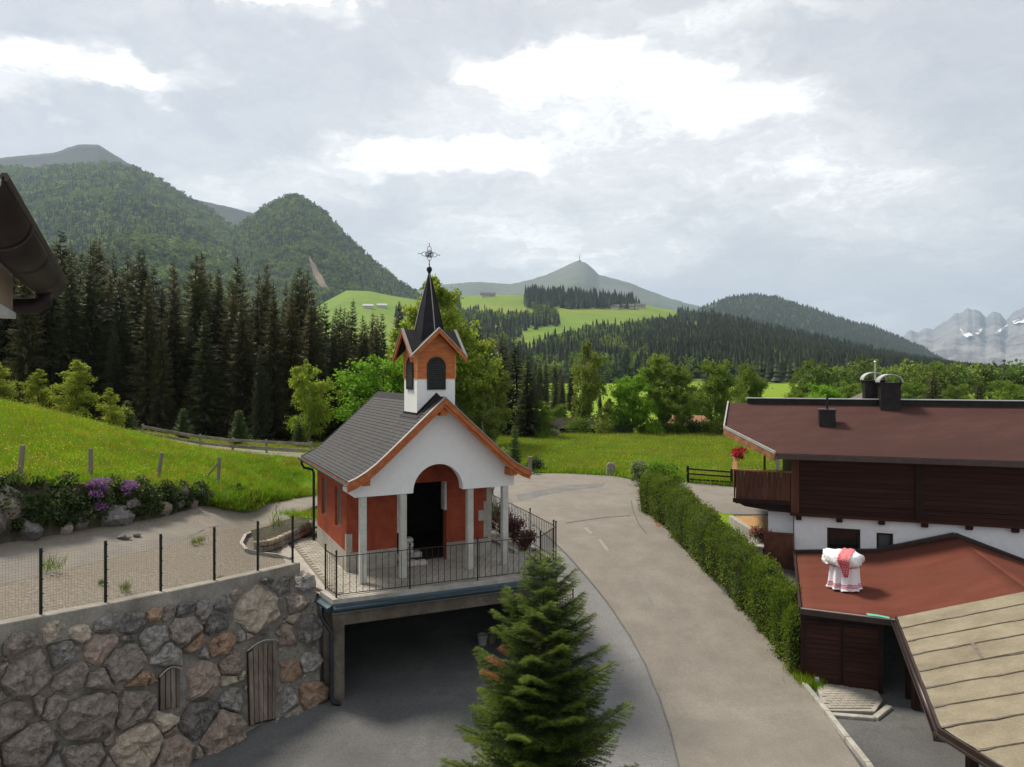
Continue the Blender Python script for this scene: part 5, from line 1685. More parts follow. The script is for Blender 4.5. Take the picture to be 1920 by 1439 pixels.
rows = [[wp(k / 24, h / 12) - wn(max(.05, k / 24), .5) * R.uniform(0, .03) for h in range(0, 13)] for k in range(0, 97)]
mb = MB(); mb.grid(rows)
mb.build('mortar_face', M['mortar'], wallt, smooth=True)
mb = MB()   # body behind the face
mb.grid([[p, p + Vector((-.5, .6, 0))] for p in TPZ]); mb.grid([[BOT[0], BOT[0] + Vector((-.3, .6, 0))], [TPZ[0], TPZ[0] + Vector((-.3, .4, 0))]])
mb.build('wall_body', M['mortar'], wallt)
SEED = [(120, 515, 88, 1), (300, 430, 62, 3), (430, 445, 62, 3), (590, 390, 62, 0), (740, 385, 66, 4), (865, 335, 44, 2), (940, 325, 42, 1), (1035, 315, 55, 4), (1140, 310, 55, 0), (1250, 280, 48, 4), (1325, 235, 44, 1), (1440, 305, 135, 3), (1480, 180, 50, 4), (1590, 175, 62, 4), (1645, 270, 66, 1), (1712, 150, 55, 0),
        (1040, 420, 88, 1), (1215, 395, 72, 4), (860, 475, 80, 0), (710, 495, 48, 1), (560, 530, 90, 5), (340, 565, 95, 0), (150, 665, 135, 1), (390, 695, 92, 1), (690, 610, 115, 1), (560, 715, 88, 1), (765, 715, 70, 2), (930, 585, 84, 0), (1085, 500, 60, 2), (1235, 505, 82, 2), (1350, 460, 36, 0), (1400, 455, 30, 5), (1605, 460, 68, 5), (1735, 420, 75, 4), (1120, 705, 108, 5),
        (1300, 610, 78, 5), (1620, 650, 70, 2), (1745, 610, 55, 0), (1752, 790, 78, 2), (1615, 825, 70, 0), (1305, 815, 82, 0), (930, 920, 72, 3), (740, 865, 115, 1), (490, 920, 160, 1), (310, 860, 80, 1), (70, 920, 120, 1), (195, 850, 62, 1), (1110, 935, 112, 4), (1240, 1010, 128, 5), (1030, 875, 20, 5), (1230, 890, 20, 0), (805, 915, 52, 1), (830, 957, 18, 5), (620, 1030, 40, 1), (150, 1085, 145, 1),
        (450, 1120, 118, 1), (760, 1090, 140, 3), (980, 1125, 118, 5), (330, 1095, 48, 0), (1110, 1115, 38, 3), (1510, 965, 68, 0), (1655, 890, 56, 1), (30, 790, 38, 1), (110, 800, 30, 3), (1365, 760, 26, 0), (1358, 680, 26, 3), (848, 700, 34, 2), (640, 800, 40, 2), (960, 1000, 40, 5), (30, 640, 40, 1), (650, 1190, 80, 1), (300, 1230, 110, 0), (60, 1260, 110, 1), (1660, 360, 40, 3), (1290, 700, 50, 3), (1150, 560, 35, 0), (1480, 410, 40, 0),
        (-120, 560, 90, 1), (-160, 760, 120, 0), (-140, 980, 130, 5), (-120, 1180, 120, 1)]
SQ = []
for (x, y, r, mi_) in SEED:
    u, v = x / 3, 1040 + y / 3
    k, h = inv(u, v)
    if h < -.15 or h > 1.05: continue
    p = wp(k, h)
    SQ.append((p, k, h, r / 3 * p.y / F * 1.03, mi_))
HATCH = [(1385, 1555, 470, 985), (885, 1018, 640, 890)]
rs = random.Random(8)
for i, (p, k, h, r, mi_) in enumerate(SQ):
    n = wn(k, h)
    tu = (wp(k - .02, h) - wp(k + .02, h)); tu = (tu - n * tu.dot(n)).normalized(); tv = n.cross(tu).normalized()
    if tv.z < 0: tv = -tv
    # power-diagram cell, trimmed to a ragged outline
    m_ = 9
    ph = rs.uniform(0, 6.28); el = rs.uniform(.78, 1.0)
    poly = [Vector((math.cos(2 * math.pi * a / m_) * r * 1.32 * rs.uniform(.78, 1.1), math.sin(2 * math.pi * a / m_) * r * 1.18 * el * rs.uniform(.76, 1.1))) for a in range(m_)]
    for j, (q, k2, h2, r2, _) in enumerate(SQ):
        if j == i: continue
        d3 = q - p; d = Vector((d3.dot(tu), d3.dot(tv))); D_ = d.length
        if D_ > (r + r2) * 1.6 or D_ < 1e-3: continue
        t = (D_ * D_ + r * r - r2 * r2) / (2 * D_) - .010 - .018 * rs.random()
        dn = d / D_
        new = []
        for a in range(len(poly)):
            A0, B0 = poly[a], poly[(a + 1) % len(poly)]
            sa, sb = A0.dot(dn) - t, B0.dot(dn) - t
            if sa <= 0: new.append(A0)
            if (sa < 0 < sb) or (sb < 0 < sa): new.append(A0.lerp(B0, sa / (sa - sb)))
        poly = new
        if len(poly) < 3: break
    if len(poly) < 3: continue
    # keep clear of the two hatches
    bad = False
    fin = []
    for a in poly:
        w3 = p + tu * a.x + tv * a.y; uv = proj(w3); zx, zy = uv.x * 3, (uv.y - 1040) * 3
        for (x0, x1, y0, y1) in HATCH:
            if x0 < zx < x1 and y0 < zy < y1:
                f = .5
                for _ in range(12):
                    w4 = p + (tu * a.x + tv * a.y) * f; uv = proj(w4)
                    if x0 < uv.x * 3 < x1 and y0 < (uv.y - 1040) * 3 < y1: f *= .85
                a = a * f
        fin.append(a)
    poly = fin
    # even out short edges
    cen = sum(poly, Vector((0, 0))) / len(poly)
    size = max((a - cen).length for a in poly)
    if size < .03: continue
    dep = min(.19, .05 + size * .26) * rs.uniform(.75, 1.2)
    ring = []
    for a in range(len(poly)):
        A0, B0 = poly[a], poly[(a + 1) % len(poly)]
        ring.append(A0)
        ns_ = int((B0 - A0).length / (size * .34))
        for q_ in range(1, ns_ + 1):
            h_ = A0.lerp(B0, q_ / (ns_ + 1)); ring.append(h_ + (h_ - cen) * rs.uniform(-.10, .05))
    mb = MB()
    lev = [(1.0, -.06), (.99, .30), (.90, .68), (.70, .95), (.42, 1.02), (.16, 1.04)]
    ids = []
    tlt = Vector((rs.uniform(-.5, .5), rs.uniform(-.5, .5))) * dep / size
    of_ = Vector((rs.uniform(0, 50), rs.uniform(0, 50), 0))
    for (f, q) in lev:
        ids.append([mb.P(p + tu * (cen.x + (a.x - cen.x) * f * rs.uniform(.97, 1.03)) + tv * (cen.y + (a.y - cen.y) * f * rs.uniform(.97, 1.03)) + n * (dep * q + (0 if q < .2 else (a - cen).dot(tlt) * f + dep * (.85 * mnoise.noise(of_ + Vector((a.x * f, a.y * f, 0)) * 5.5) + .45 * mnoise.noise(of_ + Vector((a.x * f, a.y * f, 3)) * 13)) * min(1, q)))) for a in ring])
    for a, b in zip(ids, ids[1:]):
        for kk in range(len(ring)): mb.face([a[kk], a[(kk + 1) % len(ring)], b[(kk + 1) % len(ring)], b[kk]])
    mb.face(ids[-1])
    mb.build('stone', STONES[mi_], wallt)
# small chinking stones stay in the joints
cs = MB()
for i in range(260):
    k, h = rs.uniform(0.02, 3.4), rs.uniform(.0, .98)
    p = wp(k, h); uv = proj(p); zx, zy = uv.x * 3, (uv.y - 1040) * 3
    if any(x0 - 10 < zx < x1 + 10 and y0 - 10 < zy < y1 + 10 for (x0, x1, y0, y1) in HATCH): continue
    if any((q - p).length < r2 * 1.0 for q, _, _, r2, _ in SQ): continue
    s = rs.uniform(.025, .06); n = wn(k, h)
    tu = Vector((rs.gauss(0, 1), rs.gauss(0, 1), rs.gauss(0, 1))).cross(n).normalized(); tv = n.cross(tu)
    ids = [cs.P(p + tu * math.cos(a) * s * rs.uniform(.7, 1.2) + tv * math.sin(a) * s * rs.uniform(.6, 1) - n * .01) for a in np.linspace(0, 5.2, 6)]
    ap = [cs.P(p + tu * math.cos(a) * s * .55 + tv * math.sin(a) * s * .5 + n * s * .5) for a in np.linspace(0, 5.2, 6)]
    for kk in range(6): cs.face([ids[kk], ids[(kk + 1) % 6], ap[(kk + 1) % 6], ap[kk]])
    cs.face(ap)
tag(cs.build('joint_pebbles', STONES[1], wallt), kind='stuff')


def hatch(name, label, corners, nb, lift=.05):
    """old boards closing an opening; corners as photo points BL, BR, TR, TL with an arched top"""
    P4 = [wp(*inv(x / 3, 1040 + y / 3)) for x, y in corners]
    n = wn(*inv(corners[0][0] / 3, 1040 + corners[0][1] / 3))
    hd = thing(name, (P4[0] + P4[1]) / 2, label, 'door')
    mb = MB(); mb.hexa([P4[0] - n * .01, P4[1] - n * .01, P4[2] - n * .01, P4[3] - n * .01] + [q + n * .012 for q in P4]); mb.build('opening', M['dark'], hd)
    rq = random.Random(len(label))
    for b in range(nb):
        f0, f1 = (b + .06) / nb, (b + 1 - rq.uniform(.1, .26)) / nb
        g0, g1 = rq.uniform(0, .03), 1 - rq.uniform(0, .04)
        def Q(f, g, l):
            lo_, hi_ = P4[0].lerp(P4[1], f), P4[3].lerp(P4[2], f)
            up = (hi_ - lo_) * g + Vector((0, 0, 1)) * (.10 * math.sin(math.pi * min(1, max(0, f))) * g)
            return lo_ + up + n * l
        mb = MB(); l0 = .03 + rq.uniform(0, .015)
        mb.hexa([Q(f0, g0, l0), Q(f1, g0, l0), Q(f1, g1, l0), Q(f0, g1, l0), Q(f0, g0, l0 + .03), Q(f1, g0, l0 + .03), Q(f1, g1, l0 + .03), Q(f0, g1, l0 + .03)])
        mb.build('plank', M['plank_old'], hd)
    mb = MB()
    mb.tube([P4[3].lerp(P4[2], f) + Vector((0, 0, .10 * math.sin(math.pi * f) + .02)) + n * .06 for f in np.linspace(-.04, 1.04, 9)], .016, 5)
    mb.build('lintel_strip', M['concrete'], hd)
    return hd


hatch('plank_door', 'tall weathered plank door set in the stone wall near the garage', [(1400, 965), (1545, 930), (1550, 490), (1388, 545)], 6)
hatch('plank_shutter', 'small weathered plank shutter in the middle of the stone wall', [(893, 880), (1010, 855), (1008, 648), (893, 690)], 4)

# coping
mb = MB()
cp = [Vector((-5.28, 17.62, .56)), Vector((-5.6, 17.0, .60)), Vector((-6.6, 15.2, .74)), Vector((-7.62, 13.35, .92)), Vector((-8.5, 11.8, 1.09)), Vector((-10.7, 7.9, 1.28))]
rows = []
for i, p in enumerate(cp):
    d = (cp[min(i + 1, 5)] - cp[max(i - 1, 0)]); d.z = 0; d.normalize()
    n = Vector((-d.y, d.x, 0)); n = n if n.dot(Vector((1, -.5, 0))) > 0 else -n
    zb = .5
    rows.append([p + n * .04 + Vector((0, 0, -zb)), p + n * .04 + Vector((0, 0, -.014)), p + n * .026, p - n * .20, p - n * .21 + Vector((0, 0, -zb)), p + n * .04 + Vector((0, 0, -zb))])
mb.grid(rows); mb.face([mb.P(q) for q in rows[0][:5]]); mb.face([mb.P(q) for q in rows[-1][:5]])
mb.build('coping', M['coping'], wallt)

# ------------------------------------------------------------------ wire fence on the coping
wf = thing('wire_fence', cp[0], 'thin wire mesh fence with dark green posts on the stone wall coping', 'fence')
PU = [(553, 968, 1055), (487, 976, 1068), (405, 988, 1085), (305, 1000, 1105), (202, 1012, 1127), (79, 1030, 1150), (-55, 1050, 1180)]


def on_cp(u):
    best = None
    for k in range(0, 500):
        q = k / 100; p = cat(cp, q); e = abs(proj(p).x - u)
        if best is None or e < best[0]: best = (e, p)
    return best[1] + Vector((-.08, .08, 0))


PB = [on_cp(u) for u, _, _ in PU]
pm = MB(); pm.box((-.022, -.016, 0), (.022, .016, 1.16)); pm.tube([(0, -.02, .05), (0, -.02, 1.1)], .008, 5)
for z in (.1, .35, .6, .85, 1.08): pm.box((-.034, -.024, z), (.034, -.016, z + .022))
pme = bpy.data.meshes.new('post'); pme.from_pydata(pm.v, [], pm.f); pme.materials.append(M['post_g'])
for p in PB: put('post', pme, wf, p - cp[0], (0, 0, R.uniform(.9, 1.15)))
for a, b in zip(PB, PB[1:]):
    mb = MB(); L_ = (b - a).length
    for z in np.arange(.05, 1.06, .05):
        mb.tube([a + Vector((0, 0, z)), b + Vector((0, 0, z))], .0014 if z not in (.05,) else .002, 3, caps=False)
    k = int(L_ / .05)
    for j in range(1, k):
        q = a.lerp(b, j / k); mb.tube([q + Vector((0, 0, .05)), q + Vector((0, 0, 1.05))], .0014, 3, caps=False)
    tag(mb.build('wire_mesh', M['wire'], wf), kind='stuff')

# ------------------------------------------------------------------ planter at the left of the terrace
pav = [ch((-3.0, -.25, 0)).to_2d(), ch((-3.0, 5.6, 0)).to_2d(), Vector((-6.9, 24.4)), Vector((-7.25, 22.6)), Vector((-6.7, 20.6)), Vector((-5.8, 18.6)), Vector((-5.25, 17.75)), Vector((-4.8, 17.35))]
sheet('terrace_paving', pav, lambda x, y: max(zup0(x, y) * .95, .0), M['paver'], .35, .035, skirt=.3)
mb = MB()
kp = [hit(u, v, zup0) for u, v in [(545, 1052), (525, 1046), (490, 1042), (462, 1036), (452, 1024), (460, 1008), (485, 998), (530, 985), (572, 975)]]
for a, b in zip(kp, kp[1:]):
    mb.bar(Vector((*a, zup0(*a) + .05)), Vector((*b, zup0(*b) + .05)), .09, .10)
tag(mb.build('kerb', M['concrete']), kind='structure')
plt_ = thing('planter', Vector((*hit(530, 1020, zup0), .3)), 'low stone-edged planting bed beside the terrace with bare saplings', 'planter')
mb = MB()
pw = [hit(u, v, zup0) for u, v in [(478, 1038), (500, 1036), (530, 1024), (560, 1010), (580, 1000)]]
pb = [hit(u, v, zup0) for u, v in [(470, 1012), (495, 1005), (525, 994), (555, 984), (580, 978)]]
zz = lambda p: zup0(*p)
mb.grid([[Vector((*a, zz(a) + .28)), Vector((*b, zz(b) + .28))] for a, b in zip(pw, pb)]); mb.build('soil', M['soil'], plt_)
for i, (a, b) in enumerate(zip(pw, pw[1:])):
    n_ = max(2, int((b - a).length / .28))
    for j in range(n_):
        for lv in range(2):
            p, q = a.lerp(b, (j + .04) / n_), a.lerp(b, (j + .96) / n_)
            mb = MB(); mb.bar(Vector((*p, zz(p) + .10 + lv * .17)), Vector((*q, zz(q) + .10 + lv * .17)), .16 + R.uniform(-.02, .03), .155)
            mb.build('stone', STONES[R.choice([3, 3, 1, 0])], plt_, bevel=.03)
for u, v, h in ((513, 1010, .95), (521, 1006, 1.0)):
    p = hit(u, v, zup0); b = Vector((*p, zz(p) + .25))
    mb = MB(); pth = [b + Vector((R.uniform(-.04, .04) * k, R.uniform(-.04, .04) * k, h * k / 5)) for k in range(6)]
    mb.tube(pth, [.011, .01, .009, .008, .006, .003], 5)
    for k in (2, 3, 4): mb.tube([pth[k], pth[k] + Vector((R.uniform(-.1, .1), R.uniform(-.1, .1), .14))], [.005, .002], 4)
    o = mb.build('sapling', M['bark_d']); tag(o, 'thin bare sapling in the planting bed, ' + ('the one nearer the fence' if u == 513 else 'the one nearer the chapel'), 'sapling')
# ------------------------------------------------------------------ chalet on the right
def hs(p):
    """house coordinates: m along the long wall, r back from it, z up"""
    return Vector((9.26 + p[0] * .951 + p[1] * .309, 23.3 - p[0] * .309 + p[1] * .951, p[2]))


house = thing('chalet', hs((5, 3, -2.2)), 'dark timber chalet with white ground floor and shallow red-brown felt roof', 'house')
ML = 12.0


def hbox(name, a, b, m, parent=house, bev=0):
    mb = MB(hs); mb.box(a, b)
    return mb.build(name, m, parent, bevel=bev)


# white ground floor with two window openings
mb = MB(hs)
wins = [(.98, 1.96, -.76, .26), (2.42, 2.90, -.64, .19)]
e = 0
for (a, b, z0, z1) in wins:
    mb.box((e, 0, -2.4), (a, .3, .62)); mb.box((a, 0, -2.4), (b, .3, z0)); mb.box((a, 0, z1), (b, .3, .62)); e = b
mb.box((e, 0, -2.4), (ML, .3, .62)); mb.box((0, .302, -2.4), (.3, 6.2, .62)); mb.box((.302, 5.9, -2.4), (ML, 6.2, .62)); mb.box((.31, .31, .55), (ML, 5.89, .615))
mb.build('ground_floor_wall', M['white2'], house)
for i, (a, b, z0, z1) in enumerate(wins):
    w = hbox('window', (a + .06, .14, z0 + .06), (b - .06, .16, z1 - .06), M['glass'] if i == 0 else M['curtain_g'])
    mb = MB(hs)
    for bx in (((a, .08, z0), (a + .07, .2, z1)), ((b - .07, .08, z0), (b, .2, z1)), ((a + .07, .08, z0), (b - .07, .2, z0 + .07)), ((a + .07, .08, z1 - .07), (b - .07, .2, z1))): mb.box(*bx)
    mb.build('frame', M['post_g'], w)
    hbox('sill', (a - .03, -.05, z0 - .045), (b + .03, .078, z0 - .002), M['brown_m'], w)
    hbox('surround', (a - .10, -.006, z1 + .0), (b + .10, .0, z1 + .1), M['white'], w)
# timber upper storey: planks
nz = 13
for k in range(nz):
    z0 = .70 + k * .152
    hbox('plank', (-.1, -.13 - .006 * (k % 2), z0 + .004), (ML, .02, z0 + .148), M['chalet'])
hbox('timber_core', (-.05, -.10, .64), (ML, .3, 2.66), M['chalet_d'])
hbox('timber_core', (-.06, .302, .64), (.3, 6.2, 2.66), M['chalet_d'])
mb = MB(hs); mb.prism([(-.05, -.10, 2.662), (-.05, 6.3, 2.662), (-.05, 3.1, 3.98)], (.25, 0, 0)); mb.build('gable_boards', M['chalet_d'], house)
hbox('sill_beam', (-.14, -.16, .60), (ML, .0, .698), M['chalet'])
for m_ in (3.6, 0.0, 7.4):
    hbox('corner_board', (m_ - .12, -.19, .70), (m_ + .12, -.11, 2.70), M['chalet_d'] if m_ else M['chalet_b'])
for m_ in (.12, 1.33, 2.55, 3.75, 4.95, 6.15, 7.35):
    mb = MB(hs); mb.prism([(m_ - .08, -.24, .598), (m_ - .08, -.02, .598), (m_ - .08, -.02, .46), (m_ - .08, -.14, .47), (m_ - .08, -.22, .53)], (.16, 0, 0)); mb.build('beam_end', M['chalet'], house)
# roof: plan outline of each slope as measured
ZE, SL, RR_ = 2.70, .36, 3.08


def rz(r): return ZE + SL * (min(r, 2 * RR_ - r) + .9)


front = [(-.6, -.9), (ML + 1, -.9), (ML + 1, RR_), (-2.1, RR_), (-2.2, .9)]
rear = [(-2.1, RR_), (ML + 1, RR_), (ML + 1, 7.0), (-.6, 7.0), (-2.2, 5.2)]
mb = MB(hs)
for q in (front, rear):
    mb.prism([(m_, r, rz(r)) for m_, r in q], (0, 0, -.05))
roofo = mb.build('roof', M['roof_b'], house)
mb = MB(hs)
for q in (front, rear):
    qq = [(m_ + (.04 if m_ < 0 else 0), r + (.03 if r < -.5 else 0)) for m_, r in q]
    mb.prism([(m_, r, rz(r) - .052) for m_, r in qq], (0, 0, -.07))
mb.build('roof_boarding', M['chalet_d'], roofo)
def edge(p, q, w, h, dz, m, name, par=roofo):
    mb = MB(hs); mb.bar((*p, rz(p[1]) + dz), (*q, rz(q[1]) + dz), w, h); return mb.build(name, m, par)


edge((-.6, -.93), (ML + 1, -.93), .07, .16, -.085, M['brown_m'], 'eave_gutter')
for (p, q) in (((-.63, -.92), (-2.24, .9)), ((-2.24, .9), (-2.14, RR_)), ((-2.14, RR_), (-2.24, 5.2))):
    edge(p, q, .045, .09, .025, M['grey_m'], 'verge_cap')
    edge(p, q, .05, .2, -.14, M['chalet_e'], 'verge_board')
mb = MB(hs); mb.box((-1.45, RR_ - .09, rz(RR_) - .04), (ML + 1, RR_ + .09, rz(RR_) + .17)); mb.build('ridge_vent', M['black_m'], roofo)
mb = MB(hs); mb.box((-1.5, RR_ - .16, rz(RR_) + .172), (ML + 1, RR_ + .16, rz(RR_) + .20)); mb.build('ridge_cap', M['grey_m'], roofo)
# rafters at the open eave
for k in range(9):
    m_ = .4 + k * 1.2
    mb = MB(hs); mb.bar((m_, -.85, rz(-.85) - .18), (m_, .2, rz(.2) - .18), .1, .12); mb.build('rafter', M['chalet_d'], roofo)


def locate(u, v, r):
    """house m of photo column u on the roof at depth r"""
    best = min(((abs(960 + F * hs((m_ / 100, r, 0)).x / hs((m_ / 100, r, 0)).y - u), m_ / 100) for m_ in range(-300, 1100)))
    return best[1]


# small vent chimney
m_ = locate(1550, 790, 1.35)
chm = hbox('chimney', (m_ - .25, 1.1, rz(1.1) - .1), (m_ + .25, 1.6, rz(1.35) + .48), M['black_m'], roofo)
hbox('chimney_cap', (m_ - .28, 1.07, rz(1.35) + .482), (m_ + .28, 1.63, rz(1.35) + .52), M['brown_m'], chm)
mb = MB(hs); mb.tube([(m_ + .02, 1.4, rz(1.35) + .52), (m_ + .02, 1.4, rz(1.35) + .92)], .035, 8); mb.build('flue', M['black_m'], chm)


def arched(u, r, w, base, top):
    m_ = locate(u, 740, r)
    c_ = hbox('chimney', (m_ - w / 2, r - w / 2, base), (m_ + w / 2, r + w / 2, top), M['black_m'], roofo)
    mb = MB(hs); n = 12; ra = w * .62
    o_ = [(m_ + ra * math.cos(math.pi * k / n), top + .05 + ra * .75 * math.sin(math.pi * k / n)) for k in range(n + 1)]
    i_ = [(m_ + (ra - .03) * math.cos(math.pi * k / n), top + .05 + (ra * .75 - .03) * math.sin(math.pi * k / n)) for k in range(n + 1)]
    mb.prism([(x, r - w * .6, z) for x, z in o_] + [(x, r - w * .6, z) for x, z in i_[::-1]], (0, w * 1.2, 0))
    mb.build('arched_hood', M['grey_m'], c_, smooth=False)
    for sx in (-1, 1):
        hbox('hood_leg', (m_ + sx * (ra - .02) - .02, r - .02, top - .1), (m_ + sx * (ra - .02) + .02, r + .02, top + .06), M['black_m'], c_)
    hbox('chimney_cap', (m_ - w / 2 - .05, r - w / 2 - .05, top), (m_ + w / 2 + .05, r + w / 2 + .05, top + .04), M['black_m'], c_)


arched(1667, 2.85, .62, 3.6, 4.88)
arched(1637, 3.75, .62, 3.4, 4.95)
# balcony on the gable side
bl = -1.85
bal = hbox('balcony', (bl, -.12, .90), (-.12, 6.2, 1.0), M['chalet_d'])
n_ = 12
for k in range(n_):
    x0 = bl + .02 + (1.7) * k / n_
    mb = MB(hs); mb.box((x0, -.16, 1.02), (x0 + 1.7 / n_ - .012, -.125, 2.0)); mb.build('plank', M['chalet_b'], bal)
for k in range(40):
    y0 = -.1 + 6.2 * k / 40
    mb = MB(hs); mb.box((bl - .05, y0, 1.02), (bl - .015, y0 + .143, 2.0)); mb.build('plank', M['chalet_b'], bal)
mb = MB(hs); mb.box((bl - .1, -.2, 2.0), (-.1, -.06, 2.05)); mb.box((bl - .1, -.058, 2.0), (bl + .05, 6.2, 2.05)); mb.build('handrail', M['chalet_e'], bal)
mb = MB(hs); mb.box((bl - .08, -.19, .94), (-.12, -.162, 1.08)); mb.build('fascia', M['chalet_d'], bal)
for r in (-.02, 2.0, 4.0):
    mb = MB(hs); mb.prism([(bl + .1, r, .9), (-.06, r, .9), (-.06, r, .66), (-.9, r, .72), (bl + .3, r, .80)], (0, .14, 0)); mb.build('bracket', M['chalet_d'], bal)
mb = MB(hs); mb.box((-.95, .3, 1.0), (-.88, .37, 2.5)); mb.build('post', M['chalet_b'], bal)
mb = MB(hs); mb.box((-.55, .42, 1.0), (-.45, .5, 2.45)); mb.build('white_post', M['white'], bal)
# shaded wall under the balcony, lattice screen, deck
hbox('garden_wall', (-.8, .32, -2.0), (-.02, .52, .62), M['white2'])
lat = thing('lattice_screen', hs((-.45, -.12, -1.6)), 'brown diagonal lattice screen at the corner of the white wall', 'screen')
mb = MB(hs)
for b in (((-.95, -.16, -1.7), (-.88, -.1, .02)), ((-.10, -.16, -1.7), (-.03, -.1, .02)), ((-.88, -.16, -.05), (-.1, -.1, .02)), ((-.88, -.16, -1.62), (-.1, -.1, -1.55))): mb.box(*b)
mb.build('frame', M['lattice'], lat)
hbox('panel', (-.88, -.118, -1.55), (-.10, -.108, -.05), M['lattice'], lat)
for k in range(-6, 7):
    for sg in (-1, 1):
        c0 = k * .26
        pts = []
        for (x, z) in ((-.88, None), (-.10, None)):
            pts.append((x, -.8 + c0 + sg * (x + .49)))
        (xa, za), (xb, zb) = pts
        f = lambda z, a, b: max(a, min(b, z))
        def clip(xa, za, xb, zb, lo, hi):
            q = []
            for (x0, z0, x1, z1) in ((xa, za, xb, zb), (xb, zb, xa, za)):
                if lo <= z0 <= hi: q.append((x0, z0))
                else:
                    t = ((lo if z0 < lo else hi) - z0) / (z1 - z0)
                    if not 0 <= t <= 1: return None
                    q.append((x0 + (x1 - x0) * t, lo if z0 < lo else hi))
            return q
        q = clip(xa, za, xb, zb, -1.55, -.05)
        if q and math.hypot(q[0][0] - q[1][0], q[0][1] - q[1][1]) > .08:
            mb = MB(hs); l = -.128 - (.008 if sg > 0 else 0)
            mb.bar((q[0][0], l, q[0][1]), (q[1][0], l, q[1][1]), .007, .028, (0, 1, 0)) if False else mb.bar((q[0][0], l, q[0][1]), (q[1][0], l, q[1][1]), .028, .007, (0, 1, 0))
            mb.build('slat', M['lattice'], lat)
deck = thing('wooden_deck', A(1415, 985, 25.5), 'light wooden garden deck beside the chalet, behind the hedge', 'deck')
dz = zlow(8.5, 26) + .45
for k in range(12):
    a, b = A(1403 + k * 3.2, 968, 0), None
    x0 = 8.55 + k * .15
    mb = MB(); mb.box((x0, 24.0, dz - .04), (x0 + .14, 27.4, dz)); mb.build('board', M['deck'], deck)
mb = MB(); mb.box((8.35, 24.0, dz - .4), (8.52, 27.4, dz + .02)); mb.build('kerb', M['concrete'], deck)
box_ = thing('storage_box', hs((-1.25, -.6, -1.2)), 'grey garden box standing beside the lattice screen', 'box')
hbox('body', (-1.5, -.6, -1.9), (-1.0, -.1, -.42), M['wood_grey'], box_); hbox('lid', (-1.54, -.64, -.418), (-.96, -.06, -.36), M['concrete'], box_)


def leafball(name, c_, r, n, lw, mats_, label, cat='plant', group=None, stems=0, stemm=None, parts=('foliage',), flat_=.8, seed=1, weights=None):
    """a shrub or flower clump: leaves spread through a ragged volume"""
    o = thing(name, c_, label, cat, group)
    rng = np.random.default_rng(seed)
    nc = 16
    cc = rdir(nc, rng) * rng.uniform(.2, .85, nc)[:, None] * r * [1, 1, flat_] + [0, 0, r * flat_]
    if stems:
        mb = MB()
        for k in range(stems):
            q = Vector(cc[k % nc]); mb.tube([Vector((0, 0, -.1)), Vector((q.x * .4, q.y * .4, q.z * .5)), q], [.014, .01, .005], 4)
        me = bpy.data.meshes.new('stem'); me.from_pydata(mb.v, [], mb.f); me.materials.append(stemm or M['bark_d']); put('stem', me, o)
    for pi_, (pn, mm) in enumerate(zip(parts, mats_)):
        k = int(n * (weights[pi_] if weights else 1))
        if pi_ == 0:
            ix = rng.integers(0, nc, k); C = cc[ix] + rng.normal(size=(k, 3)) * r * .26 * [1, 1, flat_]
        else:
            d = rdir(k, rng); d[:, 2] = np.abs(d[:, 2]) * .9 - .15
            ix = rng.integers(0, nc, k); C = cc[ix] + d * r * .42
        C[:, 2] = np.maximum(C[:, 2], .03)
        D = unit(rdir(k, rng) + [0, 0, .3]) * (lw * rng.uniform(.6, 1.4, k))[:, None]
        W = unit(np.cross(D, rdir(k, rng))) * (lw * .7)
        V, Fq = diamonds(C, D, W, .45)
        put(pn, mesh_np(pn, V, [Fq], [mm]), o)
    return o


leafball('geranium', hs((-1.75, 2.6, 2.02)), .3, 900, .07, [M['shrub'], M['redfl']], 'red flowering geranium on the corner of the chalet balcony', 'flowers', parts=('foliage', 'blossom'), weights=(.3, 1), seed=31)
leafball('potted_rose', hs((-1.1, .1, -.4)), .34, 900, .06, [M['shrub'], M['pinkfl']], 'pink flowering plant beside the shaded wall under the balcony', 'flowers', parts=('foliage', 'blossom'), weights=(1, .7), seed=32)
leafball('balcony_plant', hs((-1.3, .9, 1.15)), .45, 900, .1, [M['shrub']], 'dark leafy plant standing on the chalet balcony', 'plant', seed=33)
leafball('balcony_plant', hs((-.3, .2, 1.3)), .3, 300, .12, [M['vib']], 'pale variegated plant in the balcony corner by the timber wall', 'plant', seed=34)

# ------------------------------------------------------------------ annex (garage) with red felt roof
def hx(p):
    return Vector((7.2 + p[0] * .951 + p[1] * .35, 17.6 - p[0] * .309 + p[1] * .937, p[2]))


annex = thing('garage_annex', hx((1, 2, -2.6)), 'low brown timber garage with a shallow red felt roof against the chalet', 'garage')
P1, P4 = A(1500, 1143, 17.6), A(1489, 1036, 23.05)
P2 = A(1677, 1165, 16.95)
AP = A(1790, 1006, 21.6)
RE_ = A(1960, 1130, 16.3)          # ridge end, out of view
P5 = A(1925, 1058, 20.9)
P6 = A(2150, 1130, 19.0)


def bil(a, b, c_, d, n=10):
    rows = []
    for i in range(n + 1):
        f = i / n
        p, q = a.lerp(d, f), b.lerp(c_, f)
        rows.append([p.lerp(q, j / n) for j in range(n + 1)])
    return rows


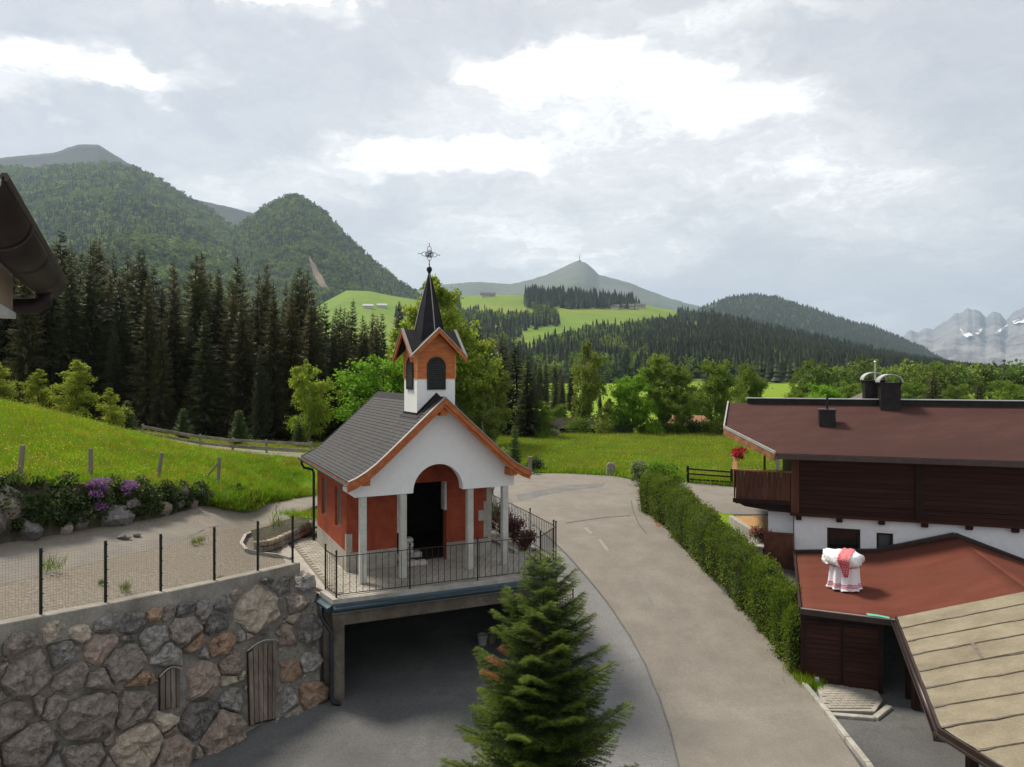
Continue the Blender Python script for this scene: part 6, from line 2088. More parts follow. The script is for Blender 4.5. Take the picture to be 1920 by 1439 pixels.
KN = A(1645, 1034, 22.35)
rid = RE_
rows = []
nU = 14
back = [P4.lerp(KN, k / 6) for k in range(6)] + [KN.lerp(AP, k / 8) for k in range(9)]
frnt = [P1.lerp(P2, k / 6) for k in range(6)] + [P2.lerp(rid, k / 8) for k in range(9)]
mb = MB(); mb.grid([[p.lerp(q, j / 12) for j in range(13)] for p, q in zip(back, frnt)])
mb.grid(bil(AP, P5, P6, rid))
ar = mb.build('roof', M['roof_r'], annex, smooth=True)
md = ar.modifiers.new('thick', 'SOLIDIFY'); md.thickness = .06; md.offset = -1
Z = Vector((0, 0, 1))
mb = MB(); mb.bar(P1 + Z * .015, P4 + Z * .015, .06, .07); mb.build('roof_edge', M['brown_m'], ar)
mb = MB(); mb.bar(P1 + Vector((0, -.02, -.03)), P2 + Vector((0, -.02, -.03)), .07, .15); mb.build('fascia', M['brown_m'], ar)
mb = MB(); mb.bar(P1 + Vector((0, -.05, .045)), P2 + Vector((0, -.05, .045)), .05, .02); mb.build('roof_edge', M['flash'], ar)
mb = MB(); mb.bar(P4 + Z * .03, KN + Z * .03, .08, .10); mb.bar(KN + Z * .03, AP + Z * .05, .10, .14); mb.bar(AP + Z * .05, P5 + Z * .05, .10, .14); mb.build('upstand', M['brown_m'], ar)
zg = -2.62
fw = [P1 + Vector((.12, .25, 0)), P2 + Vector((-.1, .32, 0))]
lw_ = [P1 + Vector((.16, .25, 0)), P4 + Vector((.12, -.05, 0))]


def wallq(name, a, b, zt, m, par=annex, t=.12):
    d = (b - a); d.z = 0; n = Vector((d.y, -d.x, 0)).normalized() * t
    mb = MB(); mb.hexa([Vector((a.x, a.y, zg)), Vector((b.x, b.y, zg)), Vector((b.x, b.y, zg)) - n, Vector((a.x, a.y, zg)) - n, Vector((a.x, a.y, zt)), Vector((b.x, b.y, zt)), Vector((b.x, b.y, zt)) - n, Vector((a.x, a.y, zt)) - n])
    return mb.build(name, m, par)


wallq('front_wall', fw[0], fw[1], P1.z - .1, M['chalet_d'])
wallq('side_wall', lw_[1], lw_[0], P1.z - .1, M['chalet_d'])
# two door leaves made of boards
d_ = (fw[1] - fw[0]); d_.z = 0; dl = d_.length; d_.normalize(); nn = Vector((d_.y, -d_.x, 0))
for lf, (a, b) in enumerate(((.10, .92), (.96, 1.78))):
    def G(l, z, o): return Vector((fw[0].x, fw[0].y, 0)) + d_ * l + nn * o + Vector((0, 0, z))
    mb = MB(); mb.hexa([G(a, zg + .03, .004), G(b, zg + .03, .004), G(b, zg + .03, .03), G(a, zg + .03, .03), G(a, P1.z - .32, .004), G(b, P1.z - .32, .004), G(b, P1.z - .32, .03), G(a, P1.z - .32, .03)])
    dr = mb.build('door', M['chalet_d'], annex)
    for k in range(13):
        z0 = zg + .05 + k * .122
        mb = MB(); mb.hexa([G(a + .04, z0, .031), G(b - .04, z0, .031), G(b - .04, z0, .045), G(a + .04, z0, .045), G(a + .04, z0 + .108, .031), G(b - .04, z0 + .108, .031), G(b - .04, z0 + .108, .043), G(a + .04, z0 + .108, .043)])
        mb.build('board', M['chalet'], dr)
# ------------------------------------------------------------------ carport with pale felt roof
cpt = thing('carport', Vector((8.5, 14, -2.6)), 'carport roofed with pale seamed felt sheets and edged with a brown gutter', 'carport')
C1, C2, C3 = A(1682, 1158, 16.9), A(1765, 1368, 11.75), A(1880, 1439, 10.5)
up = Vector((.951, -.309, .33))       # up the slope
e_ax = (C2 - C1); LC = e_ax.length; e_ax.normalize()
TH = Z * .05
# eave line beyond C2 turns towards the camera
e2 = (C3 - C2).normalized(); C4 = C2 + e2 * 4.5
eave = [(0, C1), (LC, C2), (LC + 4.5, C4)]


def on_eave(l):
    return C1 + e_ax * l if l <= LC else C2 + e2 * (l - LC)


seams = [0, .72, 1.55, 2.32, 3.15, 3.92, 4.72, 5.45, 6.25, 7.05, 7.9, 8.8]
slope_w = 5.2
mb = MB()
N_ = [on_eave(l) for l in np.linspace(0, LC + 4.4, 30)]
mb.grid([[p - TH * 1.2, p + up * slope_w - TH * 1.2] for p in N_]); mb.build('roof_deck', M['chalet_d'], cpt)
split = {1: 3.6, 3: 1.15, 5: 4.1, 6: 2.6, 8: 1.9, 9: 3.3, 10: 2.2}
for i, (a, b) in enumerate(zip(seams, seams[1:])):
    b2 = b + .055
    parts_ = [(0, slope_w)] if i not in split else [(0, split[i]), (split[i] - .07, slope_w)]
    for j, (w0, w1) in enumerate(parts_):
        mb = MB()
        nn_ = 14
        rows = []
        for k in range(nn_ + 1):
            w = lerp(w0, w1, k / nn_)
            wob = .006 * math.sin(w * 5 + i * 2) + R.uniform(-.003, .003)
            hi = .014 + .010 * j
            pa, pb = on_eave(a), on_eave(b2)
            rows.append([pa + up * w + Z * (.004), pa + up * w + e_ax * wob + Z * .008, lerp(pa, pb, .5) + up * w + Z * (.010 + R.uniform(-.002, .003)), pb + up * w + e_ax * wob + Z * (hi + .018 + wob), pb + up * w + e_ax * (wob + .004) + Z * .0])
        mb.grid(rows)
        mb.build('felt_sheet', M['roof_l'], cpt, smooth=False)
        if j: 
            mb = MB(); pa, pb = on_eave(a), on_eave(b2)
            mb.grid([[pa + up * (w0 - .03) + Z * .034, pb + up * (w0 - .03) + Z * .036], [pa + up * (w0 + .03) + Z * .036, pb + up * (w0 + .03) + Z * .038]]); mb.build('tar_joint', M['bitumen'], cpt)
    # ragged tar seam along the lap
    mb = MB(); rows = []
    ln = slope_w
    for k in range(41):
        w = ln * k / 40
        pb = on_eave(b2); ww = .004 + .034 * max(0, math.sin(k * .9 + i * 3) * math.sin(k * .17 + i * 1.7)) ** 2 + (.03 if k < 2 else 0)
        wob = .006 * math.sin(w * 5 + i * 2)
        rows.append([pb + up * w + e_ax * (wob - .002) + Z * .0345, pb + up * w + e_ax * (wob + ww) + Z * .024])
    mb.grid(rows); mb.build('tar_seam', M['bitumen'], cpt)
for (a, b) in ((C1 + e_ax * -.05, C2), (C2, C4)):
    mb = MB(); mb.bar(a - up * .02 - Z * .06, b - up * .02 - Z * .06, .05, .16); mb.build('fascia', M['brown_m'], cpt)
    mb = MB(); d = (b - a).normalized(); sd = Vector((d.y, -d.x, 0)); sd = sd if sd.x < 0 else -sd
    n = 8
    def GP(base, f): return base + sd * (.075 + .07 * math.cos(math.pi + math.pi * f)) + Z * (-.03 - .075 * math.sin(math.pi * f))
    mb.grid([[GP(a, k / n), GP(b, k / n)] for k in range(n + 1)]); g = mb.build('gutter', M['brown_m'], cpt, smooth=True)
    g.modifiers.new('thick', 'SOLIDIFY').thickness = .006
    mb = MB(); mb.tube([a + sd * .148 - Z * .028, b + sd * .148 - Z * .028], .009, 6); mb.build('gutter_lip', M['brown_m'], g)
sd = Vector((e_ax.y, -e_ax.x, 0)); sd = sd if sd.x < 0 else -sd
mb = MB(); q = C2 + sd * .07 - e_ax * .15 - Z * .1
mb.tube([q, q - Z * .14, q - Z * .22 + up * .25, q - Z * .24 + up * .9 + e2 * .3, q - Z * .4 + up * 1.1 + e2 * .3, q - Z * 2 + up * 1.12 + e2 * .3], .05, 10); mb.build('downpipe', M['brown_m'], cpt, smooth=True)
for w, l in ((.35, .3), (.5, LC - .3)):
    p = on_eave(l) + up * w
    mb = MB(); mb.box((p.x - .07, p.y - .07, zg), (p.x + .07, p.y + .07, p.z - .06)); mb.build('post', M['chalet_d'], cpt)
mb = MB(); p = on_eave(-.02) + up * 5.0; mb.hexa([Vector((C1.x + .3, C1.y + .1, zg)), Vector((p.x, p.y, zg)), Vector((p.x, p.y + .1, zg)), Vector((C1.x + .3, C1.y + .2, zg)), Vector((C1.x + .3, C1.y + .1, -.75)), Vector((p.x, p.y, -.3)), Vector((p.x, p.y + .1, -.3)), Vector((C1.x + .3, C1.y + .2, -.75))]); mb.build('back_wall', M['chalet_d'], cpt)
M['green'] = mat('green_tarp', (.10, .36, .24), (.14, .42, .29), 6, .6)
mb = MB(); a, b = P1.lerp(P2, .72) + Z * .06, P1.lerp(P2, .95) + Z * .06
mb.grid([[a + Vector((0, -.05, .012)), a + Vector((.02, .1, .02))], [lerp(a, b, .5) + Vector((0, -.05, .02)), lerp(a, b, .5) + Vector((0, .07, .03))], [b + Vector((0, -.06, .0)), b + Vector((0, .02, .02))]])
o = mb.build('green_strip', M['green']); o.modifiers.new('thick', 'SOLIDIFY').thickness = .012; tag(o, 'strip of mint green sheet on the edge of the red garage roof', 'sheet')

# paving pad, kerb and bed in front of the garage
PADUV = [(1530, 1283), (1640, 1293), (1655, 1318), (1640, 1340), (1548, 1338), (1540, 1320)]
padp = [hit(u, v, zlow) for u, v in PADUV]
sheet('paved_pad', padp, zlow, M['paver'], .3, .07, skirt=.12)
mb = MB(); rp = random.Random(9)
x0, x1 = min(p.x for p in padp), max(p.x for p in padp); y0, y1 = min(p.y for p in padp), max(p.y for p in padp)
row = 0; y = y0
while y < y1:
    x = x0 - (.1 if row % 2 else 0)
    while x < x1:
        if all(inpoly(a, b, padp) for a, b in ((x, y), (x + .2, y), (x, y + .12), (x + .2, y + .12))):
            z = zlow(x + .1, y + .06) + .078 + rp.uniform(-.002, .002)
            mb.hexa([(x + .006, y + .006, z - .05), (x + .194, y + .006, z - .05), (x + .194, y + .114, z - .05), (x + .006, y + .114, z - .05), (x + .008, y + .008, z + .012), (x + .192, y + .008, z + .012), (x + .192, y + .112, z + .012), (x + .008, y + .112, z + .012)])
        x += .2
    y += .12; row += 1
tag(mb.build('pad_pavers', M['paver']), kind='stuff')


def kerbrow(uvs, name, w=.12, h=.14, lift=.05, piece=1.0):
    pts = [hit(u, v, zlow) for u, v in uvs]
    rt = thing(name, Vector((*pts[0], zlow(*pts[0]))), None, None)
    tag(rt, kind='structure')
    for a, b in zip(pts, pts[1:]):
        n = max(1, round((b - a).length / piece))
        for j in range(n):
            p, q = a.lerp(b, j / n), a.lerp(b, (j + .985) / n)
            mb = MB(); mb.bar(Vector((*p, zlow(*p) + lift)), Vector((*q, zlow(*q) + lift)), w, h); mb.build('kerb_stone', M['concrete'], rt, bevel=.012)


kerbrow([(1508, 1288), (1530, 1315), (1552, 1342), (1590, 1392), (1628, 1440), (1660, 1490)], 'road_kerb')
kerbrow([(1552, 1343), (1640, 1350), (1668, 1328)], 'pad_kerb', .14, .08, .03, .8)
mb = MB(); b0 = hit(1518, 1285, zlow); mb.bar(Vector((*hit(1530, 1262, zlow), -2.45)), Vector((*hit(1532, 1290, zlow), -2.45)), .10, .3); o = mb.build('bed_edging', M['concrete']); tag(o, kind='structure')

# ------------------------------------------------------------------ bistro table under cloth on the red roof
_rp = [back[i].lerp(back[i + 1], k / 6).lerp(frnt[i].lerp(frnt[i + 1], k / 6), j / 60) for i in range(len(back) - 1) for k in range(6) for j in range(61)]
_ra = np.array([p[:] for p in _rp])


def roofz(x, y):
    """height of the red felt roof"""
    return float(_ra[np.argmin((_ra[:, 0] - x) ** 2 + (_ra[:, 1] - y) ** 2), 2])


tb = hit(1583, 1104, lambda x, y: roofz(x, y))
tz = roofz(tb.x, tb.y) + .008
table = thing('cocktail_table', (tb.x, tb.y, tz), 'round high table draped in a white cloth with red border, standing on the red roof', 'table')


def clothmat():
    m = bpy.data.materials.new('white_red_cloth'); m.use_nodes = True
    nt = m.node_tree; N, L = nt.nodes, nt.links
    b = N['Principled BSDF']; b.inputs['Roughness'].default_value = .85
    tc = N.new('ShaderNodeTexCoord'); sp = N.new('ShaderNodeSeparateXYZ'); L.new(tc.outputs['Object'], sp.inputs[0])
    def mth(op, a, b2):
        n = N.new('ShaderNodeMath'); n.operation = op
        for i, q in enumerate((a, b2)):
            if isinstance(q, (int, float)): n.inputs[i].default_value = q
            else: L.new(q, n.inputs[i])
        return n.outputs[0]
    z = sp.outputs[2]
    band = mth('MULTIPLY', mth('GREATER_THAN', z, .10), mth('LESS_THAN', z, .225))
    st = mth('GREATER_THAN', mth('FRACT', mth('MULTIPLY', z, 23), 0), .38)
    mx = N.new('ShaderNodeMixRGB'); L.new(mth('MULTIPLY', band, st), mx.inputs[0])
    mx.inputs[1].default_value = (.80, .79, .82, 1); mx.inputs[2].default_value = (.50, .06, .09, 1)
    L.new(mx.outputs[0], b.inputs['Base Color'])
    return m


M['cloth'] = clothmat()
M['plastic'] = mat('plastic_cover', (.80, .81, .80), (.88, .88, .87), 6, .25, .4, 12, spec=.5)
mb = MB(); rows = []
nf = 96
for k, z in enumerate([.03, .10, .2, .35, .55, .75, .90, .98]):
    row = []
    for j in range(nf + 1):
        a = 2 * math.pi * j / nf
        f = 1 - k / 7
        r = .355 + .03 * f + (.055 * f + .008) * (math.sin(a * 9 + .6 * math.sin(a * 2)) + .4 * math.sin(a * 17 + 1)) - .03 * math.sin(math.pi * k / 7)
        row.append(Vector((tb.x + r * math.cos(a), tb.y + r * math.sin(a), tz + z + .02 * math.sin(a * 9) * f)))
    rows.append(row)
mb.grid(rows); sk = mb.build('cloth', M['cloth'], table, smooth=True)
mb = MB(); mb.lathe((tb.x, tb.y, tz), [(.385, .735), (.395, .75), (.385, .765)], 40); mb.build('ribbon', M['redfl'], table)
rows = []
for k, (r, z) in enumerate([(.375, .76), (.405, .77), (.43, .83), (.435, .91), (.43, 1.0), (.41, 1.08), (.34, 1.12), (.2, 1.13), (.02, 1.135)]):
    row = []
    for j in range(nf + 1):
        a = 2 * math.pi * j / nf
        w = min(1, r / .4)
        bump_ = .022 * math.sin(a * 5 + k * .9) + .020 * math.sin(a * 11 + 1.7 * k) + .014 * math.sin(a * 19 + k * 2.6) + .010 * math.sin(a * 31 + k * 3.7)
        lump = math.exp(-((a - 2.75) / .5) ** 2)
        row.append(Vector((tb.x + (r + w * (bump_ + .10 * lump)) * math.cos(a), tb.y + (r + w * (bump_ + .10 * lump)) * math.sin(a), tz + z + w * (.016 * math.sin(a * 6 + k) + .10 * lump * (k / 8)))))
    rows.append(row)
mb = MB(); mb.grid(rows); mb.build('plastic_cover', M['plastic'], table, smooth=True)
# (frame)
mb = MB(); mb.lathe((tb.x, tb.y, tz), [(.18, 0), (.18, .02), (.03, .03), (.03, 1.05), (.34, 1.06), (.34, 1.08)], 20); mb.build('table_frame', M['grey_m'], table)


def runnermat():
    m = bpy.data.materials.new('red_check_runner'); m.use_nodes = True
    nt = m.node_tree; N, L = nt.nodes, nt.links
    tc = N.new('ShaderNodeTexCoord'); ck = N.new('ShaderNodeTexChecker'); ck.inputs['Scale'].default_value = 22
    ck.inputs['Color1'].default_value = (.55, .04, .06, 1); ck.inputs['Color2'].default_value = (.66, .28, .29, 1)
    mp = N.new('ShaderNodeMapping'); mp.inputs['Rotation'].default_value = (.5, .6, .7)
    L.new(tc.outputs['Object'], mp.inputs[0]); L.new(mp.outputs[0], ck.inputs['Vector'])
    L.new(ck.outputs[0], N['Principled BSDF'].inputs['Base Color']); N['Principled BSDF'].inputs['Roughness'].default_value = .8
    return m


M['runner'] = runnermat()
dv = Vector((-.42, -.9, 0)).normalized(); sdv = Vector((-dv.y, dv.x, 0))
rows = []
for (l, z, w, sh) in [(-.35, 1.16, .14, .12), (-.1, 1.155, .15, .08), (.2, 1.15, .15, .04), (.42, 1.14, .15, .0), (.56, 1.04, .15, -.02), (.55, .95, .14, -.02), (.50, .86, .12, -.0), (.47, .74, .10, .02), (.455, .60, .075, .03), (.45, .48, .045, .04)]:
    rows.append([Vector((tb.x, tb.y, tz)) + dv * (l + .012 * math.sin(q * 9 + z * 20)) + sdv * (q * w + sh) + Vector((0, 0, z + .012 * math.sin(q * 6))) for q in np.linspace(-1, 1, 9)])
mb = MB(); mb.grid(rows); o = mb.build('runner', M['runner'], table, smooth=True); o.modifiers.new('thick', 'SOLIDIFY').thickness = .008
table.scale = (1.02, 1.02, .87)

# ------------------------------------------------------------------ hedge
HB = [(5.25, 29.0)] + [tuple(hit(u, v, zlow)) for u, v in ((1240, 985), (1296, 1047), (1384, 1139), (1448, 1214), (1484, 1266))]
HWd = [.95, 1.0, 1.0, .95, .85, .6]
HHt = [1.45, 1.45, 1.45, 1.5, 1.5, 1.35]
print('hedge', HB)
hedge = thing('hedge', (*HB[3], zlow(*HB[3])), 'long trimmed green hedge curving along the road edge', 'hedge')
rng = np.random.default_rng(5)


def hsec(k):
    p = cat([Vector((*q, 0)) for q in HB], k); w = pl(list(enumerate(HWd)), k); h = pl(list(enumerate(HHt)), k)
    p2 = cat([Vector((*q, 0)) for q in HB], min(k + .05, 4.99)); p1 = cat([Vector((*q, 0)) for q in HB], max(k - .05, 0))
    d = (p2 - p1).normalized(); n = Vector((-d.y, d.x, 0)); n = n if n.x > 0 else -n
    return p, n, w, h


def hsurf(k, f):
    """f around the section: 0 left foot, .36 left shoulder, .64 right shoulder, 1 right foot"""
    p, n, w, h = hsec(k)
    q = [(0, 0), (-.04, .5), (.02, .86), (.2, 1.0), (.5, 1.04), (.8, 1.0), (.98, .86), (1.04, .5), (1, 0)]
    i = f * 8; j = min(int(i), 7); a, b = q[j], q[j + 1]; t = i - j
    x, z = lerp(a[0], b[0], t), lerp(a[1], b[1], t)
    z0 = zlow(p.x, p.y)
    bulge = .07 * math.sin(k * 9 + f * 5) + .05 * math.sin(k * 23 + f * 9) + .04 * math.sin(k * 41 + f * 17)
    c_ = p + n * (w * .5); r = p + n * (x * w) + Vector((0, 0, z0 + z * h)); o_ = (r - (c_ + Vector((0, 0, z0 + .5 * h)))).normalized()
    return r + o_ * bulge, o_


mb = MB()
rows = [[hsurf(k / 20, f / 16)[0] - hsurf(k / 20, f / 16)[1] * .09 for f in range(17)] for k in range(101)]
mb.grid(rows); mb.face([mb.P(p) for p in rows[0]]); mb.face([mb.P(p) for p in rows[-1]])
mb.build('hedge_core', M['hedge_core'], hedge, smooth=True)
NH = 62000
kk = rng.uniform(0, 5, 7000); ff = rng.uniform(0, 1, 7000)
S_ = [hsurf(a, b) for a, b in zip(kk, ff)]
endp = []
for _ in range(500):
    for kE in (0.0, 4.999):
        p, n, w, h = hsec(kE); z0 = zlow(p.x, p.y)
        q = p + n * (w * rng.uniform(.03, .97)) + Vector((0, 0, z0 + rng.uniform(.02, .97) * h)); d = hsec(4.99)[0] - hsec(4.8)[0]
        endp.append((q, d.normalized() * (1 if kE else -1)))
S_ += endp
SP = np.array([s_[0][:] for s_ in S_]); SN = np.array([s_[1][:] for s_ in S_])
ix = rng.integers(0, len(SP), NH)
C = SP[ix] + rng.normal(size=(NH, 3)) * .05 + SN[ix] * rng.uniform(-.12, .05, NH)[:, None]
D = unit(SN[ix] * .9 + rdir(NH, rng) * .9 + [0, 0, .35]) * rng.uniform(.03, .075, NH)[:, None]
W = unit(np.cross(D, rdir(NH, rng))) * rng.uniform(.025, .05, NH)[:, None]
V, Fq = diamonds(C, D, W, .45)
me = mesh_np('leaves', V, [Fq], [M['hedge'], M['hedge_br']], (rng.uniform(size=NH) < .16).astype(np.int32))
me.transform(Matrix.Translation(-origin_of(hedge)))
put('leaves', me, hedge)
leafball('viburnum_bush', (*hit(1206, 912, zlow), zlow(*hit(1206, 912, zlow))), .62, 5000, .075, [M['vib'], M['shrub']], 'pale flowering bush at the far end of the hedge', 'bush', stems=8, parts=('foliage', 'foliage'), weights=(.5, .7), flat_=1.0, seed=41)
leafball('tall_shrub', (*hit(1244, 935, zlow), zlow(*hit(1244, 935, zlow))), .85, 7000, .085, [M['maple'], M['hedge']], 'tall fresh green shrub where the hedge begins, beside the pale bush', 'bush', stems=8, parts=('foliage', 'foliage'), weights=(.5, .6), flat_=1.05, seed=42)

# three-rail timber fence by the driveway
def railfence(name, label, uvs, zf, hpost, rails, m, pw=.09, rw=.05, rh=.09, ext=0):
    P = [hit(u, v, zf) for u, v in uvs]
    B = [Vector((*p, zf(*p))) for p in P]
    rt = thing(name, B[0], label, 'fence')
    for b in B:
        mb = MB(); t_ = Vector((R.uniform(-.03, .03), R.uniform(-.03, .03), 0))
        mb.bar(b - Z * .1, b + Z * hpost + t_, pw, pw, (0, 1, 0)); mb.build('post', m, rt)
    for a, b in zip(B, B[1:]):
        for h in rails:
            mb = MB(); n = Vector((0, -.5 * (pw + rw), 0))
            mb.bar(a + n + Z * (h + R.uniform(-.02, .02)), b + n + Z * (h + R.uniform(-.02, .02)), rw, rh); mb.build('rail', m, rt)
    return rt


railfence('timber_fence', 'dark brown three-rail fence between meadow and driveway', [(1290, 906), (1371, 912)], zlow, .82, (.2, .45, .70), M['chalet_d'], .10, .05, .07)
railfence('meadow_fence', 'weathered grey two-rail fence along the lane before the spruce wood', [(268, 838), (375, 846), (436, 850), (500, 853), (583, 857)], lambda x, y: zmead(x, y) if y > 36.5 else -9, .75, (.3, .62), M['wood_grey_h'], .09, .05, .14)
# stone marker and gate posts
p = hit(1146, 893, zlow); z0 = zlow(*p)
mb = MB(); mb.prism([(p.x - .26, p.y, z0), (p.x + .26, p.y, z0), (p.x + .2, p.y, z0 + .55), (p.x + .12, p.y, z0 + .66), (p.x - .1, p.y, z0 + .68), (p.x - .2, p.y, z0 + .58)], (0, .22, 0)); o = mb.build('marker_stone', STONES[0], bevel=.02); tag(o, 'upright grey marker stone at the road edge before the meadow', 'stone')
for (u, v, w, h, d, m_, lab) in [(994, 888, .2, .98, 37, 'wood_grey', 'square grey post at the meadow corner behind the gable'), (967, 874, .42, .6, 39, 'concrete', 'pale concrete block just above the gable slope')]:
    b = A(u, v, d); mb = MB(); zb = zlow(b.x, b.y) - .05; mb.box((b.x - w / 2, b.y, zb), (b.x + w / 2, b.y + w, zb + h)); o = mb.build('gate_post', M[m_], bevel=.015); tag(o, lab, 'post')

# fence stakes on the bank
for i, (u, v0, v1, lean, lab) in enumerate([(35, 835, 897, .09, 'weathered fence stake on the bank closest to the photo edge'), (168, 841, 896, .03, 'weathered fence stake above the large purple flowers'), (294, 849, 902, .13, 'leaning fence stake, third along the bank'), (408, 857, 908, .05, 'fence stake with a slanting brace, last along the bank')]):
    b2 = hit(u, v1, zmead); b = Vector((*b2, zmead(*b2))); h = (v1 - v0) * b2.y / F
    st_ = thing('fence_stake', b, lab, 'post', 'stakes along the planted bank')
    top = b + Vector((lean * h * 1.4, 0, h))
    mb = MB(); mb.tube([b - Z * .15, b.lerp(top, .5) + Vector((.01, 0, 0)), top], [.065, .062, .055], 7); mb.build('stake', M['wood_grey'], st_)
    if i == 3:
        mb = MB(); mb.tube([b + Vector((-.62, -.05, -.02)), b.lerp(top, .8)], .035, 6); mb.build('brace', M['wood_grey'], st_)

# ------------------------------------------------------------------ eave of the neighbouring building, close to the camera
nb = thing('neighbour_eave', A(30, 560, 3.6), 'corner of a nearby building with a dark brown half-round gutter', 'building')
g1 = A(88, 528, 3.7); gd = Vector((-.551, 1, 0)).normalized(); g0 = g1 - gd * 2.3
sd = Vector((gd.y, -gd.x, 0))
def gp(b, f, r): return b + sd * (r * math.cos(math.pi * f)) * 1 - Z * (r * math.sin(math.pi * f))
RG = .088
mb = MB(); mb.grid([[gp(g0, k / 14, RG), gp(g1, k / 14, RG)] for k in range(15)])
M['gutter_dark'] = mat('dark_gutter', (.018, .012, .010), (.028, .019, .016), 4, .5, metal=.2)
g = mb.build('gutter', M['gutter_dark'], nb, smooth=True); g.modifiers.new('thick', 'SOLIDIFY').thickness = .005
mb = MB(); ids = [mb.P(gp(g1, k / 14, RG)) for k in range(15)]; mb.face(ids); mb.build('end_cap', M['gutter_dark'], g)
for l in (.42, 1.05, 1.7):
    mb = MB(); q = g1 - gd * l
    mb.grid([[gp(q - gd * .012, k / 14, RG + .008), gp(q + gd * .012, k / 14, RG + .008)] for k in range(15)]); mb.build('gutter_joint', M['black_m'], g, smooth=True)
mb = MB(); mb.tube([g0 + sd * RG, g1 + sd * RG], .011, 6); mb.build('gutter_lip', M['brown_m'], g)
q = g1 - gd * .18 - Z * RG * .8
mb = MB(); mb.tube([q, q - Z * .05, q - Z * .075 - sd * .04, q - Z * .08 - sd * .25], .04, 10); mb.build('outlet', M['gutter_dark'], nb, smooth=True)
mb = MB(); a, b = g0 - sd * .10 + Z * .02, g1 - sd * .10 + Z * .02
mb.hexa([a, b, b - sd * 1.2 + Z * .5, a - sd * 1.2 + Z * .5] + [w + Z * .05 for w in (a, b, b - sd * 1.2 + Z * .5, a - sd * 1.2 + Z * .5)]); mb.build('roof_edge', M['chalet_d'], nb)
M['tan_board'] = mat('tan_board', (.20, .15, .10), (.27, .205, .14), 4, .8, grain=.1)
w1 = A(24, 545, 3.35); zt_, zb_ = A(27, 492, 3.35).z, A(27, 586, 3.35).z
def wq(l, o_, z): return Vector((w1.x, w1.y, 0)) - gd * l - sd * o_ + Z * z
mb = MB(); mb.hexa([wq(0, 0, zb_), wq(1.9, 0, zb_), wq(1.9, .9, zb_), wq(0, .9, zb_), wq(0, 0, zt_), wq(1.9, 0, zt_), wq(1.9, .9, zt_), wq(0, .9, zt_)]); mb.build('wall_plate', M['tan_board'], nb)
mb = MB(); mb.hexa([wq(-.01, -.012, zb_ - .03), wq(1.9, -.012, zb_ - .03), wq(1.9, .9, zb_ - .03), wq(-.01, .9, zb_ - .03), wq(-.01, -.012, zb_ - .002), wq(1.9, -.012, zb_ - .002), wq(1.9, .9, zb_ - .002), wq(-.01, .9, zb_ - .002)]); mb.build('trim', M['grey_m'], nb)
mb = MB(); mb.hexa([wq(.1, .4, -2.7), wq(1.9, .4, -2.7), wq(1.9, .9, -2.7), wq(.1, .9, -2.7), wq(.1, .4, zb_ - .032), wq(1.9, .4, zb_ - .032), wq(1.9, .9, zb_ - .032), wq(.1, .9, zb_ - .032)]); mb.build('wall', M['white2'], nb)
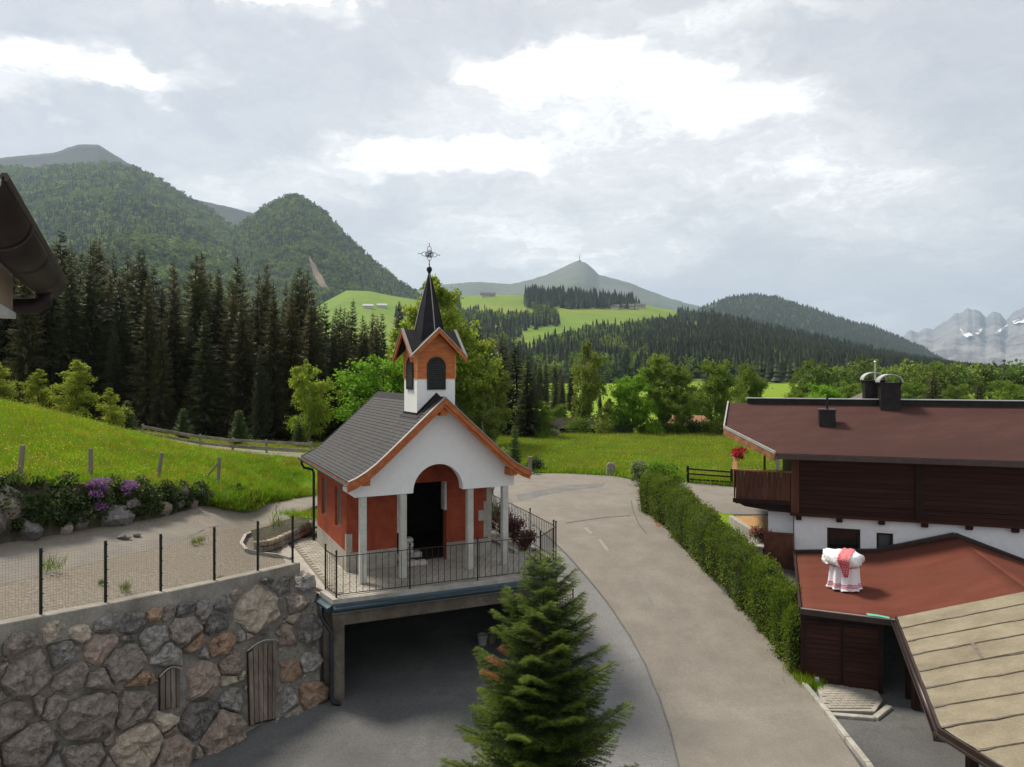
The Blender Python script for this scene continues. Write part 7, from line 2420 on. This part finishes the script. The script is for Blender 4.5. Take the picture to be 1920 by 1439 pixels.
# ------------------------------------------------------------------ foreground spruce
def fg_spruce():
    base = Vector((.55, 12.6, -2.62))
    o = thing('foreground_spruce', base, 'young bushy spruce with bright tips and a few dead orange twigs before the garage', 'spruce')
    H = 4.66
    tm, _ = trunk_mesh('trunk', H * .97, .085, M['bark'], .004)
    put('trunk', tm, o)
    rng = np.random.default_rng(77)
    C, D, W, T = [], [], [], []          # twig base, direction, width, kind
    limbs = MB()
    nw = 19
    for k in range(nw):
        f = .10 + .84 * (k / (nw - 1)) ** .9
        z = H * f
        nb_ = int(rng.integers(6, 9)) if f < .75 else int(rng.integers(5, 7))
        a0 = rng.uniform(0, 6.28)
        for j in range(nb_):
            a = a0 + 6.283 * j / nb_ + rng.uniform(-.28, .28)
            L = (1.80 * (1 - f) ** .72 + .10) * rng.uniform(.66, 1.14)
            zz = z + rng.uniform(-.09, .09)
            dr = np.array([math.cos(a), math.sin(a), 0.]); sd = np.array([-math.sin(a), math.cos(a), 0.])
            rise = .16 + .6 * f ** 2
            def P(s): return dr * (s * L) + np.array([0, 0, zz + L * (rise * s - .30 * s * (1 - f) + .30 * s * s * (1 - f * .5))])
            limbs.tube([Vector(P(0)), Vector(P(.35)), Vector(P(.7)), Vector(P(1))], [.018 * (1.2 - f), .012 * (1.2 - f), .007, .003], 4, caps=False)
            dead_b = (2.35 < z < 2.95) and math.cos(a) < -.6 and math.sin(a) < .05
            ns = max(4, int(L / .052))
            for i in range(ns):
                s = .10 + .90 * (i + rng.uniform(0, .6)) / ns
                p = P(s); dead = dead_b and s > .74 and rng.uniform() < .8
                for sg in (-1, 1):
                    l = (L * .40 * (1 - s) ** .8 + .085) * rng.uniform(.7, 1.2)
                    d = (sd * sg * .80 + dr * .62 + np.array([0, 0, rng.uniform(-.16, .12)]))
                    d /= np.linalg.norm(d)
                    # the side twig, and its own twiglets
                    C.append(p); D.append(d * l); W.append(.036 + .02 * rng.uniform()); T.append(2 if dead else (1 if s > .62 and l < .26 else 0))
                    m_ = int(l / .062)
                    for q in range(1, m_ + 1):
                        g = q / (m_ + .6)
                        for s2 in (-1, 1):
                            l2 = (.12 * (1 - g * .5)) * rng.uniform(.7, 1.2)
                            e = np.cross(d, [0, 0, 1.]) * s2 * .72 + d * .7 + np.array([0, 0, rng.uniform(-.25, .15)])
                            e /= np.linalg.norm(e)
                            tip = g > .5 or s > .7
                            C.append(p + d * l * g); D.append(e * l2); W.append(.030 + .012 * rng.uniform()); T.append(2 if dead else (1 if tip and rng.uniform() < .7 else 0))
            dead = dead_b
            C.append(P(.86)); D.append((P(1.0) - P(.86)) * 1.2); W.append(.045); T.append(2 if dead else 1)
    for (dz, l) in ((.93, .5),):
        for a in np.linspace(0, 6.28, 6)[:-1]:
            C.append(np.array([0, 0, H * .955])); D.append(np.array([math.cos(a) * .17, math.sin(a) * .17, .22])); W.append(.035); T.append(1)
        C.append(np.array([0, 0, H * .95])); D.append(np.array([0, 0, .30])); W.append(.035); T.append(1)
    C, D, W, T = np.array(C), np.array(D), np.array(W), np.array(T)
    print('spruce twigs', len(C))
    # each twig is a brush: needle blades standing off both sides and above
    Vs, Fs, Ms = [], [], []
    u_ = unit(D); L_ = np.linalg.norm(D, axis=1)
    n1 = unit(np.cross(u_, np.array([0, 0, 1.]) + rdir(len(C), rng) * .25)); n2 = np.cross(n1, u_)
    off = 0
    NB = 7
    for b in range(NB):
        s = (b + .3) / NB
        for (k1, k2) in ((1, .25), (-1, .25), (.25, 1.0)):
            dirn = unit(u_ * .75 + n1 * k1 + n2 * k2)
            ln = (W * .95 * (1.15 - .45 * s))[:, None] * rng.uniform(.8, 1.2, (len(C), 1))
            c_ = C + D * s
            V, Fq = diamonds(c_, dirn * ln + D * .06, u_ * (L_ / NB * .55)[:, None] + n2 * .002, .35)
            Vs.append(V); Fs.append(Fq + off); off += len(V); Ms.append(T)
    me = mesh_np('needles', np.concatenate(Vs), [np.concatenate(Fs)], [M['fg_needle'], M['fg_tip'], M['fg_dead']], np.concatenate(Ms))
    put('crown', me, o)
    lm = bpy.data.meshes.new('branches'); lm.from_pydata(limbs.v, [], limbs.f); lm.materials.append(M['bark']); put('branches', lm, o)
    return o


fg_spruce()

# ------------------------------------------------------------------ planted bank: boulders, shrubs, flowers
rb = random.Random(21)


def boulder(c_, sx, sy, sz, m, label, seed, name='boulder'):
    bm = bmesh.new(); bmesh.ops.create_icosphere(bm, subdivisions=2, radius=1)
    rq = random.Random(seed)
    cuts = [(Vector((rq.gauss(0, 1), rq.gauss(0, 1), rq.gauss(0, 1))).normalized(), rq.uniform(.62, .92)) for _ in range(11)]
    for v in bm.verts:
        for n, d in cuts:
            e = v.co.dot(n)
            if e > d: v.co -= n * (e - d)
        v.co += Vector((rq.uniform(-.04, .04), rq.uniform(-.04, .04), rq.uniform(-.04, .04)))
        v.co = Vector((v.co.x * sx, v.co.y * sy, v.co.z * sz + sz * .6))
    me = bpy.data.meshes.new(name); bm.to_mesh(me); bm.free(); me.materials.append(m)
    o = put(name, me, None, c_, (0, 0, rq.uniform(0, 3)))
    return tag(o, label, 'boulder', 'boulders of the planted bank')


def bankp(u, f):
    """a point on the bank face at photo column u, f 0 foot .. 1 top"""
    us = [q[0] for q in BASE_UV]
    k = np.interp(u, us, range(len(us))); i = min(int(k), len(us) - 2); t = k - i
    b = BASE[i].lerp(BASE[i + 1], t); q = TOP[i].lerp(TOP[i + 1], t)
    z0, z1 = zup0(b.x, b.y), zmead(q.x, q.y)
    x = b.lerp(q, f)
    return Vector((x.x, x.y, lerp(z0, z1, f ** .75)))


BL = [(8, .55, .42, 3, 'large rounded boulder in the bank under the first stake'), (50, .1, .3, 0, 'grey boulder low in the bank near the photo edge'), (85, .45, .2, 1, 'small boulder in the bank beside the large rounded one'),
      (215, .12, .40, 0, 'big grey boulder at the foot of the bank below the purple flowers'), (240, .35, .26, 1, 'mauve boulder behind the big grey one under the purple flowers'), (305, .15, .22, 3, 'pale flat boulder at the bank foot below the third stake'), (330, .25, .16, 0, 'small grey boulder between the bank ferns'),
      (338, .72, .24, 4, 'dark boulder high in the bank right of the third stake'), (375, .62, .24, 0, 'grey boulder high in the bank between the third and fourth stakes'), (355, .1, .18, 5, 'pinkish boulder at the bank foot'), (412, .45, .27, 0, 'grey boulder directly under the braced stake'), (150, .12, .22, 1, 'boulder at the bank foot among dark leaves'), (120, .05, .18, 3, 'pale boulder at the bank foot left of the dark leaves'), (-25, .3, .4, 1, 'boulder in the bank cut by the photo edge')]
for i, (u, f, s, mi_, lab) in enumerate(BL):
    p = bankp(u, f)
    boulder(p + Vector((-.04, .06, -s * .75)), s * 1.5, s * 1.0, s * 1.15, BSTONE[mi_], lab, 300 + i)
k = 0
for u in range(-40, 580, 17):
    hb = np.interp(u, [q[0] for q in BASE_UV], BANKH)
    for f in (.12, .38, .55, .9):
        if rb.random() < (.22 if f < .8 else .5) or (hb < .3 and f > .5): continue
        p = bankp(u + rb.uniform(-8, 8), f)
        r = (.10 + .19 * rb.random()) * min(1, .35 + hb * .7)
        leafball('bank_shrub', p - Z * r * .35, r * 1.25, 420, .085, [M['shrub_b' if rb.random() < .7 else 'shrub']], 'low leafy shrub on the bank, ' + {.12: 'at its foot', .38: 'below the middle', .55: 'halfway up', .9: 'along its top edge'}[f] + ', ' + ('at the photo edge' if u < 25 else 'between the first two stakes' if u < 165 else 'between second and third stake' if u < 290 else 'between third and braced stake' if u < 410 else 'right of the braced stake'), 'shrub', 'low shrubs on the planted bank', seed=400 + k, flat_=.75)
        k += 1
for (u, f, r, n, lab) in [(182, .72, .40, 1500, 'large clump of purple flowers below the second stake'), (190, .30, .22, 500, 'small purple flower patch hanging below the large clump'), (240, .85, .28, 800, 'smaller clump of purple flowers right of the large one')]:
    p = bankp(u, f)
    leafball('purple_flowers', p - Z * r * .5 + Vector((.1, -.2, 0)), r, n, .055, [M['shrub'], M['purple']], lab, 'flowers', 'purple flower clumps on the bank', parts=('foliage', 'blossom'), weights=(.45, 1.1), seed=500 + u)

# ------------------------------------------------------------------ grass
def tuftmesh(seed, n, h, m, spread=.10, w=.012):
    rng = np.random.default_rng(seed)
    C = np.c_[rng.normal(size=(n, 2)) * spread, np.zeros(n)]
    D = np.c_[rng.normal(size=(n, 2)) * .35 * h, rng.uniform(.55, 1.15, n) * h]
    a = rng.uniform(0, 6.28, n); W = np.c_[np.cos(a), np.sin(a), np.zeros(n)] * w * rng.uniform(.7, 1.5, n)[:, None]
    V, Fq = diamonds(C, D, W, .3)
    return mesh_np('tuft', V, [Fq], [m])


def flowermesh(seed, n, h, m, spread=.25, s=.03):
    rng = np.random.default_rng(seed)
    C = np.c_[rng.normal(size=(n, 2)) * spread, rng.uniform(.6, 1.1, n) * h]
    D = unit(rdir(n, rng) * [1, 1, .4]) * s; W = unit(np.cross(D, rdir(n, rng))) * s
    V, Fq = diamonds(C - D * .5, D, W, .5)
    return mesh_np('flower', V, [Fq], [m])


TG = [tuftmesh(k, 34, .26, M['blade'], .16, .020) for k in range(4)] + [tuftmesh(9, 26, .36, M['blade_y'], .16, .014)]
TGN = [tuftmesh(20 + k, 36, .20, M['blade'], .13, .014) for k in range(4)] + [tuftmesh(30, 24, .28, M['blade_y'], .12, .012), tuftmesh(31, 24, .24, M['blade_y'], .13, .012)]
FL = [flowermesh(40, 7, .30, M['flower_y']), flowermesh(41, 6, .30, M['flower_y']), flowermesh(42, 3, .32, M['flower_w'])]


def field(n, x0, x1, y0, y1, zf, ok, pw=1.0):
    out = []
    while len(out) < n:
        y = y0 + (y1 - y0) * R.random() ** pw; x = R.uniform(x0, x1)
        if ok(x, y): out.append((x, y, zf(x, y)))
    return np.array(out)


lanepoly = [p + Vector((0, -lw - .2)) for p in lane_path] + [p + Vector((0, lw + .2)) for p in lane_path[::-1]]
ok1 = lambda x, y: inpoly(x, y, MEAD) and not inpoly(x, y, lanepoly) and not inpoly(x, y, cut) and x / y > -.78 and x < -4.5
pts = field(17000, -34, -4, 14, 46, zmead, ok1, 1.3)
scatter('slope_grass', pts - [0, 0, .02], RN.uniform(.6, 1.15, len(pts)), TGN, 1.25, .15, label='tall meadow grass on the sloping bank')
pts = field(2200, -34, -4, 15, 46, zmead, ok1, 1.2)
scatter('slope_flowers', pts, RN.uniform(.7, 1.1, len(pts)), FL, 1.0, .1, label='yellow and white meadow flowers on the sloping bank')
ok2 = lambda x, y: inpoly(x, y, mid_m) and -.06 < x / y < .40
pts = field(15000, -2, 30, 34, 59, zlow, ok2, 1.1)
scatter('meadow_grass', pts + [0, 0, .02], RN.uniform(.6, 1.2, len(pts)), TG, 1.5, .15, label='tall green grass of the meadow behind the road')
pts = field(2600, -2, 30, 34, 59, zlow, ok2, 1.0)
scatter('meadow_flowers', pts + [0, 0, .02], RN.uniform(.8, 1.2, len(pts)), FL, 1.2, .1, label='yellow flowers in the meadow behind the road')
for (u, v, s, lab) in [(95, 1073, .42, 'big grass tuft on the gravel behind the wire fence'), (238, 1110, .22, 'low grass tuft near the coping, middle of the fence'), (190, 1098, .12, 'tiny weed on the gravel'), (365, 1022, .2, 'grass tuft at the edge of the upper road'), (375, 1018, .2, 'grass tuft next to the road edge tuft'), (575, 978, .35, 'grass tuft at the end of the planting bed'), (520, 1003, .4, 'grass clump at the foot of the bare saplings'), (412, 1090, .14, 'small weed beside a fence post on the coping')]:
    p = hit(u, v, zup0)
    me = tuftmesh(int(u), 46, s, M['tuft'], s * .28, .016)
    o = thing('grass_tuft', (*p, zup0(*p) + (.28 if u in (520,) else .02)), lab, 'grass tuft', 'tufts on the gravel'); put('blade', me, o)
sp = [hit(u, v, zlow) for u, v in [(1490, 1262), (1515, 1258), (1528, 1262), (1530, 1288), (1508, 1285)]]
pts = field(160, min(p.x for p in sp), max(p.x for p in sp), min(p.y for p in sp), max(p.y for p in sp), zlow, lambda x, y: inpoly(x, y, sp))
scatter('verge_grass', pts, RN.uniform(.6, 1.1, len(pts)), TGN, 1.0, .2, label='grass at the end of the hedge')
# verge grass at road foot of the bank
ep = []
for _ in range(900):
    u = RN.uniform(380, 592); p = bankp(u, RN.uniform(.0, .8)); ep.append(p[:])
scatter('bank_grass', np.array(ep), RN.uniform(.6, 1.2, len(ep)), TGN, 1.2, .3, label='grass hanging over the low end of the bank')
for i, (u, v, s) in enumerate([(228, 1011, .10), (240, 1012, .07), (257, 1007, .09)]):
    p = hit(u, v, zup0)
    o = boulder((*p, zup0(*p) + .02), s * 1.4, s, s * .6, STONES[4], ['dark clod on the upper road, left of three', 'smallest dark clod on the upper road, middle of three', 'dark clod on the upper road, right of three'][i], 700 + i, 'clod'); o['category'] = 'clod'; o['group'] = 'dark clods on the upper road'

# plants along the road side of the terrace
for i, (t, s, r, m_, lab) in enumerate([(3.25, 1.2, .30, 'shrub_red', 'dark red shrub by the side railing, closest to the corner'), (3.35, 2.2, .36, 'shrub_red', 'dark red shrub by the side railing, second from the corner'), (3.5, 3.2, .36, 'shrub_red', 'dark red shrub by the side railing, third from the corner'), (3.6, 4.2, .42, 'shrub', 'olive shrub by the side railing towards the back'), (3.3, 5.2, .5, 'shrub', 'tall green shrub at the back end of the side railing')]):
    leafball('terrace_shrub', ch((t, s, .0)), r, 1500, .06, [M[m_]], lab, 'shrub', 'shrubs along the side railing', stems=6, flat_=1.1, seed=600 + i)
for i, (t, s, h) in enumerate([(3.45, 4.6, 1.15), (3.75, 5.0, 1.2), (3.2, 5.5, 1.1)]):
    p = ch((t, s, 0)); o = thing('clipped_bush', p, 'brownish ball topiary at the back of the terrace, ' + ['nearest the railing middle', 'touching the railing end', 'furthest from the railing'][i], 'topiary')
    mb = MB(); mb.tube([p, p + Z * h], .015, 6); mb.build('stem', M['bark_d'], o)
    rng = np.random.default_rng(50 + i); d = rdir(700, rng); C = d * rng.uniform(.08, .17, 700)[:, None] + [0, 0, h]
    D = unit(d + rdir(700, rng) * .6) * .05; W = unit(np.cross(D, rdir(700, rng))) * .035
    V, Fq = diamonds(C, D, W); put('foliage', mesh_np('foliage', V, [Fq], [M['hedge_br']]), o)
mb = MB(ch); mb.box((2.75, .9, .0), (2.87, 5.4, .09)); tag(mb.build('bed_kerb', M['concrete']), kind='structure')
# shrubs behind the gable at the meadow corner
for i, (u, v, vt, d, r, lab) in enumerate([(965, 875, 800, 39, .34, 'slim upright young conifer at the meadow corner behind the gable'), (1003, 888, 858, 37.5, .5, 'dark shrub around the square grey post')]):
    b = A(u, v, d); zb = zlow(b.x, b.y)
    if i == 0: plant('ys0', 'young_conifer', (b.x, d, zb), (v - vt) * d / F + .3, lab, 'conifer', None, .75)
    else: leafball('corner_shrub', (b.x, d + .4, zb), r, 1800, .08, [M['shrub']], lab, 'shrub', seed=640)
leafball('corner_shrub', (A(945, 870, 40).x, 40, zlow(0, 40)), .75, 2500, .09, [M['alder']], 'light green shrub just above the gable slope', 'shrub', seed=641)
leafball('meadow_bush', (A(1040, 805, 57).x, 57, 0), .5, 900, .1, [M['vib']], 'small pale bush at the far edge of the meadow', 'bush', seed=642)

# ------------------------------------------------------------------ far buildings
M['barn'] = mat('barn_wood', (.02, .016, .014), (.035, .028, .022), 3, .9)
M['tile'] = mat('old_tile_roof', (.24, .12, .075), (.32, .17, .11), 3, .9)
M['farm_w'] = mat('farm_wall', (.45, .43, .40), (.55, .53, .5), .5, .9)
M['farm_r'] = mat('farm_roof', (.10, .085, .08), (.15, .13, .12), .5, .9)


def hut(name, c_, w, d, h, rise, rot, mw, mr, label, over=.12, windows=0):
    o = thing(name, c_, label, 'building')
    cr, sr = math.cos(rot), math.sin(rot)
    T = lambda p: Vector((c_[0] + p[0] * cr - p[1] * sr, c_[1] + p[0] * sr + p[1] * cr, c_[2] + p[2]))
    mb = MB(T); mb.box((-w / 2, -d / 2, -h * .3), (w / 2, d / 2, h)); mb.prism([(-w / 2, -d / 2 + .001, h + .001), (-w / 2, d / 2 - .001, h + .001), (-w / 2, 0, h + rise)], (w, 0, 0)); mb.build('wall', mw, o)
    mb = MB(T)
    e = over * w; th = .05 * h
    for sg in (-1, 1):
        y = sg * d * .62; z = h - rise * .24
        mb.hexa([(-w / 2 - e, y, z), (w / 2 + e, y, z), (w / 2 + e, 0, h + rise), (-w / 2 - e, 0, h + rise), (-w / 2 - e, y, z + th), (w / 2 + e, y, z + th), (w / 2 + e, 0, h + rise + th), (-w / 2 - e, 0, h + rise + th)])
    mb.build('roof', mr, o)
    for k in range(windows):
        x = -w / 2 + w * (k + .5) / windows
        mb = MB(T); mb.box((x - w * .04, -d / 2 - .02 * h, h * .35), (x + w * .04, -d / 2 - .001, h * .65)); mb.build('window', M['glass'], o)
    return o


p = A(1062, 800, 64); hut('barn', (p.x, 64, -.2), 4.6, 3.5, .75, .6, .15, M['barn'], M['barn'], 'low black barn at the far edge of the meadow')
p = A(1290, 800, 66); hut('shed', (p.x, 66, -.2), 3.2, 3, .8, .7, -.2, M['chalet'], M['tile'], 'shed with a reddish roof half hidden behind the tree line')
for i, (u, d, r, m_) in enumerate([(1000, 58, .9, 'alder'), (1030, 60, .8, 'shrub'), (1085, 60, 1.0, 'alder'), (1128, 59, .9, 'birch_d'), (1150, 62, .8, 'alder'), (1172, 60, .8, 'shrub'), (1208, 61, .7, 'alder'), (1225, 59, .8, 'maple'), (1255, 61, .8, 'alder'), (1300, 60, .9, 'shrub'), (1322, 61, .8, 'alder'), (1350, 58, 1.0, 'birch_d'), (1375, 60, .8, 'alder'), (1160, 66, .8, 'shrub')]):
    p = A(u, 800, d)
    leafball('edge_bush', (p.x, d, -.1), r, 1500, .16, [M[m_]], 'leafy bush at the far meadow edge, ' + ['below the bluish small tree', 'left of the black barn', 'at the foot of the tallest tree, left side', 'at the foot of the tallest tree, right side', 'left of the bright maple', 'under the bright maple', 'right of the bright maple', 'under the tall narrow tree, left side', 'under the tall narrow tree, right side', 'beside the reddish shed', 'left of the broad leafy tree', 'under the broad leafy tree', 'nearest the brown house roof', 'set back behind the maple'][i], 'bush', 'bushes at the far meadow edge', seed=900 + i, flat_=.8)
p = A(1600, 750, 52); hut('neighbour_house', (p.x + 1, 52, -.8), 5.5, 4.5, 3.2, 1.2, 1.2, M['farm_w'], M['farm_r'], 'house whose grey roof shows just over the ridge by the arched chimneys')


def on_hill(hill, u, v):
    Ts = np.linspace(0, 1, 500); P = hill.pos(np.full(500, float(u)), Ts); V = 700 + (CZ - P[:, 2]) / P[:, 1] * F
    return Vector(P[int(np.argmin(np.abs(V - v)))])


for i, (u, v, w, lab) in enumerate([(1152, 580, 16, 'farmhouse on the meadow hill, left of the farm group'), (1176, 579, 22, 'largest farmhouse of the group on the meadow hill'), (1200, 578, 18, 'farmhouse on the meadow hill, right of the farm group')]):
    q = on_hill(H_mid, u, v); hut('farmhouse', q, w, w * .7, 5, 3.5, .1 * i, M['farm_w'], M['farm_r'], lab, .1, 3)
q = on_hill(H_mid, 915, 557); hut('farmhouse', q, 26, 12, 5, 4, .1, M['farm_w'], M['farm_r'], 'long farm building alone on the hill crest right of the steeple', .1, 4)
for i, (u, v, lab) in enumerate([(690, 578, 'pale hut on the pasture slope left of the steeple'), (716, 577, 'second hut on the pasture slope, nearer the steeple')]):
    q = on_hill(H_past, u, v); hut('hut', q, 13, 8, 3.5, 2.5, .2, M['farm_w'], M['grey_m'], lab, .1)
q = Vector(H_horn.pos(np.array([1087.0]), np.array([1.0]))[0])
o = thing('transmitter_mast', q, 'thin transmitter mast on the top of the grey mountain', 'mast')
mb = MB(); mb.tube([q - Z * 5, q + Z * 22, q + Z * 60], [4, 3, 1.2], 6); mb.build('mast', M['farm_r'], o)
mb = MB(); mb.box((q.x - 14, q.y - 8, q.z - 4), (q.x + 12, q.y + 8, q.z + 8)); mb.build('station', M['farm_r'], o)
p = A(1641, 755, 45); o = thing('flag_pole', (p.x, 45, 1.0), 'thin pale pole rising behind the arched chimneys', 'pole')
mb = MB(); mb.tube([(p.x, 45, -1), (p.x, 45, A(1641, 680, 45).z)], .05, 6); mb.build('pole', M['grey_m'], o)
mb = MB(); mb.lathe((p.x, 45, A(1641, 680, 45).z), [(.05, 0), (.09, .05), (.05, .1)], 8); mb.build('finial', M['grey_m'], o)

# ------------------------------------------------------------------ haze: one closed body of air
M['air'] = bpy.data.materials.new('haze_air'); M['air'].use_nodes = True
nt = M['air'].node_tree; nt.nodes.clear()
mo = nt.nodes.new('ShaderNodeOutputMaterial'); pvn = nt.nodes.new('ShaderNodeVolumePrincipled')
pvn.inputs['Color'].default_value = (.62, .80, 1.0, 1); pvn.inputs['Density'].default_value = HAZE; pvn.inputs['Anisotropy'].default_value = .2
nt.links.new(pvn.outputs[0], mo.inputs['Volume'])
mb = MB(); mb.box((-13500, -600, -6), (13500, 14000, 1420))
hz = mb.build('haze', M['air'], origin=(0, 0, 0)); tag(hz, 'thin pale haze over the whole valley', None, None, 'stuff')
